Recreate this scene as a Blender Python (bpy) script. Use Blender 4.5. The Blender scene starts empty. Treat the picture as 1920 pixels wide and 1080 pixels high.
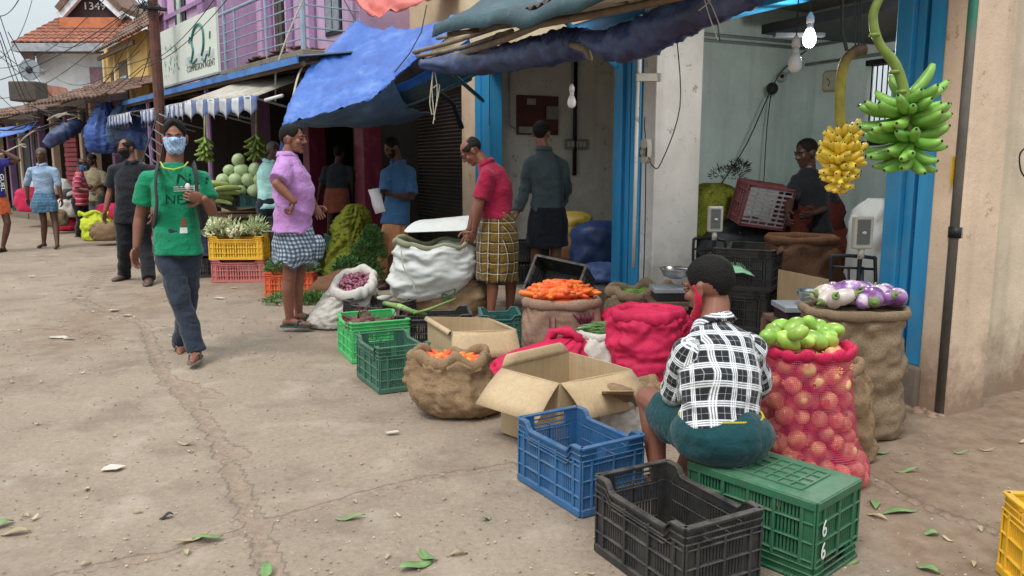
import bpy, math, random
import numpy as np
from mathutils import Vector, Matrix, noise
V = Vector
R = random.Random(7)
# ------------------------------------------------------------------ camera, sky, sun, exposure
CAMH, PITCH, FPX = 1.4, math.atan(232 / 1500.0), 1500.0
sc = bpy.context.scene
camd = bpy.data.cameras.new('camera'); cam = bpy.data.objects.new('camera', camd)
sc.collection.objects.link(cam); sc.camera = cam
cam.location = (0, 0, CAMH); cam.rotation_euler = (math.pi / 2 - PITCH, 0, 0)
camd.sensor_width = 36; camd.lens = FPX / 1920 * 36; camd.clip_end = 500; camd.clip_start = 0.05
w = bpy.data.worlds.new('World'); sc.world = w; w.use_nodes = True
nt = w.node_tree; bg = nt.nodes['Background']
sky = nt.nodes.new('ShaderNodeTexSky'); sky.sky_type = 'NISHITA'; sky.sun_disc = False
SUN_EL, SUN_ROT = math.radians(58), math.radians(215)
sky.sun_elevation = SUN_EL; sky.sun_rotation = SUN_ROT; sky.air_density = 1.0; sky.dust_density = 6.0
mx = nt.nodes.new('ShaderNodeMix'); mx.data_type = 'RGBA'; mx.inputs[0].default_value = 0.82
nt.links.new(sky.outputs[0], mx.inputs[6])
mx.inputs[7].default_value = (8.1, 9.0, 9.4, 1)       # even cloud cover, brighter overhead as an overcast sky is
tc = nt.nodes.new('ShaderNodeTexCoord'); sz = nt.nodes.new('ShaderNodeSeparateXYZ'); nt.links.new(tc.outputs['Generated'], sz.inputs[0])
mr_ = nt.nodes.new('ShaderNodeMapRange'); nt.links.new(sz.outputs[2], mr_.inputs[0]); mr_.inputs[3].default_value = .80; mr_.inputs[4].default_value = 2.35
vm_ = nt.nodes.new('ShaderNodeVectorMath'); vm_.operation = 'SCALE'; nt.links.new(mx.outputs[2], vm_.inputs[0]); nt.links.new(mr_.outputs[0], vm_.inputs['Scale'])
nt.links.new(vm_.outputs[0], bg.inputs['Color']); bg.inputs['Strength'].default_value = 0.085
sd = bpy.data.lights.new('sun', 'SUN'); sun = bpy.data.objects.new('sun', sd); sc.collection.objects.link(sun)
sd.energy = 1.6; sd.angle = math.radians(18); sd.color = (1, .965, .92)
sun.rotation_euler = (math.pi / 2 - SUN_EL, 0, math.radians(-35))
sc.view_settings.view_transform = 'Standard'; sc.view_settings.look = 'None'
sc.view_settings.exposure = 0.2; sc.view_settings.gamma = 1
# ------------------------------------------------------------------ places
def ray(px, py):
    a = (px - 960) / FPX; b = (540 - py) / FPX
    return V((a, math.cos(PITCH) + b * math.sin(PITCH), -math.sin(PITCH) + b * math.cos(PITCH)))
def at(px, py, Y):                 # the point of a sight line at depth Y
    r = ray(px, py); return V((0, 0, CAMH)) + r * (Y / r.y)
def gr(px, py, z=0):               # the point of a sight line at height z
    r = ray(px, py); return V((0, 0, CAMH)) + r * ((z - CAMH) / r.z)
class Frame:                       # u along the shop fronts (away), w out towards the street, z up
    def __init__(s, ox, oy, deg):
        a = math.radians(deg); s.o = V((ox, oy, 0)); s.a = a
        s.D = V((-math.sin(a), math.cos(a), 0)); s.W = V((-math.cos(a), -math.sin(a), 0))
    def __call__(s, u, w, z=0): return s.o + s.D * u + s.W * w + V((0, 0, z))
F0 = Frame(2.43, 4.46, 26.3); F1 = Frame(-2.2, 12.0, 38); F2 = Frame(-8.6, 17.5, 47)
# ------------------------------------------------------------------ meshes
class MB:
    def __init__(s): s.v = []; s.f = []; s.m = []; s.uv = None
    def add(s, vs, fs, m=0):
        n = len(s.v); s.v.extend(V(q) for q in vs); s.f.extend(tuple(i + n for i in f) for f in fs); s.m.extend([m] * len(fs)); return s
    def hexa(s, p, m=0):           # 8 corners: bottom 4 ring, top 4 ring
        return s.add(p, [(3, 2, 1, 0), (4, 5, 6, 7), (0, 1, 5, 4), (1, 2, 6, 5), (2, 3, 7, 6), (3, 0, 4, 7)], m)
    def box(s, x0, x1, y0, y1, z0, z1, m=0, M=None):
        p = [V(q) for q in ((x0, y0, z0), (x1, y0, z0), (x1, y1, z0), (x0, y1, z0), (x0, y0, z1), (x1, y0, z1), (x1, y1, z1), (x0, y1, z1))]
        if M is not None: p = [M @ q if isinstance(M, Matrix) else M(*q) for q in p]
        return s.hexa(p, m)
    def fbox(s, F, u0, u1, w0, w1, z0, z1, m=0):
        return s.hexa([F(u0, w0, z0), F(u0, w1, z0), F(u1, w1, z0), F(u1, w0, z0), F(u0, w0, z1), F(u0, w1, z1), F(u1, w1, z1), F(u1, w0, z1)], m)
    def tube(s, pts, rad, n=8, m=0, cap=True, sq=1.0, up=None):
        pts = [V(p) for p in pts]; k = len(pts)
        rad = rad if isinstance(rad, (list, tuple)) else [rad] * k
        prev = None; vs = []
        for i, p in enumerate(pts):
            t = (pts[min(i + 1, k - 1)] - pts[max(i - 1, 0)])
            t = t.normalized() if t.length > 1e-9 else V((0, 0, 1))
            if prev is None:
                a = V(up) if up is not None else (V((0, 0, 1)) if abs(t.z) < .9 else V((1, 0, 0)))
                prev = (a - t * a.dot(t)).normalized()
            else:
                q = prev - t * prev.dot(t); prev = q.normalized() if q.length > 1e-6 else prev
            b = t.cross(prev)
            r = rad[i]; r1, r2 = (r if isinstance(r, (tuple, list)) else (r, r * sq))
            for j in range(n):
                c = 2 * math.pi * j / n; vs.append(p + prev * (math.cos(c) * r2) + b * (math.sin(c) * r1))
        fs = [(i * n + j, i * n + (j + 1) % n, (i + 1) * n + (j + 1) % n, (i + 1) * n + j) for i in range(k - 1) for j in range(n)]
        if cap: fs += [tuple(range(n - 1, -1, -1)), tuple(range((k - 1) * n, k * n))]
        return s.add(vs, fs, m)
    def ell(s, c, r, n=16, k=10, m=0, M=None):    # ellipsoid; M 3x3 turns it
        c = V(c); r = (r, r, r) if isinstance(r, (int, float)) else r; vs = []
        for i in range(k + 1):
            th = math.pi * i / k
            for j in range(n):
                ph = 2 * math.pi * j / n
                q = V((r[0] * math.sin(th) * math.cos(ph), r[1] * math.sin(th) * math.sin(ph), r[2] * math.cos(th)))
                vs.append(c + (M @ q if M is not None else q))
        fs = []
        for i in range(k):
            for j in range(n):
                a, b, c2, d = i * n + j, i * n + (j + 1) % n, (i + 1) * n + (j + 1) % n, (i + 1) * n + j
                fs.append((a, d, c2) if i == 0 else ((a, d, b) if i == k - 1 else (a, d, c2, b)))
        return s.add(vs, fs, m)
    def cap(s, a, b, ra, rb, n=12, m=0):          # tapered limb with round ends
        a = V(a); b = V(b); t = (b - a).normalized(); pts = []; rs = []
        for q in (-1, -.85, -.5): pts.append(a + t * (q * ra)); rs.append(max(.001, ra * math.sqrt(1 - q * q)))
        pts += [a, b]; rs += [ra, rb]
        for q in (.5, .85, 1): pts.append(b + t * (q * rb)); rs.append(max(.001, rb * math.sqrt(1 - q * q)))
        return s.tube(pts, rs, n, m)
    def loft(s, rings, m=0, caps=(True, True), closed=True):
        n = len(rings[0]); k = len(rings); vs = [p for r in rings for p in r]
        J = n if closed else n - 1
        fs = [(i * n + j, i * n + (j + 1) % n, (i + 1) * n + (j + 1) % n, (i + 1) * n + j) for i in range(k - 1) for j in range(J)]
        if caps[0]: fs.append(tuple(range(n - 1, -1, -1)))
        if caps[1]: fs.append(tuple(range((k - 1) * n, k * n)))
        return s.add(vs, fs, m)
    def grid(s, P, m=0):           # P[i][j] points
        a = len(P); b = len(P[0])
        return s.add([p for r in P for p in r], [(i * b + j, i * b + j + 1, (i + 1) * b + j + 1, (i + 1) * b + j) for i in range(a - 1) for j in range(b - 1)], m)
    def build(s, name, mats, parent=None, smooth=False, loc=None, uvs=None):
        me = bpy.data.meshes.new(name); o = loc if loc is not None else V((0, 0, 0))
        me.from_pydata([tuple(q - o) for q in s.v], [], s.f)
        mats = mats if isinstance(mats, (list, tuple)) else [mats]
        for q in mats: me.materials.append(q)
        if any(s.m): me.polygons.foreach_set('material_index', s.m)
        if smooth: me.polygons.foreach_set('use_smooth', [True] * len(me.polygons))
        if uvs is not None:
            at_ = me.attributes.new('pat', 'FLOAT_VECTOR', 'POINT'); at_.data.foreach_set('vector', [c for q in uvs for c in (q[0], q[1], q[2] if len(q) > 2 else 0)])
        me.update()
        ob = bpy.data.objects.new(name, me); sc.collection.objects.link(ob)
        if loc is not None: ob.location = loc
        if parent is not None:
            ob.parent = parent; ob.matrix_parent_inverse = Matrix.Translation(parent.location).inverted() if loc is None else Matrix()
            if loc is not None: ob.location = loc - parent.location
        return ob
def tag(o, label, cat, group=None):
    o['label'] = label; o['category'] = cat
    if group: o['group'] = group
    return o
def empty(name, loc, label, cat, group=None):
    o = bpy.data.objects.new(name, None); sc.collection.objects.link(o); o.location = V(loc); o.empty_display_size = .1
    return tag(o, label, cat, group)
def struct(o): o['kind'] = 'structure'; return o
def stuff(o, label=None):
    o['kind'] = 'stuff'
    if label: tag(o, label, o.name.split('.')[0].replace('_', ' '))
    return o
def solid(o, t, off=0): 
    q = o.modifiers.new('thick', 'SOLIDIFY'); q.thickness = t; q.offset = off; return o
def bevel(o, wd=.006, seg=2):
    q = o.modifiers.new('bevel', 'BEVEL'); q.width = wd; q.segments = seg; q.limit_method = 'ANGLE'; return o
def subsurf(o, n=1):
    q = o.modifiers.new('sub', 'SUBSURF'); q.levels = n; q.render_levels = n; return o
def dup(o, loc, rot=None, scale=None, label=None, parent=None):
    c = o.copy(); sc.collection.objects.link(c); c.location = loc
    if rot is not None: c.rotation_euler = rot
    if scale is not None: c.scale = scale if isinstance(scale, (tuple, list, Vector)) else (scale,) * 3
    if label: c['label'] = label
    for ch in o.children:
        d = ch.copy(); sc.collection.objects.link(d); d.parent = c
        for g in ch.children:
            e = g.copy(); sc.collection.objects.link(e); e.parent = d
    return c
def remesh(mb, vox, smooth=3):
    o = mb.build('tmp', []); 
    q = o.modifiers.new('r', 'REMESH'); q.mode = 'VOXEL'; q.voxel_size = vox; q.use_smooth_shade = True
    if smooth: k = o.modifiers.new('s', 'SMOOTH'); k.iterations = smooth; k.factor = .5
    bpy.context.view_layer.update()
    dg = bpy.context.evaluated_depsgraph_get(); e = o.evaluated_get(dg); me = e.to_mesh()
    n = len(me.vertices); co = np.empty(n * 3, 'f'); me.vertices.foreach_get('co', co); co = co.reshape(-1, 3)
    no = np.empty(n * 3, 'f'); me.vertices.foreach_get('normal', no) if False else None
    nn = np.array([tuple(v.normal) for v in me.vertices], 'f')
    fs = [tuple(p.vertices) for p in me.polygons]
    e.to_mesh_clear(); m0 = o.data; bpy.data.objects.remove(o); bpy.data.meshes.remove(m0)
    return co, nn, fs
def fractal(p, s, o=3): return noise.fractal(V(p) * s, 1.0, 2.0, o)
def smooth01(x): x = max(0., min(1., x)); return x * x * (3 - 2 * x)
# ------------------------------------------------------------------ materials
_mats = {}
def lin(h):
    c = [int(h[i:i + 2], 16) / 255 for i in (0, 2, 4)]
    return tuple(q / 12.92 if q <= .04045 else ((q + .055) / 1.055) ** 2.4 for q in c)
class N:
    def __init__(s, name):
        s.m = bpy.data.materials.new(name); s.m.use_nodes = True; s.t = s.m.node_tree; s.b = s.t.nodes['Principled BSDF']
    def n(s, typ, **kw):
        q = s.t.nodes.new('ShaderNode' + typ)
        for k, v in kw.items():
            if k[0] == 'i' and k[1:].isdigit(): s.put(v, q.inputs[int(k[1:])])
            elif hasattr(q, k): setattr(q, k, v)
            else: s.put(v, q.inputs[k.replace('_', ' ')])
        return q
    def put(s, v, inp):
        if isinstance(v, bpy.types.NodeSocket): s.t.links.new(v, inp)
        elif isinstance(v, bpy.types.Node): s.t.links.new(v.outputs[0], inp)
        elif isinstance(v, (tuple, list)) and len(v) == 3 and len(getattr(inp, 'default_value', (0, 0, 0))) == 4: inp.default_value = (*v, 1)
        else: inp.default_value = v
    def noise(s, scale, det=4, vec=None, rough=.55, out=0):
        q = s.n('TexNoise'); q.inputs['Scale'].default_value = scale; q.inputs['Detail'].default_value = det; q.inputs['Roughness'].default_value = rough
        if vec is not None: s.put(vec, q.inputs['Vector'])
        return q.outputs[out]
    def ramp(s, fac, stops):
        q = s.n('ValToRGB'); s.put(fac, q.inputs[0]); e = q.color_ramp.elements
        while len(e) < len(stops): e.new(.5)
        for k, (p, c) in zip(e, stops):
            k.position = p; k.color = (c, c, c, 1) if isinstance(c, (int, float)) else (*c, 1)
        return q.outputs[0]
    def mix(s, f, a, b, mode='MIX'):
        q = s.n('Mix'); q.data_type = 'RGBA'; q.blend_type = mode; s.put(f, q.inputs[0]); s.put(a, q.inputs[6]); s.put(b, q.inputs[7]); return q.outputs[2]
    def math(s, op, a, b=0.0):
        q = s.n('Math'); q.operation = op; s.put(a, q.inputs[0]); s.put(b, q.inputs[1]); return q.outputs[0]
    def coord(s, kind='Object', scale=None):
        q = s.n('TexCoord').outputs[kind]
        if scale is None: return q
        mp = s.n('Mapping'); s.t.links.new(q, mp.inputs[0]); mp.inputs['Scale'].default_value = scale; return mp.outputs[0]
    def vary(s, c, amt=.25):      # each copy its own shade
        r_ = s.n('ObjectInfo').outputs['Random']; h = s.n('HueSaturation'); s.put(c, h.inputs['Color']); s.put(s.math('ADD', 1 - amt, s.math('MULTIPLY', r_, amt * 1.8)), h.inputs['Value']); s.put(s.math('ADD', .5 - amt * .06, s.math('MULTIPLY', s.math('FRACT', s.math('MULTIPLY', r_, 7.3)), amt * .12)), h.inputs['Hue']); return h.outputs[0]
    def attr(s, name='pat'):
        q = s.n('Attribute'); q.attribute_name = name; return q.outputs['Vector']
    def bump(s, h, st=.3, d=.01):
        q = s.n('Bump'); q.inputs['Strength'].default_value = st; q.inputs['Distance'].default_value = d; s.put(h, q.inputs['Height']); s.t.links.new(q.outputs[0], s.b.inputs['Normal']); return q
    def set(s, **kw):
        for k, v in kw.items(): s.put(v, s.b.inputs[k.replace('_', ' ')])
        return s.m
def mat(name, col, rough=.7, var=.25, vs=4, bump=.2, bs=60, bd=.003, metal=0, dirt=None, ds=3, dcol=(.16, .11, .07), spec=.5, sheen=0, geo=False):
    """plain material: colour varied by noise, fine bump, optional patches of dirt"""
    key = name
    if key in _mats: return _mats[key]
    if isinstance(col, str): col = lin(col)
    n = N(name); co = n.n('NewGeometry').outputs['Position'] if geo else n.coord()
    f = n.noise(vs, 5, co)
    a = tuple(c * (1 - var) for c in col); b = tuple(min(1, c * (1 + var)) for c in col)
    c = n.ramp(f, [(.3, a), (.7, b)])
    if dirt:
        g = n.ramp(n.noise(ds, 8, co, .7), [(.5 - dirt * .25, 0), (.85 - dirt * .2, 1)])
        c = n.mix(n.math('MULTIPLY', g, min(1, dirt * 1.2)), c, dcol)
    n.set(Base_Color=c, Roughness=rough, Metallic=metal)
    n.b.inputs['Specular IOR Level'].default_value = spec
    if bump: n.bump(n.noise(bs, 4, co), bump, bd)
    _mats[key] = n.m; return n.m
# ------------------------------------------------------------------ ground
def axis(lo, a, b, hi, d, g):
    q = [a]
    while q[-1] < b: q.append(q[-1] + d)
    st = d
    while q[-1] < hi: st *= g; q.append(q[-1] + st)
    st = d; l = []; x = a
    while x > lo: st *= g; x -= st; l.append(x)
    return l[::-1] + q
def pxline(pts): return np.array([tuple(gr(*p))[:2] for p in pts])
CR = [(pxline([(205, 497), (150, 563), (272, 608), (300, 691), (333, 724), (361, 758), (394, 797), (417, 835), (439, 891), (461, 941), (483, 985), (505, 1058), (516, 1100)]), .034, .9),
      (pxline([(318, 715), (345, 722), (372, 728), (398, 742)]), .05, .9), (pxline([(415, 838), (440, 842), (452, 848)]), .045, .8),
      (pxline([(-60, 628), (0, 620), (70, 616), (139, 619), (250, 640)]), .018, .7),
      (pxline([(500, 975), (522, 969), (583, 952), (694, 919), (800, 893), (960, 868)]), .02, .8),
      (pxline([(60, 1090), (111, 1074), (222, 1052), (311, 1035), (461, 991)]), .022, .8),
      (pxline([(1610, 880), (1700, 935), (1800, 975), (1960, 1020)]), .022, .7),
      (pxline([(0, 500), (60, 470), (190, 455)]), .03, .5)]
def seg_dist(P, L):
    d = np.full(len(P), 1e9)
    for a, b in zip(L[:-1], L[1:]):
        ab = b - a; t = np.clip(((P - a) @ ab) / (ab @ ab), 0, 1); d = np.minimum(d, np.hypot(*(P - a - t[:, None] * ab).T))
    return d
xs = np.array(axis(-140, -4.6, 3.6, 140, .034, 1.09)); ys = np.array(axis(-30, 1.6, 7.4, 260, .034, 1.07))
GX, GY = np.meshgrid(xs, ys); PP = np.stack([GX.ravel(), GY.ravel()], 1)
near = (PP[:, 1] < 16) & (PP[:, 1] > 0) & (abs(PP[:, 0]) < 12)
nz = np.zeros(len(PP)); nf = np.zeros(len(PP)); jx = np.zeros(len(PP))
for i in np.nonzero(near)[0]:
    x, y = PP[i]
    nz[i] = noise.noise((x * .9, y * .9, 3)); nf[i] = noise.fractal((x * 5, y * 5, 1), 1, 2, 3); jx[i] = noise.fractal((x * 9, y * 9, 7), .9, 2.1, 4)
cm = np.zeros(len(PP)); 
for L, wd, dp in CR:
    d = seg_dist(PP, L) + jx * wd * .9
    cm = np.maximum(cm, dp * np.clip(1.35 - d / wd, 0, 1))
soil = np.clip((PP[:, 0] - 1.0 - (PP[:, 1] - 3) * -.25 + nf * .5) / .5, 0, 1) * (PP[:, 1] < 6)
soil = np.maximum(soil, np.clip(1 - seg_dist(PP, pxline([(120, 640), (180, 590), (300, 560), (420, 530), (520, 545)])) / .7 + nf * .9, 0, 1) * .8)
GZ = nz * .008 + nf * .0035 - cm * .017 - .004
g = bpy.data.meshes.new('ground')
nx = len(xs); ny = len(ys)
ii = (np.arange(ny - 1)[:, None] * nx + np.arange(nx - 1)[None, :]).ravel()
g.from_pydata(np.column_stack([PP, GZ]).tolist(), [], np.column_stack([ii, ii + 1, ii + nx + 1, ii + nx]).tolist())
pa = g.attributes.new('pat', 'FLOAT_VECTOR', 'POINT'); pa.data.foreach_set('vector', np.column_stack([cm, soil, nf]).ravel().astype('f'))
g.polygons.foreach_set('use_smooth', [True] * len(g.polygons))
n = N('road_surface'); co = n.coord(); sep = n.n('SeparateXYZ'); n.put(n.attr(), sep.inputs[0])
big = n.ramp(n.noise(.7, 6, co, .62), [(.3, lin('7d6e61')), (.5, lin('957f70') if 0 else lin('968675')), (.72, lin('a69582'))])
spk = n.ramp(n.noise(38, 5, co, .75), [(.27, lin('51463d')), (.42, lin('8a7b6c')), (.62, lin('9e8d7b')), (.77, lin('d0c0aa'))])
c = n.mix(.5, big, spk)
st = n.ramp(n.noise(1.9, 7, co, .7), [(.5, 0), (.63, .55)]); c = n.mix(st, c, lin('75665a'))
st2 = n.ramp(n.noise(2.7, 5, n.coord(scale=(1, 1, 9)), .6), [(.56, 0), (.68, .35)]); c = n.mix(st2, c, lin('b5a898'))
vo = n.n('TexVoronoi', Scale=24.0); n.put(co, vo.inputs['Vector']); vf = n.ramp(vo.outputs['Distance'], [(.0, 1), (.12, 0)])
vm = n.math('MULTIPLY', vf, n.ramp(n.noise(3, 3, co), [(.42, 0), (.6, .75)])); c = n.mix(vm, c, lin('cfc3b4'))
soilc = n.ramp(n.noise(9, 7, co, .7), [(.3, lin('6e5848')), (.7, lin('94806c'))])
sf = n.math('MULTIPLY', sep.outputs[1], n.ramp(n.noise(2.2, 6, co, .7), [(.25, .5), (.6, 1)])); c = n.mix(sf, c, soilc)
crc = n.ramp(n.noise(30, 6, co, .7), [(.3, lin('75665a')), (.7, lin('a38d79'))])
c = n.mix(n.ramp(n.math('ADD', sep.outputs[0], n.math('MULTIPLY', n.math('SUBTRACT', n.noise(16, 5, co, .7), .5), .9)), [(.22, 0), (.62, .85)]), c, crc)
c = n.mix(n.ramp(n.math('ADD', sep.outputs[0], n.math('MULTIPLY', n.math('SUBTRACT', n.noise(22, 4, co, .7), .5), .35)), [(.10, 0), (.2, .55), (.36, 0)]), c, lin('54483e'))
n.set(Base_Color=c, Roughness=.92); n.b.inputs['Specular IOR Level'].default_value = .25
hsum = n.math('ADD', n.math('MULTIPLY', n.noise(45, 6, co, .75), .5), n.math('ADD', n.math('MULTIPLY', n.noise(8, 5, co, .6), .6), n.math('MULTIPLY', vm, .3)))
n.bump(hsum, 1.0, .014)
g.materials.append(n.m); go = bpy.data.objects.new('ground', g); sc.collection.objects.link(go); struct(go)
# ------------------------------------------------------------------ wall materials
def plaster(name, col, stain=(.12, .085, .06), low=.9, amt=.6, peel=None, top=0):
    n = N(name); co = n.coord(); geo = n.n('NewGeometry'); z = n.n('SeparateXYZ'); n.put(geo.outputs['Position'], z.inputs[0])
    b = lin(col) if isinstance(col, str) else col
    c = n.ramp(n.noise(2.2, 7, co, .65), [(.3, tuple(x * .84 for x in b)), (.7, tuple(min(1, x * 1.1) for x in b))])
    sp = n.ramp(n.noise(26, 6, co, .75), [(.60, 0), (.73, .5)]); c = n.mix(sp, c, stain)
    hz = n.math('SUBTRACT', 1.0, n.math('DIVIDE', z.outputs[2], low))
    f = n.ramp(n.math('ADD', hz, n.math('MULTIPLY', n.math('SUBTRACT', n.noise(3.5, 8, co, .75), .5), 2.2)), [(.05, 0), (.85, amt)])
    c = n.mix(f, c, stain)
    vs = n.ramp(n.noise(2.0, 5, n.coord(scale=(2.4, 2.4, .16)), .6), [(.54, 0), (.7, .35)]); c = n.mix(vs, c, tuple(x * .5 for x in b))
    if peel: c = n.mix(n.ramp(n.noise(5, 9, co, .8), [(.60, 0), (.615, 1)]), c, lin(peel) if isinstance(peel, str) else peel)
    n.set(Base_Color=c, Roughness=.88); n.b.inputs['Specular IOR Level'].default_value = .2
    n.bump(n.math('ADD', n.noise(7, 6, co, .6), n.math('MULTIPLY', n.noise(80, 3, co), .3)), .35, .02); return n.m
def paint(name, col, chip='5b4a3c', rough=.42, amt=.66, st=(3, 3, .35)):
    n = N(name); b = lin(col); co = n.coord()
    c = n.ramp(n.noise(3, 6, n.coord(scale=st), .6), [(.3, tuple(x * .78 for x in b)), (.7, tuple(min(1, x * 1.12) for x in b))])
    c = n.mix(n.ramp(n.noise(14, 9, n.coord(scale=(1, 1, .45)), .82), [(amt, 0), (amt + .02, .9)]), c, lin(chip))
    c = n.mix(n.ramp(n.noise(6, 6, co, .7), [(.5, 0), (.75, .3)]), c, (.25, .24, .2))
    n.set(Base_Color=c, Roughness=rough); n.bump(n.noise(22, 6, n.coord(scale=(1, 1, .3)), .7), .25, .006); return n.m
M = {}
M['beige'] = plaster('beige_plaster', 'd6c4ab', stain=lin('8b735e'), low=.5, amt=.95)
M['beige2'] = plaster('pilaster_plaster', 'd8bfa6', stain=lin('7d6350'), low=.5, amt=.8, peel='b59a82')
M['teal'] = plaster('pale_teal_limewash', 'cfe0dc', stain=lin('6d7f7f'), low=.6, amt=.3)
M['white'] = plaster('dirty_white_limewash', 'e0ddd6', stain=lin('8f8377'), low=.8, amt=.6, peel='a9a097')
M['bwall'] = plaster('grey_white_limewash', 'dcdbd3', stain=lin('978b7b'), low=1.4, amt=.45, peel='a89f8c')
M['cream'] = plaster('cream_plaster', 'd2bf9e', stain=lin('7b6a52'), low=1, amt=.3)
M['purple'] = plaster('lilac_paint', 'c0a0bf', stain=lin('5d4762'), low=3.4, amt=.35)
M['purple2'] = plaster('deep_lilac_paint', '9b7aa0', stain=lin('4a364f'), low=3.4, amt=.35)
M['yellow'] = plaster('yellow_limewash', 'd8b670', stain=lin('8a6c3d'), low=1, amt=.3, peel='b99c68')
M['wwhite'] = plaster('white_house_wall', 'e3e6ea', stain=lin('a5a8ab'), low=1, amt=.2)
M['maroon'] = paint('maroon_paint', '7a2440', amt=.72); M['darkwall'] = plaster('dark_brown_grey_plaster', '57504a', low=1, amt=.5)  # darkwall: plain dark brown-grey plaster shared by walls, ceiling and small parts
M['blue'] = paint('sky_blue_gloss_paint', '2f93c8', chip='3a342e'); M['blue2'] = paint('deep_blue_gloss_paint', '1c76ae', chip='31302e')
M['conc'] = plaster('rough_concrete', '8b8176', low=.4, amt=.5)
M['steel'] = mat('worn_grey_steel', '8d949b', .5, .2, 8, metal=.3); M['darksteel'] = mat('dark_steel', '25272a', .5, .3, 8, metal=.4)
M['rail'] = mat('blue_grey_rail_paint', '8f9fae', .5, .15, 8); M['wood'] = mat('old_wood', '5b4433', .8, .35, 12); M['bamboo'] = mat('grey_bamboo', '7c6c58', .75, .3, 9)
M['black'] = mat('black_rubber', '121314', .6, .2); M['rust'] = mat('rusty_pole', '5c3129', .75, .25, 6, dirt=.4); M['wirem'] = mat('black_cable', '1c1c1e', .6, .1)
M['rope'] = mat('pale_rope', 'b9b2a2', .9, .2, 30)
n = N('rolling_shutter_paint'); c = n.ramp(n.noise(2, 6, n.coord(), .6), [(.3, lin('2a2622')), (.7, lin('3e3731'))]); n.set(Base_Color=c, Roughness=.55, Metallic=.2); M['shutter'] = n.m
def tiles_mat(name, a, b, cc):
    n = N(name); co = n.coord(); c = n.ramp(n.noise(3.5, 8, co, .8), [(.3, lin(a)), (.5, lin(b)), (.68, lin(cc))]); c = n.mix(n.ramp(n.noise(.8, 4, co), [(.5, 0), (.7, .4)]), c, lin('4a3f38'))
    n.set(Base_Color=c, Roughness=.9); n.bump(n.noise(20, 4, co), .4, .02); return n.m
M['tile'] = tiles_mat('clay_roof_tiles', '6f4336', '925d4a', 'b07d64'); M['oldtile'] = tiles_mat('weathered_clay_tiles', '4c3b33', '73584a', '8f7564')
# ------------------------------------------------------------------ near shop block (two open shops, one shuttered)
def fb(F, *b, m=None):
    q = MB()
    for x in b: q.fbox(F, *x)
    return q
shop = empty('market_shop_block', F0(0, 0), 'row shop building with sky blue door frames and two open shops', 'building')
def part(name, mb, m, par, sm=False, bev=0):
    o = mb.build(name, m, par, sm)
    if bev: bevel(o, bev)
    return o
part('raised_floor', fb(F0, (.07, 3.5, -2.5, .06, -.1, .235), (3.5, 6.5, -3.2, .06, -.1, .232), (6.5, 12, -.5, .04, -.1, .16)), M['conc'], shop, bev=.015)
part('party_wall', fb(F0, (2.752, 2.948, -.5, -.012, .2, 2.95), (2.948, 3.35, -.5, -.165, .2, 2.95), (3.5, 3.7, -2.5, -.5, .2, 2.95), (3.35, 3.7, -.56, -.5, .2, 2.95)), M['white'], shop, bev=.01)
part('interior_wall', fb(F0, (3.44, 3.5, -2.4, -.56, .2, 2.95), (2.66, 3.44, -2.5, -2.4, .2, 2.95), (.0, 1.75, -2.5, -2.4, .2, 2.95), (1.75, 2.66, -2.5, -2.4, .2, 1.62), (1.75, 2.66, -2.5, -2.4, 2.33, 2.95)), M['teal'], shop)
part('interior_wall', fb(F0, (6.5, 6.6, -3.2, -.05, .2, 2.95), (3.7, 6.5, -3.2, -3.1, .2, 2.95)), M['bwall'], shop)
part('corner_pillar', fb(F0, (6.505, 6.98, -.5, .0, .1, 2.9)), M['beige2'], shop, bev=.01)
part('ceiling', fb(F0, (-.1, 3.6, -2.6, -.02, 2.95, 3.05), (3.6, 12, -3.3, -.02, 2.95, 3.052)), M['conc'], shop)
part('upper_wall', fb(F0, (-.1, 5.9, -.2, -.015, 2.76, 4.2), (5.9, 12.6, -.25, -.01, 2.76, 3.95)), M['cream'], shop)
wf = fb(F0, (1.75, 2.66, -2.46, -2.38, 1.58, 1.62), (1.75, 2.66, -2.46, -2.38, 2.33, 2.38), (2.26, 2.33, -2.47, -2.37, 1.62, 2.33)); wo = part('window', wf, M['darksteel'], shop)
q = MB(); 
for k in range(15): q.tube([F0(1.78 + k * .06, -2.43, 1.62), F0(1.78 + k * .06, -2.43, 2.33)], .007, 6)
b_ = q.build('window_bars', M['darksteel'], wo)
# blue frames, each a stepped section
def frame(u0, u1, z1=2.49, name='door_frame'):
    d = (u1 - u0); q = fb(F0, (u0, u0 + d * .34, -.16, .012, .235, z1), (u0 + d * .34, u0 + d * .48, -.16, -.05, .235, z1), (u0 + d * .48, u0 + d * .66, -.16, -.015, .235, z1), (u0 + d * .66, u1, -.16, .02, .235, z1))
    return part(name, q, M['blue'], shop, bev=.006)
frame(.09, .41, 2.95); frame(2.95, 3.35, 2.49); frame(6.08, 6.5, 2.9)
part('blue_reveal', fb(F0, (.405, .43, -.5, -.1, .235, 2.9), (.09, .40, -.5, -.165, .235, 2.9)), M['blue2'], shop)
part('lintel', fb(F0, (.41, 6.08, -.15, .0, 2.49, 2.60), (.41, 6.08, -.12, .03, 2.60, 2.66), (.41, 6.08, -.15, -.03, 2.66, 2.76)), M['blue'], shop, bev=.006)
q = MB(); K = 46; rows = []
for i in range(K * 3 + 1):
    z = .16 + i * (2.35 / (K * 3)); dz = .012 * math.sin(i * 2 * math.pi / 3); rows.append([F0(6.98 + j * .575, -.1 + dz, z) for j in range(5)])
q.grid(rows); so = q.build('rolling_shutter', M['shutter'], shop); 
part('shutter_box', fb(F0, (6.98, 9.28, -.35, .02, 2.5, 2.9)), M['darksteel'], shop, bev=.01)
part('shutter_rail', fb(F0, (9.2, 9.27, -.14, -.02, .16, 2.5)), M['darksteel'], shop)
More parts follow.
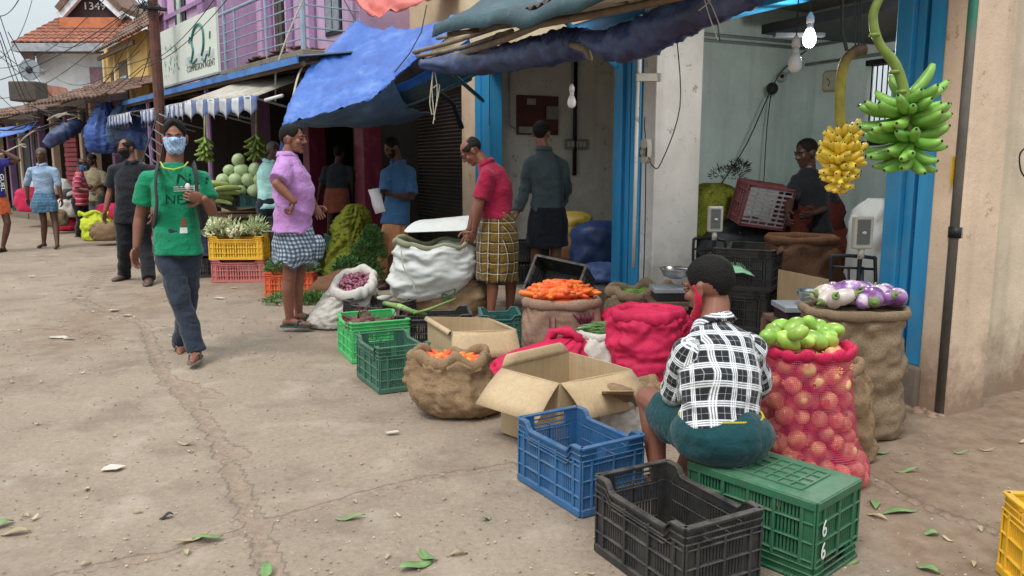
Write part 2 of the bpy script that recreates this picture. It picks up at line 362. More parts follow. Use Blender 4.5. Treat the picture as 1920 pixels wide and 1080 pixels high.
part('dark_wall', fb(F0, (9.28, 12.4, -.3, -.02, .0, 2.9), (6.98, 9.28, -.5, -.4, 0, 2.9)), M['darkwall'], shop)
# loft shelf and its edge inside the right shop
part('loft', fb(F0, (.8, 2.6, -2.4, -1.0, 2.52, 2.60)), M['darksteel'], shop)
# beige corner and side wall
F3 = Frame(2.46, 4.455, -60)
side = empty('side_wall', F3(0, 0), 'beige plastered side wall stained with mud at its foot, right of the drainpipe', 'wall')
part('wall_face', fb(F3, (.05, 9, 0, .22, -.1, 4.4)), M['beige'], side)
q = MB()
q.fbox(F0, -.10, .09, -.3, .03, -.05, 3.9); part('pilaster', q, M['beige2'], side, bev=.012)
q = MB()
for i in range(22):
    u = R.uniform(-.12, .44); q.ell(F0(u, R.uniform(.03, .16), -.005), (R.uniform(.01, .035), R.uniform(.01, .03), R.uniform(.008, .02)), 7, 5)
part('crumbled_plaster', q, M['beige2'], side)
part('door_plinth', fb(F0, (.09, .5, -.4, .035, -.05, .228)), M['beige2'], side, bev=.02)
# ------------------------------------------------------------------ lilac building
lil = empty('lilac_building', F1(0, 0), 'lilac two storey building with a railed balcony above striped awnings', 'building')
part('ground_floor', fb(F1, (0, 14, -3.2, 1.0, -.1, .15)), M['conc'], lil)
part('back_wall', fb(F1, (0, 14, -3.3, -3.2, 0, 2.9), (-.02, .1, -4, -.1, 0, 2.9), (3.0, 3.1, -3.2, -1.6, 0, 2.8), (6.4, 6.5, -3.2, -1.6, 0, 2.8)), plaster('interior_shade_wall', '33302b', low=1, amt=.4), lil)  # stall interior's shade put into the wall colour, besides low stains
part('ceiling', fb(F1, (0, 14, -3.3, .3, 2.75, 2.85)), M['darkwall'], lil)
for t0, t1 in ((-.02, .26), (1.9, 2.15), (4.3, 4.5), (6.3, 6.5), (8.6, 8.9)):
    part('pillar', fb(F1, (t0, t1, -.3, .01, 0, 2.78)), M['maroon'] if t0 < 3 else M['purple2'], lil, bev=.01)
part('upper_wall', fb(F1, (0, 4.0, -.2, 0, 2.85, 6.2), (0, .2, -4, -.2, 2.85, 6.2), (4.0, 4.2, -.2, .9, 2.85, 6.2), (4.0, 7.6, .7, .9, 2.85, 4.95)), M['purple'], lil)
for k in range(9):
    t = .12 + k * .44
    if k in (1, 2, 6): continue
    part('pilaster', fb(F1, (t, t + .2, -.0, .05, 2.98, 6.1)), M['purple2'] if k % 2 else M['purple'], lil, bev=.008)
for t0, t1, z0, z1 in ((.55, 1.1, 3.35, 4.5), (2.7, 3.1, 3.0, 4.9)):
    o = part('window', fb(F1, (t0, t1, -.02, .02, z0, z1)), M['darksteel'], lil)
    part('shutter_leaf', fb(F1, (t0 + .05, (t0 + t1) / 2 - .02, .02, .035, z0 + .06, z1 - .05), ((t0 + t1) / 2 + .02, t1 - .05, .02, .035, z0 + .06, z1 - .05)), M['steel'] if t0 < 1 else M['darkwall'], o)
part('window', fb(F1, (5.1, 5.75, .9, .93, 3.7, 4.7)), M['darksteel'], lil); part('shutter_leaf', fb(F1, (5.3, 5.5, .93, .96, 3.75, 4.65)), mat('pale_green_shutter', 'a9b7ac', .6), lil)
part('wall_band', fb(F1, (4.0, 7.6, .9, .96, 4.2, 4.28), (4.0, 4.3, .9, .95, 2.9, 4.9), (6.3, 6.5, .9, .95, 2.9, 4.9)), M['purple2'], lil)
bal = part('balcony', fb(F1, (-.02, 3.98, 0, .9, 2.86, 2.98)), M['conc'], lil, bev=.01)
q = MB()
for z in (3.13, 3.28, 3.43, 3.58, 3.73): q.tube([F1(3.9, .86, z), F1(0.02, .86, z), F1(.02, .0, z)], .012, 6)
q.tube([F1(3.9, .86, 3.9), F1(0.02, .86, 3.9), F1(.02, .0, 3.9)], .028, 8)
for t in (3.9, 2.7, 1.35): q.tube([F1(t, .86, 2.9), F1(t, .86, 3.9)], .022, 8)
q.tube([F1(.02, .86, 2.9), F1(.02, .86, 5.2)], .04, 8); q.tube([F1(3.2, .86, 2.9), F1(3.2, .86, 5.2)], .03, 8)
part('railing', q, M['rail'], bal)
q = MB()
for k in range(60): q.box(-.1, .1, -.06, .06, -.008, .008, M=Matrix.Translation(F1(R.uniform(.2, 2.2), R.uniform(.5, .85), 3.0 + R.uniform(0, .06))) @ Matrix.Rotation(R.uniform(0, 6), 4, 'Z') @ Matrix.Rotation(R.uniform(-.3, .3), 4, 'X'))
o = q.build('spare_tiles', M['oldtile']); stuff(o, 'loose old clay tiles heaped on the lilac balcony edge')
# lean-to sheet roof
def corrugated(F, t0, t1, w0, z0, w1, z1, pitch=.09, amp=.013, nm='sheet', m=None, par=None, rag=0):
    q = MB(); n_ = int((t1 - t0) / pitch * 6); P = []
    for i in range(n_ + 1):
        t = t0 + (t1 - t0) * i / n_; s = math.sin(t / pitch * 2 * math.pi) * amp; e = rag * noise.noise((t * 3, 0, 0))
        P.append([F(t, w0 + (w1 + e - w0) * k / 4, z0 + (z1 - z0) * k / 4 + s) for k in range(5)])
    q.grid(P); o = q.build(nm, m, par, True); solid(o, .004); return o
lean = empty('lean_to_roof', F1(1.5, 1.0, 2.7), 'long dark corrugated sheet roof below the lilac balcony, with a blue edge', 'roof')
M['sheetm'] = mat('dark_blue_roof_sheet', '31455a', .55, .35, 3, metal=.2, dirt=.5, dcol=lin('5c564f'))
corrugated(F1, -2.2, 5.9, .15, 2.84, 1.9, 2.58, nm='sheet', m=M['sheetm'], par=lean, rag=.06)
q = MB()
for wv_, z in ((1.85, 2.53), (1.1, 2.66), (.4, 2.77)): q.tube([F1(-2.2, wv_, z - .03), F1(5.9, wv_, z - .03)], .03, 6)
for t in (-2.1, -.4, 1.3, 3.0, 4.6): q.tube([F1(t, 1.88, 2.5), F1(t, .2, 2.78)], .025, 6)
part('rafters', q, M['wood'], lean)
part('edge_strip', fb(F1, (-2.2, 5.9, 1.91, 1.93, 2.50, 2.575)), mat('blue_edge', '3c6fae', .6, .3), lean)
q = MB()
for t in (1.35, 4.6): q.tube([F1(t, 1.8, 0), F1(t, 1.8, 2.5)], .04, 8)
part('post', q, M['purple2'], lean)
# ------------------------------------------------------------------ tiled roofs
def tile_roof(mb, A, B, C, D, cu=.22, cv=.3, amp=.035):   # A-B eave, D-C ridge
    A, B, C, D = V(A), V(B), V(C), V(D); nv = max(2, int((D - A).length / cv)); nu = max(4, int((B - A).length / cu)) * 4
    nrm = (B - A).cross(D - A).normalized(); nrm = nrm if nrm.z > 0 else -nrm; rows = []
    for j in range(nv):
        for e in (0, .97):
            v = (j + e) / nv; a = A.lerp(D, v); b = B.lerp(C, v)
            rows.append([a.lerp(b, i / nu) + nrm * (amp * (abs(math.sin(i / 4 * math.pi)) + (1 - e) * 1.1) + .02 * noise.noise((i * .11, j * .7, 0))) for i in range(nu + 1)])
    mb.grid(rows)
yb = empty('yellow_building', F1(9, 1), 'yellow limewashed upper storey under a weathered tile roof left of the lilac building', 'building')
part('wall', fb(F1, (7.62, 11.6, -2, 1.0, 2.0, 4.2)), M['yellow'], yb)
for a_ in ((8.9, 9.1), (10.3, 10.45), (11.45, 11.62)): part('pilaster', fb(F1, (*a_, 1.0, 1.06, 2.0, 4.1)), mat('pale_yellow_trim', 'd9c794', .8), yb)
o = part('window', fb(F1, (9.3, 10.1, 1.0, 1.03, 2.9, 3.75)), M['wood'], yb); part('curtain', fb(F1, (9.35, 9.9, 1.03, 1.05, 2.7, 3.4)), mat('blue_cloth', '8fb4c8', .9), o)
part('window', fb(F1, (10.7, 10.95, 1.0, 1.03, 2.9, 3.6)), M['wood'], yb)
q = MB(); tile_roof(q, F1(6.4, 1.3, 4.0), F1(11.3, 1.3, 4.0), F1(10.6, -1.6, 6.6), F1(6.4, -1.6, 6.6)); r_ = q.build('roof', M['oldtile'], yb, False); solid(r_, .03, -1)
part('fascia', fb(F1, (7.7, 11.2, 1.2, 1.25, 3.88, 3.97)), M['wood'], yb)
# far row of low shops
far = []
for k, (t0, t1, ze, zr, wr, lab) in enumerate(((-2.6, 1.4, 2.75, 3.9, 2.6, 'low tile roofed shop with a white gable strip behind the hanging blue tarps'),
        (1.6, 5.0, 2.62, 3.7, 2.2, 'low tile roofed shop with a red slatted door behind the old man in light blue'),
        (5.1, 8.6, 2.5, 3.4, 2.0, 'low dark roofed shop with grey posts left of the red slatted door'),
        (8.7, 14.0, 2.45, 3.3, 2.0, 'farthest low shop of the row, with a blue sheet edge'))):
    e = empty('low_shop', F2(t0, 0), lab, 'shop'); far.append(e)
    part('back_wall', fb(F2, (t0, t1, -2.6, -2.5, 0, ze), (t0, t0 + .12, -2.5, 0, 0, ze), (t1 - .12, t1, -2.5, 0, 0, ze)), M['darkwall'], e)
    part('floor', fb(F2, (t0, t1, -2.5, .3, -.1, .14)), M['conc'], e)
    q = MB(); tile_roof(q, F2(t0 - .1, 1.0, ze - .15), F2(t1 + .1, 1.0, ze - .12), F2(t1 + .1, -wr, zr), F2(t0 - .1, -wr, zr)); tile_roof(q, F2(t0 - .1, -wr * 2 - 1, ze), F2(t1 + .1, -wr * 2 - 1, ze), F2(t1 + .1, -wr, zr), F2(t0 - .1, -wr, zr))
    r_ = q.build('roof', M['oldtile'], e); solid(r_, .03, -1)
    part('gable', MB().hexa([F2(t1 - .05, -2.6, ze), F2(t1 - .05, .6, ze - .1), F2(t1 + .03, .6, ze - .1), F2(t1 + .03, -2.6, ze), F2(t1 - .05, -wr, zr - .05), F2(t1 - .05, -wr + .1, zr - .05), F2(t1 + .03, -wr + .1, zr - .05), F2(t1 + .03, -wr, zr - .05)]), M['wwhite'], e)
    for j in range(4):
        t = t0 + .2 + (t1 - t0 - .5) * j / 3; part('post', fb(F2, (t, t + .14, -.15, 0, 0, ze)), M['beige2'] if (j + k) % 2 else M['purple2'], e)
    if k == 1:
        q = fb(F2, *[(t0 + .5, t0 + 1.3, .0, .02 + .01 * (i % 2), .15 + i * .11, .24 + i * .11) for i in range(19)]); part('slatted_door', q, mat('faded_red_door', 'a5434a', .7, .2), e)
    if k == 2: part('door', fb(F2, (t0 + .6, t0 + 1.7, -.1, -.05, .15, 2.1)), M['darksteel'], e)
    if k == 3: corrugated(F2, t0, t1, .6, 2.5, 1.5, 2.4, nm='front_sheet', m=mat('blue_sheet', '3f79c4', .6, .3), par=e)
o = MB(); tile_roof(o, F2(-2.2, -2.9, 3.7), F2(1.5, -2.9, 3.7), F2(1.5, -5.5, 4.9), F2(-2.2, -5.5, 4.9)); o = o.build('rear_tile_roof', M['oldtile']); solid(o, .03, -1); tag(o, 'weathered tile roof rising behind the low shops below the white house', 'roof')
q = MB().fbox(F2, 1.6, 4.6, -6.4, -4.2, 0, 3.9); 
o = q.build('rear_wall_block', M['wwhite']); tag(o, 'white wall under the weathered rear tile roof', 'wall')
e = empty('grey_shed', F2(9, -6), 'grey roofed shed with a long dark eave beyond the low shops', 'shed')
part('wall', fb(F2, (5.5, 13, -8, -4, 0, 3.9)), M['wwhite'], e); part('roof', MB().hexa([F2(5, -3.4, 3.75), F2(13.5, -3.4, 3.6), F2(13.5, -8, 4.6), F2(5, -8, 4.6), F2(5, -3.4, 3.85), F2(13.5, -3.4, 3.7), F2(13.5, -8, 4.7), F2(5, -8, 4.7)]), mat('grey_sheet', '6e7375', .8, .3), e)
e = empty('water_tank', at(54, 190, 30), 'small dark water tank on a post above the far roofs', 'water tank')
p = at(54, 175, 30); q = MB().box(p.x - .5, p.x + .5, p.y - .4, p.y + .4, p.z - .3, p.z + .4); part('tank', q, M['darkwall'], e, bev=.05)
part('stand', MB().tube([V((p.x, p.y, 2.5)), V((p.x, p.y, p.z - .3))], .06, 6), M['darksteel'], e)
e = empty('corner_turret', at(105, 200, 32), 'small dark gabled dormer standing between the far roofs', 'dormer')
p = at(92, 185, 32); q = MB().box(p.x - .1, p.x + 1.9, p.y - .4, p.y + 1, p.z - 1, p.z + .05); part('wall', q, M['darkwall'], e)
part('roof', MB().hexa([(p.x - .2, p.y - .5, p.z), (p.x + .5, p.y - .5, p.z), (p.x + .5, p.y + 1, p.z), (p.x - .2, p.y + 1, p.z), (p.x + .14, p.y - .5, p.z + .5), (p.x + .16, p.y - .5, p.z + .5), (p.x + .16, p.y + 1, p.z + .5), (p.x + .14, p.y + 1, p.z + .5)]), M['tile'], e)
# white house
WY = 38.; hs = empty('white_gabled_house', at(150, 300, WY), 'big white house with an orange tile roof and dark gable numbered 1349', 'house')
def wq(px, py, d=0): return at(px, py, WY + d)
a, b = wq(66, 84, 1.4), wq(300, 88, 1.4); q = MB().box(a.x, b.x, WY + 1.4, WY + 9, 0, a.z + .1); part('wall', q, M['wwhite'], hs)
E0, E1 = wq(22, 80), wq(285, 84); ez = E0.z; E1.z = ez
T0, T1 = wq(112, 33, 3), wq(245, 38, 3); T1.z = T0.z
q = MB(); tile_roof(q, E0, E1, T1, T0, .3, .42, .05); r_ = q.build('roof', M['tile'], hs); solid(r_, .05, -1)
q = MB(); tile_roof(q, (E0.x, WY + 10, ez), E0, T0, (T0.x, WY + 7, T0.z), .3, .42, .05); r_ = q.build('roof', M['tile'], hs); solid(r_, .05, -1)
part('fascia', MB().box(E0.x, E1.x, WY - .05, WY + .12, ez - .38, ez - .02).box(E0.x, E0.x + .15, WY + .12, WY + 10, ez - .38, ez - .02), mat('grey_fascia', '9a9da2', .7), hs)
part('soffit', MB().box(E0.x + .15, E1.x, WY + .12, WY + 1.4, ez - .3, ez - .24).hexa([wq(28, 86, .2), wq(66, 88, .2), wq(66, 88, 1.3), wq(28, 86, 1.3), wq(64, 136, .5), wq(66, 136, .5), wq(66, 136, 1.3), wq(64, 136, 1.3)][::1]), mat('brown_soffit', '66544e', .8), hs)
A_, B_, C_ = wq(120, 34, 2.4), wq(238, 38, 2.4), wq(174, -22, 2.4); B_.z = A_.z
q = MB().add([A_, B_, C_, A_ + V((0, .6, 0)), B_ + V((0, .6, 0)), C_ + V((0, .6, 0))], [(0, 1, 2), (5, 4, 3), (0, 3, 4, 1), (1, 4, 5, 2), (2, 5, 3, 0)]); gb = part('gable', q, mat('dark_gable', '3f2f33', .8), hs)
def bar3(a, b, hw, dp, up=V((0, 0, 1))):
    a, b = V(a), V(b); t = (b - a).normalized(); s_ = V((t.z, 0, -t.x)) * hw; y = V((0, dp, 0)); return MB().hexa([a - s_, a + s_, a + s_ + y, a - s_ + y, b - s_, b + s_, b + s_ + y, b - s_ + y])
for P_, Q_ in ((A_, C_), (B_, C_)):
    part('barge_board', bar3(P_ + V((0, -.5, 0)), Q_ + V((0, -.5, .1)), .17, .25), mat('white_trim', 'd8dbe0', .7), hs); part('gable_roof', bar3(P_ + V((0, -.6, .32)), Q_ + V((0, -.6, .55)), .14, 3.5), M['oldtile'], hs)
part('eave_band', MB().box(A_.x + .2, B_.x - .2, WY + 1.6, WY + 2.3, A_.z - .8, A_.z - .1), mat('new_orange_tiles', 'bd7450', .9, .2), hs)
def text(s, size, M4, m, parent=None, name='lettering', ext=.002, font_w=1.0, offset=0):
    cu = bpy.data.curves.new('t', 'FONT'); cu.body = s; cu.size = size; cu.extrude = ext; cu.align_x = 'CENTER'; cu.align_y = 'CENTER'; cu.offset = offset; cu.resolution_u = 3
    ob = bpy.data.objects.new('t', cu); sc.collection.objects.link(ob); bpy.context.view_layer.update()
    e_ = ob.evaluated_get(bpy.context.evaluated_depsgraph_get()); me = bpy.data.meshes.new_from_object(e_)
    bpy.data.objects.remove(ob); me.transform(M4 @ Matrix.Diagonal((font_w, 1, 1, 1))); me.materials.clear(); me.materials.append(m)
    o = bpy.data.objects.new(name, me); sc.collection.objects.link(o)
    if parent is not None: o.parent = parent; o.matrix_parent_inverse = Matrix.Translation(parent.location).inverted()
    return o
def facing(p, n_, up=V((0, 0, 1))):        # matrix: text plane at p, normal n_
    n_ = V(n_).normalized(); x = V(up).cross(n_).normalized(); y = n_.cross(x)
    m = Matrix((x, y, n_)).transposed().to_4x4(); m.translation = p; return m
text('1349', .5, facing(wq(177, 12, 2.35), (0, -1, 0)), mat('pale_letters', 'd9d9d6', .8), hs, 'house_number', .02, 1.15)
bl = part('stair_block', MB().box(wq(167, 125, .6).x, wq(207, 125, .6).x, WY + .6, WY + 1.5, wq(170, 170, .6).z, wq(170, 125, .6).z).box(wq(207, 142, .6).x, wq(223, 125, .6).x, WY + .6, WY + 1.5, wq(170, 170, .6).z, wq(170, 142, .6).z), mat('brown_pink_block', '7d5f66', .8), hs)
part('window', MB().box(wq(189, 125).x, wq(206, 125).x, WY + .5, WY + .62, wq(0, 157).z, wq(0, 141).z), M['black'], hs)
part('window_bar', fb(Frame(0, 0, 0)) if 0 else MB().box(wq(193, 0).x, wq(194, 0).x, WY + .42, WY + .5, wq(0, 157).z, wq(0, 141).z).box(wq(197, 0).x, wq(198, 0).x, WY + .42, WY + .5, wq(0, 157).z, wq(0, 141).z).box(wq(201, 0).x, wq(202, 0).x, WY + .42, WY + .5, wq(0, 157).z, wq(0, 141).z), M['wwhite'], hs)
# pole, wires, loudspeaker
pl = at(292, 120, 12.6); pt_ = at(282, -60, 12.6); pb = V((at(308, 400, 12.6).x, 12.6, 0))
e = empty('utility_pole', pb, 'tall rust brown utility pole leaning behind the man in green', 'pole')
part('pole_shaft', MB().tube([pb, at(299, 200, 12.6), pt_], [.1, .095, .085], 10, sq=.8), M['rust'], e)
c0 = at(262, 12, 12.5); c1 = at(312, 18, 12.5); part('cross_arm', MB().tube([c0, c1], .03, 6), M['darksteel'], e)
q = MB()
for k in range(14):
    a = c0.lerp(c1, R.random()); P_ = [a]; 
    for j in range(6): P_.append(P_[-1] + V((R.uniform(-.09, .09), R.uniform(-.05, .05), R.uniform(-.1, .08))))
    q.tube(P_, .007, 4)
part('cable_tangle', q, M['wirem'], e)
q0 = at(302, 44, 12.45)
wl = [((212, -20), (0, 128), 13, 20), ((262, 10), (-20, 185), 12.5, 22), ((445, -25), (268, 128), 9, 12.6), ((415, -20), (268, 122), 9, 12.6), ((268, 122), (40, 190), 12.6, 25), ((268, 128), (60, 205), 12.6, 25),
      ((40, -10), (0, 30), 12, 14), ((0, 60), (90, 250), 14, 26), ((0, 75), (60, 200), 14, 26), ((15, 60), (150, 200), 14, 30), ((0, 95), (110, 110), 14, 26), ((262, 95), (80, 120), 12.6, 30), ((250, 10), (70, 60), 12.6, 28),
      ((0, 180), (80, 187), 15, 26), ((300, 100), (70, 60), 12.6, 30), ((280, 60), (100, 180), 12.6, 24), ((0, 105), (200, 190), 14, 30), ((0, 150), (240, 20), 14, 12.6), ((60, 0), (0, 110), 20, 14), ((0, 30), (80, 210), 16, 28), ((240, 200), (300, 20), 18, 12.6), ((130, 180), (250, 60), 26, 12.6)]
for (a, b, ya, yb_) in wl:
    A0 = at(*a, ya); B0 = at(*b, yb_); L = (B0 - A0).length; q = MB(); q.tube([A0.lerp(B0, i / 14) - V((0, 0, L * .03 * 4 * (i / 14) * (1 - i / 14))) for i in range(15)], .008 if ya > 11 or yb_ > 13 else .006, 4)
    tag(q.build('overhead_wire', M['wirem']), 'thin black overhead wire crossing the sky at the upper left', 'wire', 'wires in the upper left sky')
e = empty('loudspeaker', at(56, 130, 30), 'round grey loudspeaker hanging under the corner of the white house roof', 'loudspeaker')
p = at(56, 131, 36); part('horn', MB().tube([p + V((0, 1.0, 0)), p + V((0, .6, 0)), p + V((0, .15, 0)), p], [.12, .16, .4, .44], 20), mat('grey_horn', '8b9294', .5), e)
part('rim', MB().tube([p, p - V((0, .06, 0))], .46, 20), M['steel'], e); part('cone', MB().ell(p - V((0, .06, 0)), (.16, .1, .16), 12, 8), M['darksteel'], e)
# ------------------------------------------------------------------ fabrics and goods: materials
def weave(name, col, scale=260, dark=.6, rough=.95, stripe=None, bumpk=.6, var=.3):
    n = N(name); co = n.coord(); b = lin(col) if isinstance(col, str) else col
    c = n.ramp(n.noise(5, 7, co, .7), [(.28, tuple(x * (1 - var) for x in b)), (.72, tuple(min(1, x * (1 + var * .7)) for x in b))])
    h = n.noise(scale, 2, n.coord(scale=(1, 1, .35)), .5); h2 = n.noise(scale, 2, n.coord(scale=(.35, .35, 1)), .5); hh = n.math('ADD', h, h2)
    c = n.mix(n.ramp(hh, [(.8, 1), (1.05, 0)]), c, tuple(x * dark for x in b))
    c = n.mix(n.ramp(n.noise(2.3, 8, co, .75), [(.55, 0), (.75, .5)]), c, tuple(x * .55 for x in b))
    n.set(Base_Color=c, Roughness=rough); n.b.inputs['Specular IOR Level'].default_value = .15
    n.bump(n.math('ADD', hh, n.math('MULTIPLY', n.noise(22, 4, co), .8)), bumpk, .003); return n.m
M['jute'] = weave('jute_cloth', '8f765b'); M['jute2'] = weave('grey_jute_cloth', '88745e'); M['jute3'] = weave('pinkish_jute_cloth', '9c7f6d'); M['darkjute'] = weave('dark_jute_cloth', '6e4f3b')
M['pp'] = weave('white_woven_plastic', 'cfd1cd', 420, .85, .45, bumpk=.25, var=.1); M['ppw'] = weave('cream_cloth_sack', 'c9c3ba', 300, .8, .7, var=.12)
M['pink'] = weave('pink_net_cloth', 'cc2c55', 330, .62, .5, bumpk=.5, var=.35); M['pinkd'] = weave('red_net_cloth', 'b81f3f', 330, .6, .5)
M['lime'] = weave('lime_net', 'c3cf3c', 200, .6, .6); M['olive'] = weave('olive_net', '747a2a', 160, .4, .8, bumpk=.9); M['brownnet'] = weave('brown_red_net', '52241d', 120, .5, .8)
M['bagblack'] = mat('black_bag_plastic', '1b1d20', .35, .3); M['bluebag'] = mat('clear_blue_bag', '6d86c4', .3, .3)
# net with real gaps
n = N('open_red_net'); sp = n.n('SeparateXYZ'); n.put(n.attr(), sp.inputs[0])
def lines(n, x, k, w_):
    f = n.math('FRACT', n.math('MULTIPLY', x, k)); return n.math('LESS_THAN', f, w_)
g_ = n.math('MAXIMUM', lines(n, sp.outputs[0], 125, .25), lines(n, sp.outputs[1], 105, .24))
n.set(Base_Color=lin('cc3563'), Roughness=.5, Alpha=g_); M['net'] = n.m
n = N('cardboard'); co = n.coord(); c = n.ramp(n.noise(3, 6, co, .6), [(.3, lin('a88f6c')), (.7, lin('bfa785'))]); c = n.mix(n.ramp(n.noise(1.5, 4, n.coord(scale=(60, 60, 1))), [(.45, 0), (.6, .25)]), c, lin('93795a'))
c = n.mix(n.ramp(n.noise(6, 8, co, .8), [(.6, 0), (.7, .4)]), c, lin('7d654a')); n.set(Base_Color=c, Roughness=.85); n.bump(n.noise(30, 4, co), .2, .004); M['card'] = n.m
M['cardin'] = mat('cardboard_inside', 'a19067', .9, .18, 4)
def plastic(name, col, dust=.34):
    n = N(name); co = n.coord(); b = lin(col)
    c = n.ramp(n.noise(7, 6, co, .7), [(.3, tuple(x * .75 for x in b)), (.7, tuple(min(1, x * 1.2) for x in b))])
    ge = n.n('NewGeometry'); nz_ = n.n('SeparateXYZ'); n.put(ge.outputs['Normal'], nz_.inputs[0])
    f = n.math('MULTIPLY', n.ramp(n.noise(11, 8, co, .8), [(.38, 0), (.7, 1)]), n.math('ADD', .25, n.math('MULTIPLY', n.math('MAXIMUM', nz_.outputs[2], 0.0), .6)))
    c = n.mix(n.math('MULTIPLY', f, dust * 1.6), c, lin('8f8272')); sc_ = n.ramp(n.noise(34, 6, n.coord(scale=(1, 1, 2.5)), .8), [(.64, 0), (.74, .4)]); c = n.mix(sc_, c, tuple(min(1, x * 2.2 + .05) for x in b))
    pt = n.ramp(ge.outputs['Pointiness'], [(.57, 0), (.70, .30)]); c = n.mix(pt, c, tuple(min(1, x * 1.6 + .10) for x in b))
    n.set(Base_Color=c, Roughness=.5); n.b.inputs['Specular IOR Level'].default_value = .4; n.bump(n.noise(90, 4, co, .7), .2, .002); return n.m
PL = {k: plastic(k + '_crate_plastic', v) for k, v in dict(black='191a1d', blue='1b5684', green='1b5b3c', darkgreen='2b5f4c', lightgreen='3fae62', yellow='d8a410', pink='b0605c', orange='c9501e', navy='24365f', teal='1c5d5a', brown='4a352c', red='5a1622').items()}
# ------------------------------------------------------------------ crates
def crate(L=.48, W=.32, H=.29, col='black', name='plastic_crate', label='', group=None, loc=(0, 0, 0), yaw=0, detail=1, up=True, dip=.035, grid_top=False, tilt=None, open_base=False):
    e = empty(name, loc, label, 'crate', group); e.rotation_euler = tilt if tilt else (0, 0, yaw); m = PL[col]; t = .012
    def child(nm, q, mm=m):
        me = q.build(nm, mm); me.parent = e
        if detail and nm != 'base': bevel(me, .0022, 1)
        return me
    def side(x0, y0, dx, dy, ln, dipd):
        # wall along (dx,dy) from (x0,y0); outward is to the right of travel
        ox, oy = dy, -dx; q = MB(); rim = MB()
        P = lambda s, o, z: V((x0 + dx * s + ox * o, y0 + dy * s + oy * o, z))
        def bx(mb, s0, s1, z0, z1, o0, o1, za=None, zb=None):
            za = z1 if za is None else za; zb = z1 if zb is None else zb; d0 = z1 - z0
            mb.hexa([P(s0, o0, za - d0), P(s0, o1, za - d0), P(s1, o1, zb - d0), P(s1, o0, zb - d0), P(s0, o0, za), P(s0, o1, za), P(s1, o1, zb), P(s1, o0, zb)][::1])
        def top(s): 
            a = .13 * ln; b = a + .035
            s2 = min(s, ln - s); return H - dipd * smooth01((s2 - a) / .035)
        ks = [0, .13 * ln, .13 * ln + .012, .13 * ln + .023, .13 * ln + .035]; ks = ks + [ln - k for k in ks[::-1]]
        for a, b in zip(ks[:-1], ks[1:]):
            bx(rim, a, b, H - .010, H, -t - .002, .011, top(a), top(b)); bx(rim, a, b, H - .032, H - .027, .0, .009, top(a) - .03, top(b) - .03); bx(rim, a, b, H - .06, H - .055, .0, .009, top(a) - .055, top(b) - .055)
            za, zb = top(a) - .008, top(b) - .008
            q.hexa([P(a, -t, H * .76), P(a, 0, H * .76), P(b, 0, H * .76), P(b, -t, H * .76), P(a, -t, za), P(a, 0, za), P(b, 0, zb), P(b, -t, zb)]) if not (dipd == 0 and ln < .4 and abs((a + b) / 2 - ln / 2) < .05) else None
        nb = max(2, int(round(ln / .14))); pw = .05; xs_ = [pw + (ln - 2 * pw) * k / nb for k in range(nb + 1)]
        for s0, s1 in ((0, pw), (ln - pw, ln)): bx(q, s0, s1, .0, H * .76, -t, 0); bx(q, s0, s0 + .008, .0, H * .8, 0, .007); bx(q, s1 - .008, s1, .0, H * .8, 0, .007)
        for s in xs_: bx(q, s - .006, s + .006, .02, H * .8, -.004, .008)
        for z in (.0, .265 * H, .5 * H, .72 * H): bx(q, .0, ln, z, z + (.03 if z == 0 else .006), -t, .0075 + (.002 if z == 0 else 0))
        pitch = .0135 if detail else .03
        k = int((ln - 2 * pw) / pitch)
        for i in range(k):
            s = pw + (ln - 2 * pw) * (i + .5) / k; 
            solidz = (i // 7) % 3 == 2 and detail
            bx(q, s - pitch * (.32 if not solidz else .5), s + pitch * (.32 if not solidz else .5), .02, H * .78, -t + .001, -.002)
        child('side_panel', q); return rim
    rm = MB()
    for a in ((-L / 2, W / 2, 0, -1, W, 0), (-L / 2, -W / 2, 1, 0, L, dip), (L / 2, -W / 2, 0, 1, W, 0), (L / 2, W / 2, -1, 0, L, dip)):
        r = side(*a); rm.add(r.v, r.f)
    child('rim', rm)
    q = MB(); nb = 12 if detail else 5
    for i in range(nb + 1): x = -L / 2 + .01 + (L - .02) * i / nb; q.box(x - .006, x + .006, -W / 2 + .012, W / 2 - .012, .006, .014)
    for i in range(9): y = -W / 2 + .012 + (W - .024) * i / 8; q.box(-L / 2 + .012, L / 2 - .012, y - .008, y + .008, .004, .012)
    if grid_top:
        q.box(-L / 2 - .004, L / 2 + .004, -W / 2 - .004, W / 2 + .004, -.002, .003)
        for i in range(8): x = -L * .33 + L * .66 * i / 7; q.box(x - .0035, x + .0035, -W * .33, W * .33, -.008, -.002)
        for i in range(5): y = -W * .33 + W * .66 * i / 4; q.box(-L * .33, L * .33, y - .0035, y + .0035, -.0085, -.0025)
        for i in range(7): x = -L * .4 + .02 * i; 
    elif not open_base: q.box(-L / 2 + .012, L / 2 - .012, -W / 2 + .012, W / 2 - .012, .0, .004)
    child('base', q); return e
def crate_px(pL, pR, pN, z, **k):
    a, b, c = gr(*pL, z), gr(*pR, z), gr(*pN, z); ctr = (a + b) / 2; d = c - a; k.setdefault('loc', (ctr.x, ctr.y, z - .29 if z > .3 else 0)); k.setdefault('yaw', math.atan2(d.y, d.x)); return crate(**k)
CB = crate_px((1113, 887), (1438, 955), (1278, 987), .29, L=.49, W=.32, col='black', label='empty black plastic crate in the foreground, nearest the camera')
CBL = crate_px((972, 778), (1210, 818), (1082, 833), .29, L=.47, W=.32, col='blue', label='empty blue plastic crate on the road beside the sitting man')
yw = math.atan2(2.53 - 2.91, 1.01 - .67)
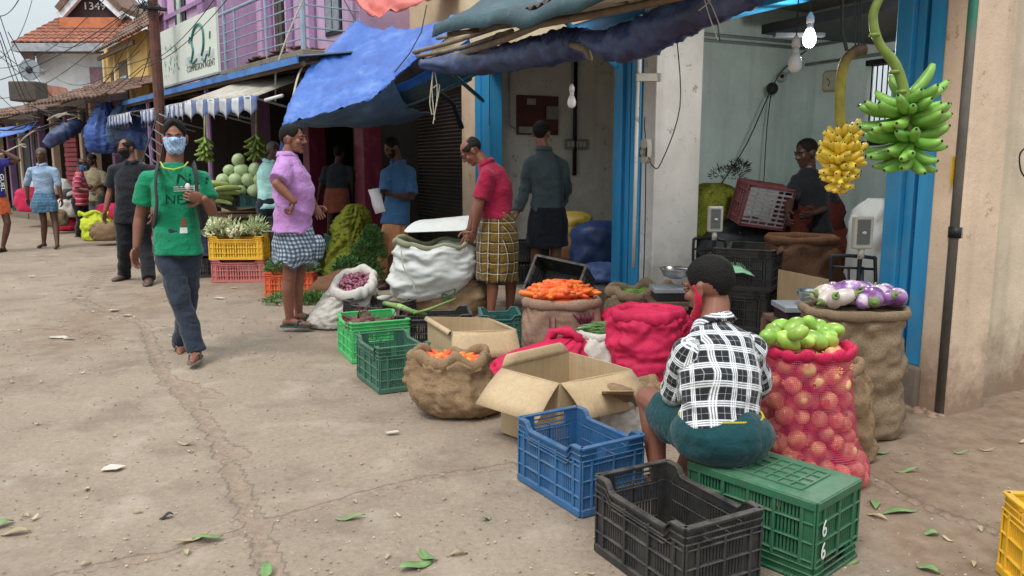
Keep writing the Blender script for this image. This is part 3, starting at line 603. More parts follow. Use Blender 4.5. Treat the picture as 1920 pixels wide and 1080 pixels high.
CG = crate(L=.51, W=.31, H=.29, col='green', label='upturned green plastic crate marked 66 that the man sits on', loc=(.955, 2.80, .292), tilt=(math.pi, 0, yw), grid_top=True, dip=0)
for k, (dx, s_) in enumerate(((.045, '6'), (-.03, '6'))):
    pass
ex = V((math.cos(yw), math.sin(yw), 0)); ey = V((-ex.y, ex.x, 0)); cc = V((.955, 2.80, 0))
fc = cc + ex * .268; 
mm = facing(fc - ey * .115 + V((0, 0, .150)), ex); wm = mat('white_stencil', 'd9ddd6', .7, .1)
for dz in (.045, -.035):
    text('6', .085, facing(fc - ey * .122 + ex * .003 + V((0, 0, .150 + dz)), ex, ) @ Matrix.Rotation(-math.pi / 2 * 0, 4, 'Z'), wm, CG, 'number', .0006, .8)
o = CG.children[-1]
for c_ in CG.children:
    if c_.name.startswith('number'): c_.matrix_parent_inverse = (Matrix.Translation(CG.location) @ CG.rotation_euler.to_matrix().to_4x4()).inverted()
CY = crate(L=.5, W=.32, col='yellow', label='yellow plastic crate at the bottom right edge of the photo', loc=(1.925, 2.42, 0), yaw=-.12)
o = text('M', .07, facing(V((1.70, 2.288, .13)), (-.12, -1, 0)), M['black'], CY, 'letter', .001); o.matrix_parent_inverse = (Matrix.Translation(CY.location) @ CY.rotation_euler.to_matrix().to_4x4()).inverted()
crate_px((662, 625), (813, 643), (703, 652), .29, L=.48, W=.33, col='darkgreen', label='empty dark green plastic crate beside the slumped jute sack')
LG = crate_px((633, 585), (768, 599), (668, 612), .29, L=.46, W=.42, col='lightgreen', label='light green plastic crate holding beetroot with stems')
crate(L=.5, W=.33, col='black', label='black plastic crate behind the light green one, under the cucumber', loc=(-1.1, 6.55, 0), yaw=-.5)
BC = crate(L=.55, W=.38, col='black', label='black plastic crate with a long cucumber lying across it, left of the cardboard box', loc=(-.60, 6.05, 0), yaw=.12)
crate(L=.3, W=.36, H=.26, col='teal', label='dark teal plastic crate hidden behind the first cardboard box', loc=(-.1, 6.2, 0), yaw=.1)
p = at(1058, 540, 7.0); crate(L=.48, W=.34, H=.3, col='black', label='black plastic crate tipped up on its end at the shop step', loc=(p.x, 7.05, .28), tilt=(math.radians(58), math.radians(8), math.radians(-28)), dip=0)
# yellow / pink stack and neighbours
p = gr(446, 529); YC = (p.x, p.y + .18)
crate(L=.62, W=.36, H=.27, col='pink', label='faded pink plastic crate under the yellow crate of cauliflowers', loc=(YC[0], YC[1], 0), yaw=.06, detail=0)
crate(L=.63, W=.37, H=.28, col='yellow', label='yellow plastic crate heaped with cauliflowers on the pink crate', loc=(YC[0] - .01, YC[1], .272), yaw=.03, detail=0)
crate(L=.5, W=.36, H=.27, col='black', label='black plastic crate at the bottom of the stack left of the pink crate', loc=(YC[0] - .5, YC[1] + .45, 0), yaw=.4, detail=0)
crate(L=.5, W=.36, H=.27, col='navy', label='navy plastic crate on the black one, left of the yellow crate', loc=(YC[0] - .5, YC[1] + .45, .272), yaw=.4, detail=0)
for k, lb in enumerate(('lowest', 'middle', 'topmost')):
    crate(L=.5, W=.36, H=.25, col='black', label=lb + ' black crate of the stack right of the yellow crate', loc=(YC[0] + .52, YC[1] + .35, .252 * k), yaw=.1, detail=0, group='black crates stacked by the yellow crate')
p = gr(540, 556); OC = (p.x, p.y + .16)
crate(L=.50, W=.3, H=.26, col='orange', label='orange plastic crate full of green herbs behind the purple shirted man', loc=(OC[0], OC[1], 0), yaw=.08, detail=0)
for px, c, lb in ((436, 'black', 'dark crate under the left of the cabbage pile'), (472, 'teal', 'green crate under the right of the cabbage pile')):
    p = at(px, 388, 11.4); crate(L=.34, W=.34, H=.2, col=c, label=lb, loc=(p.x, 11.4, p.z), yaw=.5, detail=0)
p = gr(42, 405); crate(L=.55, W=.4, H=.3, col='green', label='far green crate under a pink sack at the left edge', loc=(p.x, p.y + .2, 0), yaw=.3, detail=0)
p = at(595, 520, 9.6); crate(L=.24, W=.3, H=.5, col='darkgreen', label='tall dark green crate behind the herbs', loc=(p.x + .05, 10.4, .0), yaw=.3, detail=0)
for k, lb in enumerate(('bottom', 'middle', 'top')):
    crate(L=.56, W=.4, H=.29, col='black', label=lb + ' black crate of the stack behind the sitting man, near the scale', loc=(1.76, 5.85, -.06 + .29 * k), yaw=1.0 if k < 2 else 1.08, detail=1, group='black crates stacked in the right shop')
for k, lb in enumerate(('lower', 'upper')):
    p = at(975, 500, 7.9); crate(L=.5, W=.35, H=.22, col='black', label=lb + ' dark crate between the yellow plaid and the black lungi', loc=(p.x, 7.9, .24 + .225 * k), yaw=.2, detail=0)
# ------------------------------------------------------------------ cardboard boxes
def carton(L_, F_, R_, N_, z, label, z0=.003, flaps=(), hgt=None):
    P = [gr(*q, z) for q in (L_, F_, R_, N_)]; hgt = hgt or z; e = empty('cardboard_box', V((sum(p.x for p in P) / 4, sum(p.y for p in P) / 4, z - hgt)), label, 'box')
    c = (P[0] + P[1] + P[2] + P[3]) / 4
    for i in range(4):
        a, b = P[i], P[(i + 1) % 4]; q = MB(); dn = V((0, 0, -hgt + z0)); out = (b - a).cross(V((0, 0, 1))).normalized()
        if out.dot((a + b) / 2 - c) < 0: out = -out
        g_ = [[a.lerp(b, s / 6) + dn * (1 - t / 4) + out * (.012 * math.sin(math.pi * s / 6) * math.sin(math.pi * t / 5)) for s in range(7)] for t in range(5)]
        q.grid(g_); o = q.build('wall', M['card'], e); solid(o, .006)
    q = MB(); q.grid([[P[0] - V((0, 0, hgt - z0)), P[1] - V((0, 0, hgt - z0))], [P[3] - V((0, 0, hgt - z0)), P[2] - V((0, 0, hgt - z0))]]); o = q.build('bottom', M['cardin'], e); solid(o, .005)
    for (i, out_, down, s0, s1, m_) in flaps:          # flap hinged on edge i
        a, b = P[i], P[(i + 1) % 4]; t_ = (b - a); o_ = t_.cross(V((0, 0, 1))).normalized()
        if o_.dot((a + b) / 2 - c) < 0: o_ = -o_
        A = a + t_ * .01; B = b - t_ * .01
        C = B + o_ * out_ + V((0, 0, -down)) + t_ * s1; D = A + o_ * out_ + V((0, 0, -down)) + t_ * s0
        q = MB().grid([[A.lerp(B, s / 5).lerp(D.lerp(C, s / 5), t / 4) + V((0, 0, .012 * math.sin(t / 4 * math.pi))) for s in range(6)] for t in range(5)]); o = q.build('flap', M['card'], e, True); solid(o, .006)
    return e
carton((940, 690), (1067, 660), (1185, 693), (1050, 719), .35, 'open cardboard box with its flaps folded down between the carrot sack and the blue crate', flaps=((3, .17, .16, -.04, .04, 0), (2, .15, .15, -.02, -.08, 0), (0, .02, -.06, .1, -.1, 0)))
carton((802, 594), (915, 596), (968, 618), (848, 622), .31, 'open cardboard box behind the slumped jute sack, next to the black crate', flaps=((3, .03, .02, 0, 0, 0), (2, .10, .16, -.05, .06, 0), (1, .02, .1, 0, 0, 0)))
p = at(450, 400, 10.6); e = carton((415, 388), (440, 384), (487, 388), (432, 396), .66, 'brown carton standing behind the yellow crate of cauliflowers', hgt=.3)
p = at(1480, 560, 5.6); q = MB().grid([[at(1460 + 50 * i, 505 + 10 * i, 5.5 - .2 * i) + V((0, 0, -.3 * j)) for i in range(3)] for j in range(3)]); o = q.build('cardboard_sheet', M['card']); solid(o, .006); tag(o, 'brown cardboard sheet leaning by the black crates inside the right shop', 'cardboard')
# ------------------------------------------------------------------ sacks
def catmull(rs, k):
    rs = [np.array(r, float) for r in rs]; out = []; n_ = len(rs)
    for i in range(n_ - 1):
        p0, p1, p2, p3 = rs[max(i - 1, 0)], rs[i], rs[i + 1], rs[min(i + 2, n_ - 1)]
        for j in range(k):
            t = j / k; out.append(.5 * ((2 * p1) + (-p0 + p2) * t + (2 * p0 - 5 * p1 + 4 * p2 - p3) * t * t + (-p0 + 3 * p1 - 3 * p2 + p3) * t ** 3))
    out.append(rs[-1]); return out
def sack(label, base, rings, m, yaw=0, fold=.012, ws=(2.2, 11), bulge=.014, roll=.022, depth=.06, fillm=None, name='sack', cat='sack', group=None, seed=0, n=88, k=9, sq=2.4, closed=False, rollm=None, dome=0.0, drape=0, inner=None, tilt=(0, 0)):
    e = empty(name, base, label, cat, group); rr = catmull(rings, k); c, s_ = math.cos(yaw), math.sin(yaw); B = V(base)
    R_ = []; U = []
    for i, (z, rx, ry, ox, oy) in enumerate(rr):
        ring = []
        for j in range(n):
            th = 2 * math.pi * j / n; ct, st = math.cos(th), math.sin(th)
            q = (abs(ct) ** sq + abs(st) ** sq) ** (-1 / sq); x, y = ct * q, st * q
            edge = min(1, i / 4)
            d = fold * noise.noise((ct * ws[0] + seed, st * ws[0], z * ws[1] + 2 * noise.noise((ct * 2, st * 2, seed)))) * 1.6 + bulge * noise.noise((ct * 1.6, st * 1.6 + seed, z * 5)) + fold * .6 * noise.noise((ct * 6 + seed, st * 6, z * 30)) + fold * .9 * (.25 - abs(noise.noise((ct * 4 + z * 9, st * 4 - z * 7, z * 13 + seed)))) + fold * .3 * noise.noise((ct * 13, st * 13, z * 45 + seed))
            rr_ = 1 + (d * edge) / max(rx, ry)
            zz = z + (drape * noise.noise((ct * 1.8, st * 1.8, seed + 5)) * (i / len(rr)) ** 2)
            X, Y = x * rx * rr_ + ox, y * ry * rr_ + oy; g2 = (i / len(rr)) ** 3; zz += (tilt[0] * x * rx + tilt[1] * y * ry) * g2; ring.append(B + V((X * c - Y * s_, X * s_ + Y * c, zz)))
            U.append((th * max(rx, ry), z))
        R_.append(ring)
    q = MB().loft(R_, caps=(True, closed)); o = q.build('bag_body', m, e, True, uvs=U)
    if not closed: solid(o, .004, -1)
    top = R_[-1]; ctr = sum(top, V()) / n
    if roll and not closed:
        q = MB(); pts = [p + (p - ctr).normalized() * .004 + V((0, 0, -roll * .2 + .006 * noise.noise(p * 9))) for p in top]
        rad = [roll * (1 + .45 * noise.noise(p * 7 + V((seed, 0, 0)))) for p in top]; K = 10; rings2 = []
        for j in range(n):
            p = pts[j]; o_ = (p - ctr); o_.z = 0; o_.normalize(); rings2.append([p + o_ * math.cos(2 * math.pi * a / K) * rad[j] + V((0, 0, 1.5 * rad[j] * math.sin(2 * math.pi * a / K) - .3 * rad[j])) for a in range(K)])
        rings2.append(rings2[0]); q.loft(rings2, caps=(False, False)); q.build('rolled_rim', rollm or m, e, True)
    if not closed:
        q = MB(); fr = [[ctr + (p - ctr) * f + V((0, 0, -depth + dome * (1 - f * f))) for p in top] for f in (.97, .75, .5, .25, .02)]
        q.loft(fr, caps=(False, True)); q.build('bag_lining' if fillm is None else 'fill', fillm or m, e, True)
    return e, ctr, top
def scatter_in(ctr, top, n_, dz0, dome, rs, k=.85, follow=False):
    out = []; rad = sum((p - ctr).length for p in top) / len(top)
    for i in range(n_):
        for _ in range(60):
            j = rs.randrange(len(top)); f = math.sqrt(rs.random()) * k; q = ctr + (top[j] - ctr) * f; q.z = (q.z if follow else ctr.z) + dz0 + dome * (1 - f * f)
            if all((q - o).length > rad * .13 for o in out[-40:]): break
        out.append(q)
    return out
# carrots
n = N('carrot_skin'); c = n.ramp(n.noise(30, 4, n.coord(scale=(.1, 1, 1))), [(.3, lin('d4571c')), (.7, lin('ec7a35'))]); c = n.vary(c, .22); n.set(Base_Color=c, Roughness=.45); n.bump(n.noise(120, 3, n.coord(scale=(2, .2, .2))), .4, .002); M['carrot'] = n.m
def carrot_mesh(L_, r, seed):
    q = MB(); q.tube([V((-L_ / 2 - .004, 0, 0)), V((-L_ / 2, 0, 0)), V((-L_ / 2 + .015, 0, .001)), V((-L_ * .1, 0, .004 * math.sin(seed))), V((L_ * .3, .006 * math.sin(seed * 3), 0)), V((L_ * .46, .004, 0)), V((L_ / 2, .006, 0))], [.002, r * .6, r, r * .85, r * .62, r * .35, .002], 10)
    return q
cm_ = [carrot_mesh(.15 + .03 * math.sin(i * 2), .019 + .003 * math.cos(i), i) for i in range(4)]
def heap(name, protos, m, pts, label, cat, group, rs, rotf, sm=True, sc_=(.85, 1.15)):
    first = []
    for k, p in enumerate(pts):
        i = k % len(protos); rot = rotf(rs, k); s_ = rs.uniform(*sc_)
        if k < len(protos):
            o = protos[i].build(name, m if not isinstance(m, list) else m[i % len(m)], smooth=sm); tag(o, label, cat, group); o.location = p; o.rotation_euler = rot; o.scale = (s_,) * 3; first.append(o)
        else: dup(first[i], p, rot, s_)
rs = random.Random(3)
jr = lambda r, k: (r.uniform(-.25, .25), r.uniform(-.3, .3), r.uniform(0, 6.28))
_, ctr, top = sack('slumped brown jute sack of carrots on the road, left of the open cardboard box', (-.33, 4.44, 0), [(0.0, .12, .1, .06, 0), (.01, .2, .17, .05, 0), (.07, .255, .22, .03, 0), (.16, .26, .225, 0, .01), (.24, .235, .2, -.02, .01), (.30, .225, .19, -.02, .0), (.33, .2, .165, -.02, .0)], M['jute'], fold=.022, bulge=.03, roll=.024, depth=.07, fillm=M['carrot'], seed=2, drape=.06)
heap('carrot', cm_, M['carrot'], scatter_in(ctr, top, 34, -.05, .03, rs, .7), 'orange carrot in the slumped jute sack on the road', 'carrot', 'carrots in the slumped jute sack', rs, jr)
_, ctr, top = sack('pinkish printed jute sack heaped with carrots behind the pink net bag', (.36, 5.82, 0), [(0, .2, .18, 0, 0), (.02, .27, .24, 0, 0), (.12, .29, .26, 0, 0), (.28, .29, .26, 0, 0), (.38, .275, .25, 0, 0), (.42, .265, .24, .0, 0)], M['jute3'], fold=.01, bulge=.014, roll=.026, depth=.02, fillm=M['carrot'], seed=5, dome=.08)
pts = scatter_in(ctr, top, 84, .0, .12, rs, .84)
heap('carrot', [carrot_mesh(.17, .023, 1), carrot_mesh(.15, .021, 4), carrot_mesh(.19, .024, 2)], M['carrot'], pts, 'orange carrot on the heap in the printed jute sack', 'carrot', 'carrots heaped on the printed sack', rs, lambda r, k: (r.uniform(-.2, .2), r.uniform(-.3, .3), r.gauss(.2, .9)))
ink = mat('maroon_ink', '6b2338', .9, .2); blk = mat('black_ink', '2c2426', .9, .2)
SK = bpy.data.objects['sack.001'] if 'sack.001' in bpy.data.objects else None
def on_sack(mb, nm, m, par): 
    o = mb.build(nm, m, par); return o
def curved_text(s, size, C, r, ang, z, m, par, nm='printed_word', w_=1.0, hgt=1):
    o = text(s, size, Matrix.Identity(4), m, None, nm, .0008, w_)
    for v in o.data.vertices:
        th = ang + v.co.x / r; rr_ = r + .012 + v.co.z; v.co = (C.x + math.cos(th) * rr_, C.y + math.sin(th) * rr_, z + v.co.y)
    o.parent = par; o.matrix_parent_inverse = Matrix.Translation(par.location).inverted(); return o
pr_ = [o for o in sc.objects if o.get('label', '').startswith('pinkish printed')][0]
curved_text('BUDS', .085, V((.36, 5.82, 0)), .283, math.radians(-62), .20, blk, pr_); curved_text('OK', .07, V((.36, 5.82, 0)), .283, math.radians(-50), .10, blk, pr_)
q = MB(); 
for k in range(5):
    a = math.radians(-58) + (k - 2) * .05; a2 = math.radians(-58) + (k - 2) * .16
    q.tube([V((.36 + math.cos(a) * .296, 5.82 + math.sin(a) * .273, .27)), V((.36 + math.cos(a2 * .5 + a * .5 + .03) * .302, 5.82 + math.sin(a2 * .5 + a * .5 + .03) * .278, .32)), V((.36 + math.cos(a2) * .292, 5.82 + math.sin(a2) * .27, .355))], [.004, .013, .002], 6)
q.build('printed_lotus', ink, pr_)
q = MB()
for a in (-108, -100): a = math.radians(a); q.tube([V((.36 + math.cos(a) * .303, 5.82 + math.sin(a) * .277, z)) for z in (.06, .16, .26, .33)], .004, 5)
q.build('printed_line', ink, pr_)
# pink net sacks
_, ctr, top = sack('tall pink net sack with its loose top folded over, left of the sitting man', (.86, 5.02, 0), [(0, .17, .15, 0, 0), (.02, .225, .2, 0, 0), (.12, .24, .21, 0, 0), (.2, .225, .2, 0, 0), (.27, .24, .21, 0, 0), (.36, .225, .2, 0, 0), (.42, .225, .2, 0, 0), (.47, .20, .17, 0, 0)], M['pink'], fold=.016, bulge=.03, roll=.03, depth=.02, seed=8, ws=(1.5, 16), fillm=M['pink'], dome=.05)
sack('crumpled pink net sack behind the tall pink one', (.98, 5.75, 0), [(0, .2, .2, 0, 0), (.05, .3, .24, 0, 0), (.2, .32, .25, -.02, 0), (.32, .28, .2, -.03, 0), (.38, .12, .1, -.05, 0), (.40, .02, .02, -.05, 0)], M['pink'], fold=.05, bulge=.05, closed=True, seed=12, ws=(2.5, 14))
sack('pink net bag lying on its side with small onions, knotted at the mouth', (.18, 5.05, 0), [(0.0, .15, .1, -.0, -.02), (.02, .32, .16, .02, 0), (.1, .36, .17, .03, 0), (.19, .30, .13, .1, 0), (.26, .16, .08, .2, .0), (.29, .03, .03, .24, 0)], M['pink'], yaw=.35, fold=.03, bulge=.03, closed=True, seed=21, ws=(4, 12))
q = MB(); P0 = at(1056, 640, 5.1); 
q.tube([P0 + V((math.cos(a) * .1, -.02 * math.sin(a * 2), math.sin(a) * .07)) for a in [i * math.pi / 8 for i in range(17)]], [.03 * (1 + .4 * math.sin(i * 2.3)) for i in range(17)], 9); o = q.build('net_mouth', M['pink'], smooth=True); tag(o, 'open ringed mouth of a pink net beside the green beans', 'net bag')
_, ctr, top = sack('white sack of green beans between the pink nets', (.62, 5.2, 0), [(0, .15, .13, 0, 0), (.02, .19, .17, 0, 0), (.15, .21, .18, 0, 0), (.27, .18, .16, 0, 0), (.30, .16, .14, 0, 0)], M['ppw'], fold=.015, roll=.02, depth=.0, fillm=mat('bean_green', '4a6b35', .6), seed=31, dome=.03)
bean = MB().tube([V((-.07, 0, 0)), V((-.03, .004, .002)), V((.03, -.002, .003)), V((.07, .006, 0))], [.002, .0045, .0045, .002], 6)
heap('green_bean', [bean], mat('bean_skin', '5b7f45', .5), scatter_in(ctr, top, 46, .01, .05, rs, .9), 'long green bean in the white sack between the pink nets', 'bean', 'green beans in the white sack', rs, lambda r, k: (0, r.uniform(-.15, .15), r.gauss(.3, .35)))
_, ctr, top = sack('jute sack of green chillies behind the carrot sack', (1.02, 6.35, 0), [(0, .2, .18, 0, 0), (.03, .26, .2, 0, 0), (.2, .27, .2, 0, 0), (.36, .25, .19, 0, 0), (.40, .24, .18, 0, 0)], M['jute2'], fold=.02, roll=.03, depth=.04, fillm=mat('chilli_green', '4f7a2a', .6), seed=33, drape=.1)
chl = MB().tube([V((-.04, 0, 0)), V((0, .004, .003)), V((.04, .012, 0))], [.005, .005, .001], 6)
heap('green_chilli', [chl], mat('chilli_skin', '6fa238', .4), scatter_in(ctr, top, 60, -.03, .02, rs, .85), 'small green chilli in the jute sack behind the carrots', 'chilli', 'green chillies in the jute sack', rs, jr)
# aubergine sack
_, ctr, top = sack('tall grey brown jute sack topped with purple aubergines by the blue door frame', (1.79, 4.10, 0), [(0, .19, .17, .02, 0), (.015, .235, .2, .02, 0), (.12, .245, .21, .02, 0), (.22, .225, .19, .02, 0), (.34, .245, .205, .0, 0), (.46, .235, .2, 0, 0), (.58, .24, .2, -.01, 0), (.66, .245, .205, -.01, 0)], M['jute2'], fold=.016, bulge=.012, roll=.018, depth=.02, seed=41, ws=(1.2, 14), n=72, fillm=M['jute2'], dome=.03)
n = N('aubergine_skin'); c = n.ramp(n.noise(9, 3, n.coord(scale=(1, 1, 2))), [(.40, lin('6d3f78')), (.56, lin('9a6fa8')), (.66, lin('cdbcc9'))]); c = n.vary(c, .2); n.set(Base_Color=c, Roughness=.22); n.b.inputs['Coat Weight'].default_value = .3; M['aub'] = n.m; M['aubw'] = mat('pale_aubergine_skin', 'cbbcb4', .25, .2, 8); M['stalk'] = mat('green_stalk', '6e8a45', .6, .3)
aub = MB().loft([[V((math.cos(a) * r, math.sin(a) * r, z)) for a in [j * math.pi / 8 for j in range(16)]] for z, r in ((-.075, .004), (-.07, .022), (-.045, .04), (-.01, .045), (.03, .036), (.055, .02), (.062, .012))])
stk = MB().tube([V((0, 0, .055)), V((0, .003, .075)), V((.008, .008, .095))], [.012, .006, .005], 7).ell((0, 0, .054), (.024, .024, .012), 8, 5)
ag = []
for k, p in enumerate(scatter_in(ctr, top, 26, .04, .05, rs, .82)):
    if k < 2:
        o = aub.build('aubergine', M['aub'] if k == 0 else M['aubw'], smooth=True); tag(o, ('purple' if k == 0 else 'pale whitish') + ' aubergine on top of the tall jute sack', 'aubergine', 'aubergines on the tall jute sack'); s_ = stk.build('stalk', M['stalk'], smooth=True); s_.parent = o; ag.append(o); o.location = p; o.rotation_euler = (1.2, .3, k)
    else: 
        left = (p - ctr).x < -.06; dup(ag[1 if left else 0], p, (rs.uniform(.9, 2.1), rs.uniform(-.5, .5), rs.uniform(0, 6.3)), rs.uniform(.75, 1.0) if left else rs.uniform(.9, 1.25))
sack('narrow jute sack wedged between the fruit net and the aubergine sack', (1.56, 3.72, 0), [(0, .11, .1, .03, 0), (.02, .15, .13, .03, 0), (.16, .15, .13, .02, 0), (.3, .155, .13, .0, 0), (.42, .14, .12, -.02, 0), (.47, .12, .1, -.03, 0)], M['jute'], fold=.018, roll=.02, depth=.02, seed=44, drape=.06)
# pomegranate net
NC = (1.30, 3.43); nr = [(0, .16, .15, .06, 0), (.02, .22, .19, .06, 0), (.10, .235, .2, .05, 0), (.2, .215, .185, .015, 0), (.34, .205, .18, .0, 0), (.48, .2, .175, -.01, 0), (.6, .195, .17, -.015, 0)]
EN, ctr, top = sack('tall red net sack of pomegranates right of the sitting man', (NC[0], NC[1], 0), nr, M['net'], fold=.004, bulge=.012, roll=0, depth=.004, seed=50, n=64, sq=2.2, fillm=M['pink'])
for c_ in list(EN.children):
    if c_.name.startswith('bag_body'):
        for md in list(c_.modifiers): c_.modifiers.remove(md)
q = MB(); q.tube([p + V((0, 0, .0 + .006 * math.sin(i))) for i, p in enumerate(top + [top[0]])], [.012 + .005 * math.sin(i * 1.7) for i in range(len(top) + 1)], 8, sq=2.2, cap=False); q.build('folded_band', M['pink'], EN, True)
n = N('pomegranate_skin'); co = n.coord(); c = n.ramp(n.noise(14, 4, co, .6), [(.36, lin('bb6450')), (.48, lin('d1916a')), (.62, lin('dfbb7c'))]); c = n.mix(n.ramp(n.noise(60, 3, co), [(.62, 0), (.7, .5)]), c, lin('8a5a3a')); c = n.vary(c, .3); n.set(Base_Color=c, Roughness=.35); M['pom'] = n.m
pm = MB().ell((0, 0, 0), (.041, .041, .039), 16, 10); 
cr_ = MB()
for k in range(6):
    a = k * math.pi / 3; cr_.tube([V((math.cos(a) * .008, math.sin(a) * .008, .034)), V((math.cos(a) * .013, math.sin(a) * .013, .05))], [.005, .002], 5)
pts = []; rs = random.Random(11); rr = catmull(nr, 6); tries = 0
while tries < 60000 and len(pts) < 235:
    tries += 1; z = rs.uniform(.035, .60); f = z / .6; i = min(range(len(rr)), key=lambda k: abs(rr[k][0] - z)); rx, ry, ox, oy = rr[i][1:]
    a = rs.uniform(math.pi * .75, math.pi * 2.15) if tries % 3 else rs.uniform(0, 6.28); sh = rs.choice((0, 0, 0, 1, 2)) if z < .57 else rs.uniform(0, 3)
    p = V((NC[0] + ox + math.cos(a) * (rx - .038 - sh * .06), NC[1] + oy + math.sin(a) * (ry - .036 - sh * .06), z))
    if all((p - o).length > .069 for o in pts): pts.append(p)
po = pm.build('pomegranate', M['pom'], smooth=True); tag(po, 'yellow pink pomegranate showing through the red net', 'pomegranate', 'pomegranates in the red net'); co_ = cr_.build('calyx', M['pom'], smooth=True); co_.parent = po; po.location = pts[0]
for p in pts[1:]:
    d = (p - V((NC[0], NC[1], p.z))); dup(po, p, (rs.uniform(.4, 2.4), rs.uniform(-.6, .6), rs.uniform(0, 6.3)), rs.uniform(.8, 1.16))
n = N('mango_skin'); co = n.coord(); c = n.ramp(n.noise(10, 5, co, .6), [(.35, lin('7fa33a')), (.7, lin('a5c95c'))]); c = n.mix(n.ramp(n.noise(50, 4, co, .7), [(.66, 0), (.72, .7)]), c, lin('4f6b2c')); c = n.vary(c, .22); n.set(Base_Color=c, Roughness=.3); M['mango'] = n.m
mg = MB().loft([[V((math.cos(a) * r + .008 * math.sin(z * 22), math.sin(a) * r * .88, z)) for a in [j * math.pi / 9 for j in range(18)]] for z, r in ((-.056, .003), (-.052, .017), (-.036, .034), (-.008, .042), (.022, .036), (.043, .022), (.051, .01), (.053, .002))])
mp = [(1440, 632, 3.34, .1), (1462, 612, 3.5, 0), (1478, 640, 3.32, 0), (1490, 612, 3.42, 0), (1515, 606, 3.5, 0), (1508, 638, 3.36, 0), (1495, 625, 3.28, 0), (1528, 636, 3.38, 0), (1548, 628, 3.45, 0), (1562, 620, 3.5, 0), (1556, 638, 3.38, 0), (1535, 618, 3.55, 0), (1450, 622, 3.45, 0), (1478, 622, 3.55, 0)]
mo = None
for k, (px, py, Y, _) in enumerate(mp):
    p = at(px, py, Y); p.z = max(p.z, .625); rot = (rs.uniform(.8, 2.2), rs.uniform(-.5, .5), rs.uniform(0, 6.3))
    if mo is None: mo = mg.build('green_mango', M['mango'], smooth=True); tag(mo, 'smooth green mango heaped on top of the red net sack', 'mango', 'green mangoes on the red net'); mo.location = p; mo.rotation_euler = rot
    else: dup(mo, p, rot, rs.uniform(.85, 1.12))
# white onion sack, big white sack, lying jute sack
rs = random.Random(5)
_, ctr, top = sack('white cloth sack of small red onions leaning beside the purple shirted man', (-1.47, 6.85, 0), [(0, .13, .11, -.12, 0), (.02, .22, .18, -.09, 0), (.1, .24, .2, -.05, 0), (.2, .24, .19, .02, 0), (.3, .22, .18, .07, 0), (.36, .2, .18, .10, -.02), (.40, .165, .15, .11, -.04)], M['ppw'], fold=.02, bulge=.02, roll=.032, depth=.02, seed=61, ws=(1.6, 17), fillm=mat('onion_dark', '6b3a48', .7), drape=.03, tilt=(.1, .55))
on = MB().ell((0, 0, 0), (.017, .017, .021), 10, 6).tube([V((0, 0, .018)), V((0, 0, .032))], [.005, .001], 5)
heap('small_onion', [on], mat('onion_skin', '8e4f63', .4, .4, 20), scatter_in(ctr, top, 60, -.01, .02, rs, .84, True), 'small red onion in the white cloth sack', 'onion', 'small onions in the white sack', rs, lambda r, k: (r.uniform(0, 3), r.uniform(0, 3), 0))
_, ctr, top = sack('huge white woven sack bulging over the crates, open towards the man in the maroon shirt', (-.72, 7.30, .16), [(0, .16, .12, -.16, 0), (.03, .28, .2, -.10, 0), (.12, .36, .26, -.04, 0), (.26, .40, .29, .0, 0), (.38, .39, .29, .02, .0), (.48, .37, .28, .02, 0), (.54, .36, .27, .02, 0)], M['pp'], fold=.024, bulge=.04, roll=.016, depth=.06, seed=71, ws=(1.3, 14), n=72, rollm=mat('frayed_green_edge', '8b8a70', .9, .3), fillm=mat('leafy_fill', '6d7358', .9), drape=.08)
q = MB().grid([[at(752 + 125 * i / 6, 437 - 4 * i / 6 - 30 * (1 - abs(i / 3 - 1)) * 0, 7.35).lerp(at(790 + 95 * i / 6, 412 - 8 * i / 6, 7.75), j / 4) + V((0, 0, .02 * noise.noise((i, j * 1.3, 3)) + .03 * math.sin(j / 4 * math.pi))) for i in range(7)] for j in range(5)])
wb_ = [o for o in sc.objects if o.get('label', '').startswith('huge white')][0]; o = q.build('top_flap', M['pp'], wb_, True); solid(o, .006); subsurf(o)
q = MB().tube([at(752, 470, 7.02), at(756, 500, 7.0), at(775, 528, 7.0), at(778, 545, 7.0)], .006, 5); q.build('drawstring', M['rope'], wb_)
lj = sack('jute sack with green lettering lying under the huge white sack', (-.56, 7.34, 0), [(0, .26, .16, 0, 0), (.02, .31, .2, 0, 0), (.15, .34, .22, 0, 0), (.28, .33, .2, 0, 0), (.36, .26, .14, 0, 0), (.38, .1, .06, 0, 0)], M['jute'], closed=True, fold=.02, seed=75, sq=3)[0]
text('8S', .16, facing(at(842, 552, 7.09), (-.1, -1, .1)) @ Matrix.Rotation(1.2, 4, 'Z'), mat('green_ink', '2f5a3c', .8), lj, 'printed_letters', .001)
_, ctr, top = sack('small white sack with a rolled brown collar beside the blue crate', (.60, 3.98, 0), [(0, .12, .11, 0, 0), (.02, .17, .15, 0, 0), (.12, .18, .16, 0, 0), (.22, .16, .14, .0, 0), (.27, .14, .12, 0, 0)], M['ppw'], fold=.02, roll=.03, depth=.02, rollm=M['jute'], seed=81, drape=.05, fillm=M['jute2'], dome=.04)
q = MB(); q.grid([[at(1128 + 60 * i / 4, 745 + 10 * noise.noise((i, j, 1)), 3.95 - .1 * j) + V((0, 0, .02 * j - .02 * abs(j - 1.5))) for i in range(5)] for j in range(4)]); o = q.build('crumpled_paper', M['card'], smooth=True); solid(o, .004); tag(o, 'crumpled brown paper on the small white sack by the knees', 'paper')
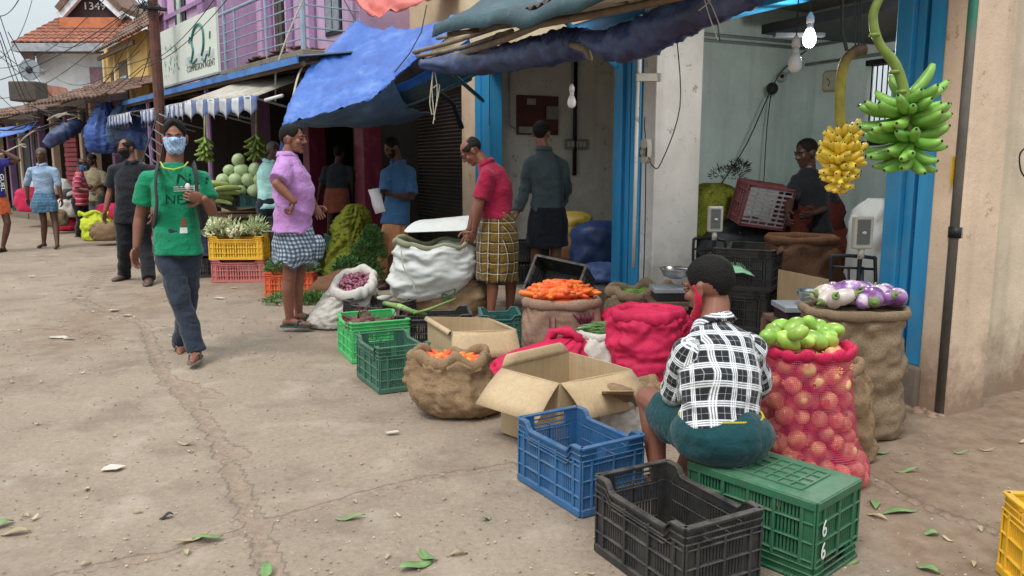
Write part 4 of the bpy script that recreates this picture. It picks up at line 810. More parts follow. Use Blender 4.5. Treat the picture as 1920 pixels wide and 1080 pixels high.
# netting heap, bags farther off, sacks inside the shops
sack('olive green netting heaped over sacks next to the peach lungi', (-2.12, 10.3, 0), [(0, .28, .26, -.04, 0), (.03, .34, .3, -.04, 0), (.26, .30, .28, .0, 0), (.45, .22, .22, .03, 0), (.58, .21, .2, .06, 0), (.72, .19, .18, .08, 0), (.85, .12, .12, .1, 0), (.9, .04, .04, .1, 0)], M['olive'], closed=True, fold=.05, bulge=.06, seed=90, ws=(2, 6), name='covered_heap', cat='netting')
p = gr(178, 452); sack('bright lime green net bag on the road beside the black trousers', (p.x, p.y + .2, 0), [(0, .2, .17, 0, 0), (.03, .3, .22, 0, 0), (.2, .31, .24, 0, 0), (.36, .26, .2, -.03, 0), (.44, .2, .14, -.06, 0), (.5, .26, .12, -.1, 0)], M['lime'], fold=.03, bulge=.03, seed=93, roll=.02, depth=.02, drape=.08)
p = gr(125, 433); sack('red net of onions on the ground near the bending man', (p.x, p.y + .2, 0), [(0, .25, .2, 0, 0), (.03, .36, .24, 0, 0), (.15, .36, .24, .03, 0), (.27, .25, .18, .1, 0), (.32, .1, .08, .2, 0)], M['pinkd'], closed=True, fold=.03, bulge=.05, seed=95)
for px, py, Y, r, h_, lb, m_ in ((70, 388, 18.2, .42, .55, 'pink sack on the green crate at the far left', 'pink'), (85, 356, 19.5, .3, .35, 'pale pink bag behind the old man', 'ppw'), (118, 376, 19, .3, .4, 'red sack behind the old man in light blue', 'pinkd'), (212, 420, 15.5, .3, .5, 'pink sack right of the lime green bag', 'pink'), (105, 415, 16.4, .22, .35, 'grey sack by the feet of the bending man', 'jute2'), (128, 398, 16.6, .2, .4, 'pale translucent bag hanging by the bending man', 'ppw'), (200, 440, 14.0, .25, .32, 'small jute sack of produce right of the lime bag', 'jute')):
    p = at(px, py, Y); sack(lb, (p.x, Y, max(0, p.z - .1)), [(0, r * .7, r * .6, 0, 0), (.04, r, r * .8, 0, 0), (h_ * .5, r * 1.05, r * .85, 0, 0), (h_ * .85, r * .9, r * .75, 0, 0), (h_, r * .5, r * .4, 0, 0)], M[m_], closed=True, fold=.03, seed=px, n=30, k=4)
for px, py, Y, r, h_, lb, m_, cl in ((1500, 530, 6.0, .27, .62, 'open dark jute sack standing inside the right shop', 'darkjute', 0), (1395, 510, 6.6, .3, .5, 'brown jute sack slumped behind the black crates', 'darkjute', 1), (1560, 480, 6.9, .32, .62, 'brown red net sack beside the shopkeeper', 'brownnet', 1), (1525, 420, 7.0, .25, .95, 'tall brown red net sack leaning on the shopkeeper', 'brownnet', 1),
        (1645, 450, 6.3, .2, .9, 'grey sack propped behind the right scale', 'pp', 1), (1335, 395, 7.3, .22, .5, 'lime green cloth bundle in the right shop beside the pillar', 'olive', 1), (1385, 440, 7.2, .36, .7, 'black plastic bags piled in the right shop', 'bagblack', 1), (1110, 420, 9.6, .3, .42, 'pale green bag on the pile inside the left shop', 'greenbag', 1), (1075, 425, 9.5, .22, .36, 'yellow ochre bag on the pile inside the left shop', 'ochre', 1), (1075, 480, 9.3, .4, .34, 'brown sack at the bottom of the pile in the left shop', 'darkjute', 1), (1125, 500, 8.8, .3, .55, 'dark blue sack beside the blue column', 'navybag', 1),
        (1130, 540, 7.9, .2, .2, 'clear bluish plastic bag at the foot of the blue column', 'bluebag', 1)):
    if m_ == 'greenbag': M[m_] = mat('pale_green_bag', '5f9070', .4, .2)
    if m_ == 'ochre': M[m_] = mat('ochre_bag', '8f7a2c', .6, .2)
    if m_ == 'navybag': M[m_] = mat('navy_bag', '1d3560', .5, .2)
    p = at(px, py, Y); z0 = p.z - h_ / 2; z0 = .236 if abs(z0 - .236) < .25 else z0
    sack(lb, (p.x, Y, z0), [(0, r * .7, r * .6, 0, 0), (.04, r, r * .85, 0, 0), (h_ * .5, r * 1.04, r * .9, 0, 0), (h_ * .85, r * .92, r * .8, 0, 0), (h_, r * (.85 if not cl else .35), r * (.75 if not cl else .3), 0, 0)], M[m_], closed=bool(cl), fold=.03, seed=px, n=40, k=5, ws=(2, 10))
# ------------------------------------------------------------------ leafy heaps
def leaves(name, label, spots, n_, m, size=.03, seed=1, lw=.35):
    rs = random.Random(seed); q = MB()
    for _ in range(n_):
        cx_, cy_, cz, rx, ry, rz = spots[rs.randrange(len(spots))]
        a = rs.uniform(0, 6.28); el = math.asin(rs.uniform(-.1, 1)); f = rs.uniform(.72, 1.04); d = V((math.cos(a) * math.cos(el), math.sin(a) * math.cos(el), math.sin(el)))
        p = V((cx_ + d.x * rx * f, cy_ + d.y * ry * f, cz + d.z * rz * f)); t = (d + V((rs.gauss(0, .7), rs.gauss(0, .7), rs.gauss(.2, .5)))).normalized(); s_ = t.cross(V((rs.gauss(0, 1), rs.gauss(0, 1), rs.gauss(0, 1)))).normalized(); L_ = size * rs.uniform(.6, 1.4); nn = t.cross(s_)
        q.add([p, p + t * L_ * .45 + s_ * L_ * lw * .5 + nn * L_ * .08, p + t * L_, p + t * L_ * .45 - s_ * L_ * lw * .5 + nn * L_ * .08, p + t * L_ * .5 - nn * L_ * .04], [(0, 1, 4), (1, 2, 4), (2, 3, 4), (3, 0, 4)])
    o = q.build(name, m); return stuff(o, label)
def leafmat(name, a, b, cc=None):
    n = N(name); c = n.ramp(n.noise(14, 3, n.coord()), [(.3, lin(a)), (.7, lin(b))]); n.set(Base_Color=c, Roughness=.55); return n.m
M['herb'] = leafmat('herb_green', '35592a', '6a8f45'); M['paleleaf'] = leafmat('pale_leaf', '8aa35a', 'cfd6b0'); M['curry'] = leafmat('curry_leaf', '2f5528', '5b8240')
leaves('green_herbs', 'bunched green herbs filling the orange crate', [(OC[0] - .12, OC[1], .27, .16, .16, .12), (OC[0] + .14, OC[1], .27, .16, .16, .11)], 2600, M['herb'], .032, 2)
p = gr(625, 520); leaves('green_herbs', 'dark green herb bundles spread right of the orange crate', [(p.x + .2, p.y + .5, .18, .4, .3, .2), (p.x + .7, p.y + .6, .2, .35, .3, .24), (p.x - .25, p.y + .5, .2, .3, .3, .18)], 5200, M['herb'], .035, 3)
p = at(672, 480, 9.3); leaves('leafy_branches', 'leafy curry branches leaning on the olive netting', [(p.x + .02, 9.2, .12, .3, .25, .22), (p.x + .12, 9.3, .34, .2, .2, .2), (p.x + .16, 9.35, .52, .1, .14, .16), (p.x - .1, 9.15, .2, .16, .2, .14)], 4200, M['curry'], .045, 4)
p = gr(555, 568); leaves('wilted_greens', 'wilted green stalks dumped on cloth behind the bare feet', [(p.x, p.y, .02, .32, .16, .08), (p.x + .25, p.y + .02, .02, .2, .14, .07)], 1500, M['herb'], .05, 5, .2)
p = at(940, 550, 7.4); leaves('green_herbs', 'green herbs glimpsed between the plaid man\'s legs', [(p.x, 7.5, .3, .15, .12, .12), (at(750, 600, 7).x, 6.9, .12, .1, .1, .08)], 900, M['herb'], .03, 6)
q = sack('folded jute cloth bag under the herb bundles', (-1.78, 8.35, 0), [(0, .3, .2, 0, 0), (.03, .34, .24, 0, 0), (.16, .34, .22, 0, 0), (.28, .2, .12, .1, 0), (.32, .05, .05, .1, 0)], M['darkjute'], closed=True, fold=.03, seed=99, n=36)
# cauliflowers and pale greens on the yellow crate
rs = random.Random(9)
fl = MB()
for k in range(40):
    a = rs.uniform(0, 6.28); el = math.asin(rs.uniform(0, 1)); fl.ell((math.cos(a) * math.cos(el) * .05, math.sin(a) * math.cos(el) * .05, math.sin(el) * .045), rs.uniform(.012, .02), 7, 5)
lv = MB()
for k in range(11):
    a = k * .58; d = V((math.cos(a), math.sin(a), 0)); s_ = V((-d.y, d.x, 0)); up_ = rs.uniform(.3, 1)
    lv.grid([[d * (.035 + .026 * t) + V((0, 0, -.03 + .03 * t * up_ + .008 * t * t)) + s_ * w_ * .03 * (1 - .25 * t * t) for w_ in (-1, 0, 1)] for t in (0, .8, 1.6, 2.2)])
cf = None; M['curd'] = mat('cauliflower_curd', 'cfc9a6', .8, .15, 20); 
pts = [(rs.uniform(-.4, .25), rs.uniform(-.12, .2), 0) for _ in range(15)]
for k, (dx, dy, _) in enumerate(pts):
    p = V((YC[0] + dx, YC[1] + dy, .57 + (.07 if k % 3 == 0 else 0) + rs.uniform(0, .03)))
    if cf is None:
        cf = fl.build('cauliflower', M['curd'], smooth=True); tag(cf, 'cauliflower in pale leaves heaped on the yellow crate', 'cauliflower', 'cauliflowers on the yellow crate'); l_ = lv.build('outer_leaves', M['paleleaf'], smooth=True); l_.parent = cf; cf.location = p
    else: dup(cf, p, (rs.uniform(-.8, .8), rs.uniform(-.8, .8), rs.uniform(0, 6)), rs.uniform(1.2, 1.5))
leaves('leafy_tops', 'pale green leaf tops spilling over the yellow crate', [(YC[0] - .1, YC[1], .62, .4, .2, .1), (YC[0] - .45, YC[1] + .2, .6, .2, .2, .12), (YC[0] + .2, YC[1] - .05, .62, .12, .12, .12)], 420, M['paleleaf'], .075, 8, .22)
# cabbages and gourds in the stall behind
p0 = at(455, 372, 11.45); cb = None; M['cab'] = mat('pale_cabbage', 'a9bb8c', .5, .15, 12)
cabm = MB().ell((0, 0, 0), (.1, .1, .088), 16, 10)
cpts = [(dx * .17, dy * .16, .1 + lv_ * .14) for lv_, row in enumerate(((-2, -1, 0, 1, 2), (-1.5, -.5, .5, 1.5), (-1, 0, 1), (-.3,))) for dx in row for dy in ((0, 1) if lv_ < 2 else (.5,))]
for k, (dx, dy, dz) in enumerate(cpts):
    p = V((p0.x + dx + rs.uniform(-.02, .02) + .04, 11.3 + dy, p0.z + dz + .02))
    if cb is None: cb = cabm.build('round_cabbage', M['cab'], smooth=True); tag(cb, 'pale green round cabbage in the pile under the striped awning', 'cabbage', 'cabbages piled under the awning'); cb.location = p
    else: dup(cb, p, (rs.uniform(0, 3), rs.uniform(0, 3), 0), rs.uniform(.85, 1.1))
gd = None; gm = MB().tube([V((-.2, 0, 0)), V((-.19, 0, 0)), V((-.12, 0, .02)), V((0, 0, .03)), V((.12, 0, .02)), V((.19, 0, 0)), V((.2, 0, 0))], [.003, .02, .034, .036, .034, .02, .003], 10)
for k in range(16):
    p = at(412 + rs.uniform(-16, 14), 362 + (k % 5) * 8 - 14, 11.2 + rs.uniform(-.2, .2))
    if gd is None: gd = gm.build('snake_cucumber', mat('striped_cucumber', '97a55e', .45, .3, 10), smooth=True); tag(gd, 'long pale green cucumber left of the cabbage pile', 'cucumber', 'long cucumbers left of the cabbages'); gd.location = p
    else: dup(gd, p, (0, rs.uniform(-.2, .2), rs.uniform(-.5, .5) + .2), rs.uniform(.8, 1.1))
p = at(405, 345, 11.6); tb_ = empty('stall_table', (p0.x, 11.5, 0), 'low wooden stall table under the cabbages and cucumbers', 'table'); z_ = p0.z - .01
part('table_top', MB().box(p0.x - .9, p0.x + .6, 11.1, 11.9, z_ - .24, z_ - .20), M['wood'], tb_)
for dx in (-.85, .5):
    for dy in (11.15, 11.85): part('leg', MB().box(p0.x + dx, p0.x + dx + .05, dy - .03, dy + .03, .0, z_ - .24), M['wood'], tb_)
cuc = MB().tube([at(800, 590, 6.2), at(770, 584, 6.1), at(750, 575, 6.1), at(720, 568, 6.3)], [.012, .022, .024, .016], 10); o = cuc.build('long_cucumber', mat('cucumber_skin', '7f9a5b', .5, .3, 14), smooth=True); tag(o, 'long pale cucumber lying across the black crate rims', 'cucumber')
cuc = MB().tube([at(775, 588, 6.0), at(805, 580, 6.0), at(855, 560, 6.1)], [.01, .012, .008], 8); o = cuc.build('green_stalk', M['stalk'], smooth=True); tag(o, 'green stalk sticking out of the black crate by the cardboard box', 'stalk')
# beetroots in the light green crate
bt = MB().ell((0, 0, 0), (.035, .035, .032), 12, 8).tube([V((0, 0, -.03)), V((.004, 0, -.075))], [.008, .001], 6); bs_ = MB()
for k in range(6): bs_.tube([V((0, 0, .028)), V((rs.uniform(-.02, .02), rs.uniform(-.02, .02), .08)), V((rs.uniform(-.05, .05), rs.uniform(-.05, .05), .14))], [.004, .003, .002], 5)
bo = None
for k in range(24):
    p = V((LG.location.x + rs.uniform(-.16, .16), LG.location.y + rs.uniform(-.14, .14), .215 + rs.uniform(0, .03))); rot = (rs.uniform(1, 2), rs.uniform(-.5, .5), rs.uniform(0, 6))
    if bo is None: bo = bt.build('beetroot', mat('beetroot_skin', '6d4a44', .8, .3, 20), smooth=True); tag(bo, 'brown beetroot with red stems in the light green crate', 'beetroot', 'beetroots in the light green crate'); s_ = bs_.build('stems', mat('beet_stem', '6b2233', .5), smooth=True); s_.parent = bo; bo.location = p; bo.rotation_euler = rot
    else: dup(bo, p, rot if k != 5 else (.3, .5, 0), rs.uniform(.8, 1.2))
# white radish / vegetables by the onion sack
o = MB().tube([at(700, 565, 7.2), at(718, 560, 7.25), at(735, 556, 7.3)], [.03, .035, .012], 10).build('white_radish', mat('radish_skin', 'c9cfc0', .5), smooth=True); tag(o, 'white radish lying right of the onion sack', 'radish')
o = MB().tube([at(706, 588, 6.95), at(716, 583, 7.0), at(728, 590, 7.0)], [.025, .04, .02], 10).build('pale_gourd', mat('gourd_skin', '9bb07a', .5), smooth=True); tag(o, 'short pale green gourd right of the onion sack', 'gourd')
# ------------------------------------------------------------------ bananas
def banana(L_, r, bend, n_=9):
    q = MB(); pts = []; rd = []
    for i in range(n_):
        t = i / (n_ - 1); a = bend * (t - .5); pts.append(V((L_ * (math.sin(a) / bend + .5 if bend else t), 0, -L_ * (math.cos(a) - math.cos(bend / 2)) / bend))); rd.append(r * (max(.0, math.sin(math.pi * min(1, max(0, (t + .06) / 1.1)))) ** .45) * (1 if t > .12 else .55) + .002)
    return q.tube(pts, rd, 8)
def bananamat(name, a, b, tip):
    n = N(name); co = n.coord(); c = n.ramp(n.noise(9, 3, co), [(.3, lin(a)), (.7, lin(b))]); c = n.mix(n.ramp(n.noise(70, 4, co, .6), [(.66, 0), (.72, .5)]), c, lin(tip)); c = n.vary(c, .2); n.set(Base_Color=c, Roughness=.42); return n.m
def bunch(label, stem, srad, hands, L_, r, mm, sm_, rs, cat='banana bunch', jit=.14, dbl=1.0):
    e = empty('banana_bunch', stem[-1], label, cat); part('stalk', MB().tube(stem, srad, 12), sm_, e, True)
    base = banana(L_, r, 1.0); first = None
    tip = MB().ell((L_ * .99, 0, 0), r * .28, 6, 4)
    for (p0, az0, az1, nb, el, L2) in hands:
        for i in range(nb):
            az = az0 + (az1 - az0) * (i + .5) / nb + rs.uniform(-.1, .1); e2 = el + rs.uniform(-jit, jit) + (.16 if i % 2 else -.16) * dbl; p = p0 + V((0, 0, rs.uniform(-.008, .008) + (.012 if i % 2 else -.012) * dbl))
            Mx = Matrix.Rotation(az, 4, 'Z') @ Matrix.Rotation(-e2, 4, 'Y') @ Matrix.Rotation(rs.uniform(-.5, .5), 4, 'X')
            if first is None: o = base.build('banana', mm, smooth=True); first = o; t_ = tip.build('tip', M['black'], smooth=True); t_.parent = o; o.parent = e
            else:
                o = first.copy(); sc.collection.objects.link(o); o.parent = e; t_ = first.children[0].copy(); sc.collection.objects.link(t_); t_.parent = o
            o.location = p - V(e.location); o.rotation_euler = Mx.to_euler(); o.scale = (L2, .9 + .1 * L2, .9 + .1 * L2)
    return e
rs = random.Random(4); Yg = 3.95
M['bang'] = bananamat('green_banana', '5e8f35', '86b850', '3a5a24'); M['bany'] = bananamat('yellow_banana', 'deba30', 'efd558', '5a4418')
M['stemg'] = mat('green_stalk_skin', '6f8236', .5, .3, 14); n = N('yellow_stalk_skin'); ge = n.n('NewGeometry'); z = n.n('SeparateXYZ'); n.put(ge.outputs['Position'], z.inputs[0]); mr = n.n('MapRange'); n.put(z.outputs[2], mr.inputs[0]); mr.inputs[1].default_value = 1.85; mr.inputs[2].default_value = 1.99
c = n.mix(mr.outputs[0], n.ramp(n.noise(14, 4, n.coord()), [(.35, lin('7d6f22')), (.65, lin('a09134'))]), lin('4a2f24')); n.set(Base_Color=c, Roughness=.6); M['stemy'] = n.m
stem = catmull([tuple(at(1662, -60, Yg)), tuple(at(1652, -12, Yg)), tuple(at(1637, 30, Yg)), tuple(at(1648, 80, Yg)), tuple(at(1678, 120, Yg)), tuple(at(1694, 165, Yg)), tuple(at(1703, 215, Yg)), tuple(at(1706, 290, Yg))], 5); L0 = len(stem)
c1 = at(1704, 190, Yg); c2 = at(1704, 222, Yg); c3 = at(1706, 255, Yg); c4 = at(1706, 280, Yg); PI = math.pi
hands = [(c1 + V((0, 0, .02)), -.5, 1.0, 3, .75, 1.0), (c1, 1.0, 2.8, 3, .5, .9), (c1, -2.1, -.4, 6, .15, .8), (c2 + V((-.02, 0, .02)), 2.6, 4.3, 9, .0, 1.15), (c2, -1.3, .9, 7, .2, 1.0), (c3, 2.4, 4.4, 10, -.2, 1.12), (c3, -1.4, .8, 5, .0, .95), (c4, 2.6, 4.5, 6, -.3, .95), (c4, -1.6, .4, 4, -.6, .85)]
bg_ = bunch('large bunch of green bananas on a bent stalk in front of the blue door frame', stem, [.021] * 18 + [.024] * (L0 - 18), hands, .185, .0245, M['bang'], M['stemg'], rs)
for py in (66, 135, 172): p = at(1640 + (py > 100) * 38 + (py > 150) * 14, py, Yg); part('stalk_ring', MB().tube([p + V((0, 0, -.008)), p + V((0, 0, .008))], .026, 12), M['stemg'], bg_, True)
Yy = 4.25; stem = catmull([tuple(at(1622, 92, Yy)), tuple(at(1600, 98, Yy)), tuple(at(1583, 120, Yy)), tuple(at(1576, 160, Yy)), tuple(at(1575, 210, Yy)), tuple(at(1577, 250, Yy)), tuple(at(1578, 340, Yy))], 5)
hands = []
for k in range(6):
    p = at(1574, 262 + k * 14, Yy); hands += [(p, 1.7, 6.0, 13, .42 - k * .16, (.86, 1.02, 1.1, 1.08, .98, .8)[k])]
hands += [(at(1586, 262, Yy), -.9, 1.2, 5, .9, 1.0), (at(1588, 290, Yy), -1.1, .8, 5, .1, 1.0), (at(1578, 340, Yy), 0, 6, 5, -.8, .5)]
bunch('bunch of small ripe yellow bananas hanging in the right shop doorway', stem, [.03, .026, .028, .03, .03, .026] + [.026] * (len(stem) - 6), hands, .106, .0175, M['bany'], M['stemy'], rs, jit=.3)
q = MB(); 
for px in (1604, 1610, 1616): q.tube([at(px, 96, Yy), at(px - 2, -60, Yy)], .004, 5)
q.tube([at(1588, 95, Yy), at(1579, 60, Yy), at(1580, -60, Yy)], .01, 6); o = q.build('hanging_rope', M['wirem']); tag(o, 'dark ropes holding up the yellow banana bunch', 'rope')
for (px, py, Y, sc_, lb) in ((481, 262, 11.2, 1, 'dull green banana bunch hanging in the stall above the cabbages'), (384, 268, 11.6, .8, 'small dark green banana bunch hanging left of the stall')):
    st_ = [at(px, py - 60, Y), at(px, py - 10, Y), at(px, py + 25, Y)]; hands = [(at(px, py - 10 + 13 * k, Y), 0, 6.28, 9, -.7, sc_ * 1.05) for k in range(3)]
    bunch(lb, st_, .015, hands, .2, .024, bananamat('stall_banana', '56702a', '7d8f3a', '3a4a20'), M['stemg'], rs)
# ------------------------------------------------------------------ litter
rs = random.Random(21)
def scrap(pts, m, nm, lb, cat, group=None, th=.002, curl=.01):
    c = sum((V((*p, 0)) for p in pts), V()) / len(pts); k = len(pts)
    q = MB(); q.add([V((p[0], p[1], .004 + curl * rs.random())) for p in pts] + [c + V((0, 0, .003))], [(i, (i + 1) % k, k) for i in range(k)]); o = q.build(nm, m, smooth=False); solid(o, th, 1); return tag(o, lb, cat, group)
gl = leafmat('fresh_leaf', '55783f', '7f9a62'); dl = leafmat('dry_leaf', '8d7c5c', 'b5a684'); pp_ = mat('scrap_paper', 'c4b3a8', .8, .1); wp = mat('scrap_white', 'b3aa9b', .8, .2)
def blade(px, py, L_, W_, yaw, m, lb, group=None, nm='fallen_leaf', curl=.008):
    L_ *= .85; W_ *= .8; p = gr(px, py); q = MB(); d = V((math.cos(yaw), math.sin(yaw), 0)); s_ = V((-d.y, d.x, 0)); rows = []
    for i in range(7):
        t = i / 6; w_ = W_ * math.sin(math.pi * min(.98, t * .96 + .03)) ** .8; rows.append([V((p.x, p.y, .006)) + d * L_ * (t - .5) + s_ * w_ * k + V((0, 0, curl * abs(k) + curl * 1.2 * math.sin(t * 5 + px))) for k in (-.5, -.25, 0, .25, .5)])
    q.grid(rows); o = q.build(nm, m, smooth=True); solid(o, .0012); return tag(o, lb, 'leaf', group)
blade(657, 973, .14, .035, .15, gl, 'long pale green leaf strip lying right of the cracked line in the road'); blade(1690, 962, .2, .05, .25, gl, 'long green leaf on the soil below the red net sack'); blade(1640, 945, .16, .05, 1.2, gl, 'crumpled green leaf touching the red net sack')
blade(1745, 1003, .07, .05, -.3, gl, 'small bright green leaf near the bottom right crate'); blade(1640, 970, .12, .03, 2.2, dl, 'brownish leaf strip beside the green crate'); blade(1700, 885, .13, .03, .1, gl, 'narrow green leaf by the foot of the aubergine sack'); blade(1640, 852, .2, .04, .3, gl, 'pale leaf strip under the aubergine sack')
blade(500, 1072, .1, .05, 1.8, gl, 'fern like green leaf at the bottom edge of the photo'); blade(780, 1062, .16, .07, .6, gl, 'dark green leaf cluster at the bottom edge, left of the black crate'); blade(800, 1045, .12, .05, 2.2, gl, 'upper leaf of the green cluster at the bottom edge'); blade(30, 1000, .12, .05, .3, dl, 'beige dry leaf at the lower left edge'); blade(5, 985, .1, .05, 1.1, gl, 'dark green leaf at the very left edge of the road')
blade(348, 833, .1, .035, -.1, dl, 'beige dry leaf in the middle of the road'); blade(312, 971, .06, .04, .4, M['black'], 'small black curled scrap on the road')
blade(1585, 1058, .13, .03, .2, gl, 'green leaf strip under the green crate'); blade(1740, 1070, .09, .05, 2.4, gl, 'torn green leaf at the bottom edge right of the green crate'); blade(360, 1012, .16, .03, .7, dl, 'dry leaf stalk lying over the cross crack'); blade(390, 1010, .13, .04, .5, gl, 'green leaf on the cross crack in the road'); blade(1800, 850, .09, .02, -.3, gl, 'thin leaf on the soil by the side wall')
blade(1850, 845, .1, .015, -.2, dl, 'thin dry stalk on the soil at the right'); blade(860, 1040, .08, .03, .3, dl, 'curled beige leaf left of the black crate'); blade(912, 975, .06, .03, .8, gl, 'small pale leaf below the blue crate')
c = gr(213, 880); scrap([(c.x - .045, c.y - .03), (c.x + .03, c.y - .028), (c.x + .05, c.y + .02), (c.x - .03, c.y + .04), (c.x - .05, c.y + .01)], pp_, 'paper_scrap', 'pinkish torn paper scrap on the left of the road', 'paper')
for k, (px, py, s_) in enumerate(((108, 634, .08), (130, 636, .05), (215, 582, .06), (238, 592, .05), (60, 519, .05), (180, 540, .06), (735, 813, .04), (440, 540, .05), (410, 560, .06), (150, 560, .04), (590, 590, .05), (630, 610, .04))):
    c = gr(px, py); scrap([(c.x + s_ * rs.uniform(.7, 1.3) * math.cos(a), c.y + .5 * s_ * rs.uniform(.6, 1.3) * math.sin(a)) for a in (0, 1, 2.1, 3.1, 4.2, 5.3)], wp, 'paper_scrap', 'flat whitish scrap of litter on the upper road surface', 'litter', 'whitish scraps on the road')
protos = []
for k in range(150):
    px = rs.uniform(0, 1920); py = rs.uniform(520, 1078) if k % 2 else rs.uniform(520, 720)
    if k % 3 == 0: px, py = rs.uniform(60, 560), rs.gauss(575, 35)
    p = gr(px, max(480, py))
    if p.x > 1.6 + (p.y - 3) * -.3 and p.y > 4: continue
    if len(protos) < 6: o = blade(px, py, rs.uniform(.03, .06), rs.uniform(.008, .025), rs.uniform(0, 6), [dl, dl, wp, gl][len(protos) % 4], 'tiny dry leaf fragment strewn on the road', 'leaf fragments on the road', 'leaf_fragment', .004); protos.append((o, p))
    else: o, p1 = protos[k % 6]; a = rs.uniform(0, 6); c = dup(o, (0, 0, 0), (0, 0, a), rs.uniform(.6, 1.3)); s_ = c.scale[0]; c.location = V((p.x, p.y, .0)) - Matrix.Rotation(a, 3, 'Z') @ (V((p1.x, p1.y, 0)) * s_)
q = MB()
for k in range(2600):
    px = rs.uniform(0, 1920); py = rs.choice((rs.uniform(470, 700), rs.uniform(600, 1080))); p = gr(px, py)
    if p.x > 2.2: continue
    r = rs.uniform(.0015, .0055) * (1 + p.y * .1); q.ell((p.x, p.y, .002), (r, r * rs.uniform(.5, 1), r * .6), 5, 3, m=rs.choice((0, 0, 0, 1, 1)))
stuff(q.build('grit', [mat('pebble', '94866f', .9, .3), mat('pale_crumb', 'b5aa9a', .9, .3), mat('dark_crumb', '5c5040', .9, .3)]), 'scattered grit and crumbs on the road')
# ------------------------------------------------------------------ tarpaulins, awnings, sign, fixtures
def cloth(name, ctrl, m, label, k=8, wr=.02, fs=(3, 9), seed=0, cat='tarpaulin', th=.004, droop=0, parent=None, ragged=0):
    rows = []
    C_ = [[tuple(at(*p)) for p in r] for r in ctrl]
    cols = [catmull(r, k) for r in C_]; cols = [[tuple(p) for p in c] for c in cols]
    J = len(cols[0]); T_ = [catmull([cols[i][j] for i in range(len(cols))], k) for j in range(J)]; I = len(T_[0]); P = []
    for i in range(I):
        row = []
        for j in range(J):
            p = V(T_[j][i]); a = i / (I - 1); b = j / (J - 1)
            d = wr * (noise.noise((b * fs[1] + seed, a * fs[0], 0)) + .6 * noise.noise((b * fs[1] * 2.3 + a * 4, a * 6, seed)) + .35 * noise.noise((b * 30, a * 26, seed)))
            e_ = ragged * noise.noise((b * 17, 3, seed)) if i == I - 1 else 0
            row.append(p + V((0, -d, d * .7 + e_ - droop * math.sin(a * math.pi) * math.sin(b * math.pi))))
        P.append(row)
    o = MB().grid(P).build(name, m, parent, True); solid(o, th)
    if parent is None: tag(o, label, cat)
    return o
def tarpm(name, a, b, cc, sc_=3, rough=.42):
    n = N(name); co = n.coord(); c = n.ramp(n.noise(sc_, 7, co, .65), [(.3, lin(a)), (.52, lin(b)), (.75, lin(cc))]); c = n.mix(n.ramp(n.noise(9, 8, co, .8), [(.55, 0), (.8, .4)]), c, lin('7b7f88'))
    n.set(Base_Color=c, Roughness=rough); n.bump(n.math('ADD', n.noise(9, 6, co, .7), n.math('MULTIPLY', n.noise(300, 2, co), .12)), .5, .02); return n.m
M['tarp'] = tarpm('sun_bleached_blue_tarp', '2c4f98', '3963b0', '6a88c2'); M['tarpb'] = tarpm('bright_blue_tarp', '0d4fae', '1465cc', '2f80d8'); M['tarpd'] = tarpm('dirty_dark_blue_tarp', '262f4c', '35436b', '5a6788', 4)
M['tarpt'] = tarpm('dark_teal_tarp', '0f2d33', '173f45', '2b5358', 2); M['tarpr'] = tarpm('faded_red_tarp', 'b85048', 'cc6a60', 'd58c80', 3); M['tarpk'] = tarpm('grey_blue_tarp_and_shade', '31465e', '3f5c80', '5f7fa8')
bt_ = empty('blue_tarpaulin', at(640, 150, 8.8), 'large faded blue tarpaulin slung over the stalls above the purple shirted man', 'tarpaulin')
cloth('sunny_sheet', [[(668, 42, 10.2), (722, 54, 9.9), (790, 50, 9.6), (866, 26, 9.2)], [(618, 84, 9.7), (690, 95, 9.3), (770, 88, 9.1), (850, 55, 8.9)], [(572, 135, 9.1), (655, 140, 8.8), (735, 128, 8.7), (815, 88, 8.7)], [(543, 190, 8.6), (618, 182, 8.4), (705, 160, 8.3), (768, 122, 8.4)], [(529, 236, 8.3), (600, 214, 8.1), (690, 188, 8.1), (738, 152, 8.2)]], M['tarp'], '', 9, .075, (1.1, 6), 3, parent=bt_, droop=.05)
cloth('shaded_fold', [[(529, 236, 8.3), (600, 214, 8.1), (690, 188, 8.1), (738, 152, 8.2)], [(548, 240, 8.6), (612, 236, 8.5), (702, 226, 8.5), (765, 200, 8.6)], [(570, 232, 9.5), (640, 230, 9.5), (720, 236, 9.7), (812, 214, 9.9)]], M['tarpk'], '', 9, .05, (2, 8), 7, parent=bt_)  # underside of the same tarp, its shade put into a darker material
cloth('trailing_edge', [[(529, 236, 8.31), (534, 228, 8.31)], [(522, 300, 8.5), (530, 300, 8.5)]], M['tarp'], '', 4, .01, seed=5, parent=bt_)
part('tie_rope', MB().tube([at(668, 42, 10.2), at(640, -10, 10.6)], .008, 5), M['wirem'], bt_); part('tie_rope', MB().tube([at(740, 135, 8.3), at(768, 100, 8.5), at(790, 60, 8.9), at(800, 10, 9.2)], .007, 5), M['wirem'], bt_)
t2 = empty('inner_tarpaulin', at(800, 140, 8.8), 'bright blue and teal inner tarpaulin under the right end of the faded one', 'tarpaulin')
cloth('bright_strip', [[(722, 168, 8.35), (790, 138, 8.6), (880, 72, 8.9)], [(726, 182, 8.5), (800, 152, 8.8), (884, 98, 9.1)]], M['tarpb'], '', 8, .02, seed=9, parent=t2)
cloth('teal_sheet', [[(726, 180, 8.5), (800, 150, 8.8), (884, 96, 9.1)], [(742, 205, 9.0), (805, 185, 9.3), (885, 150, 9.6)]], M['tarpt'], '', 8, .03, (2, 20), seed=10, parent=t2)
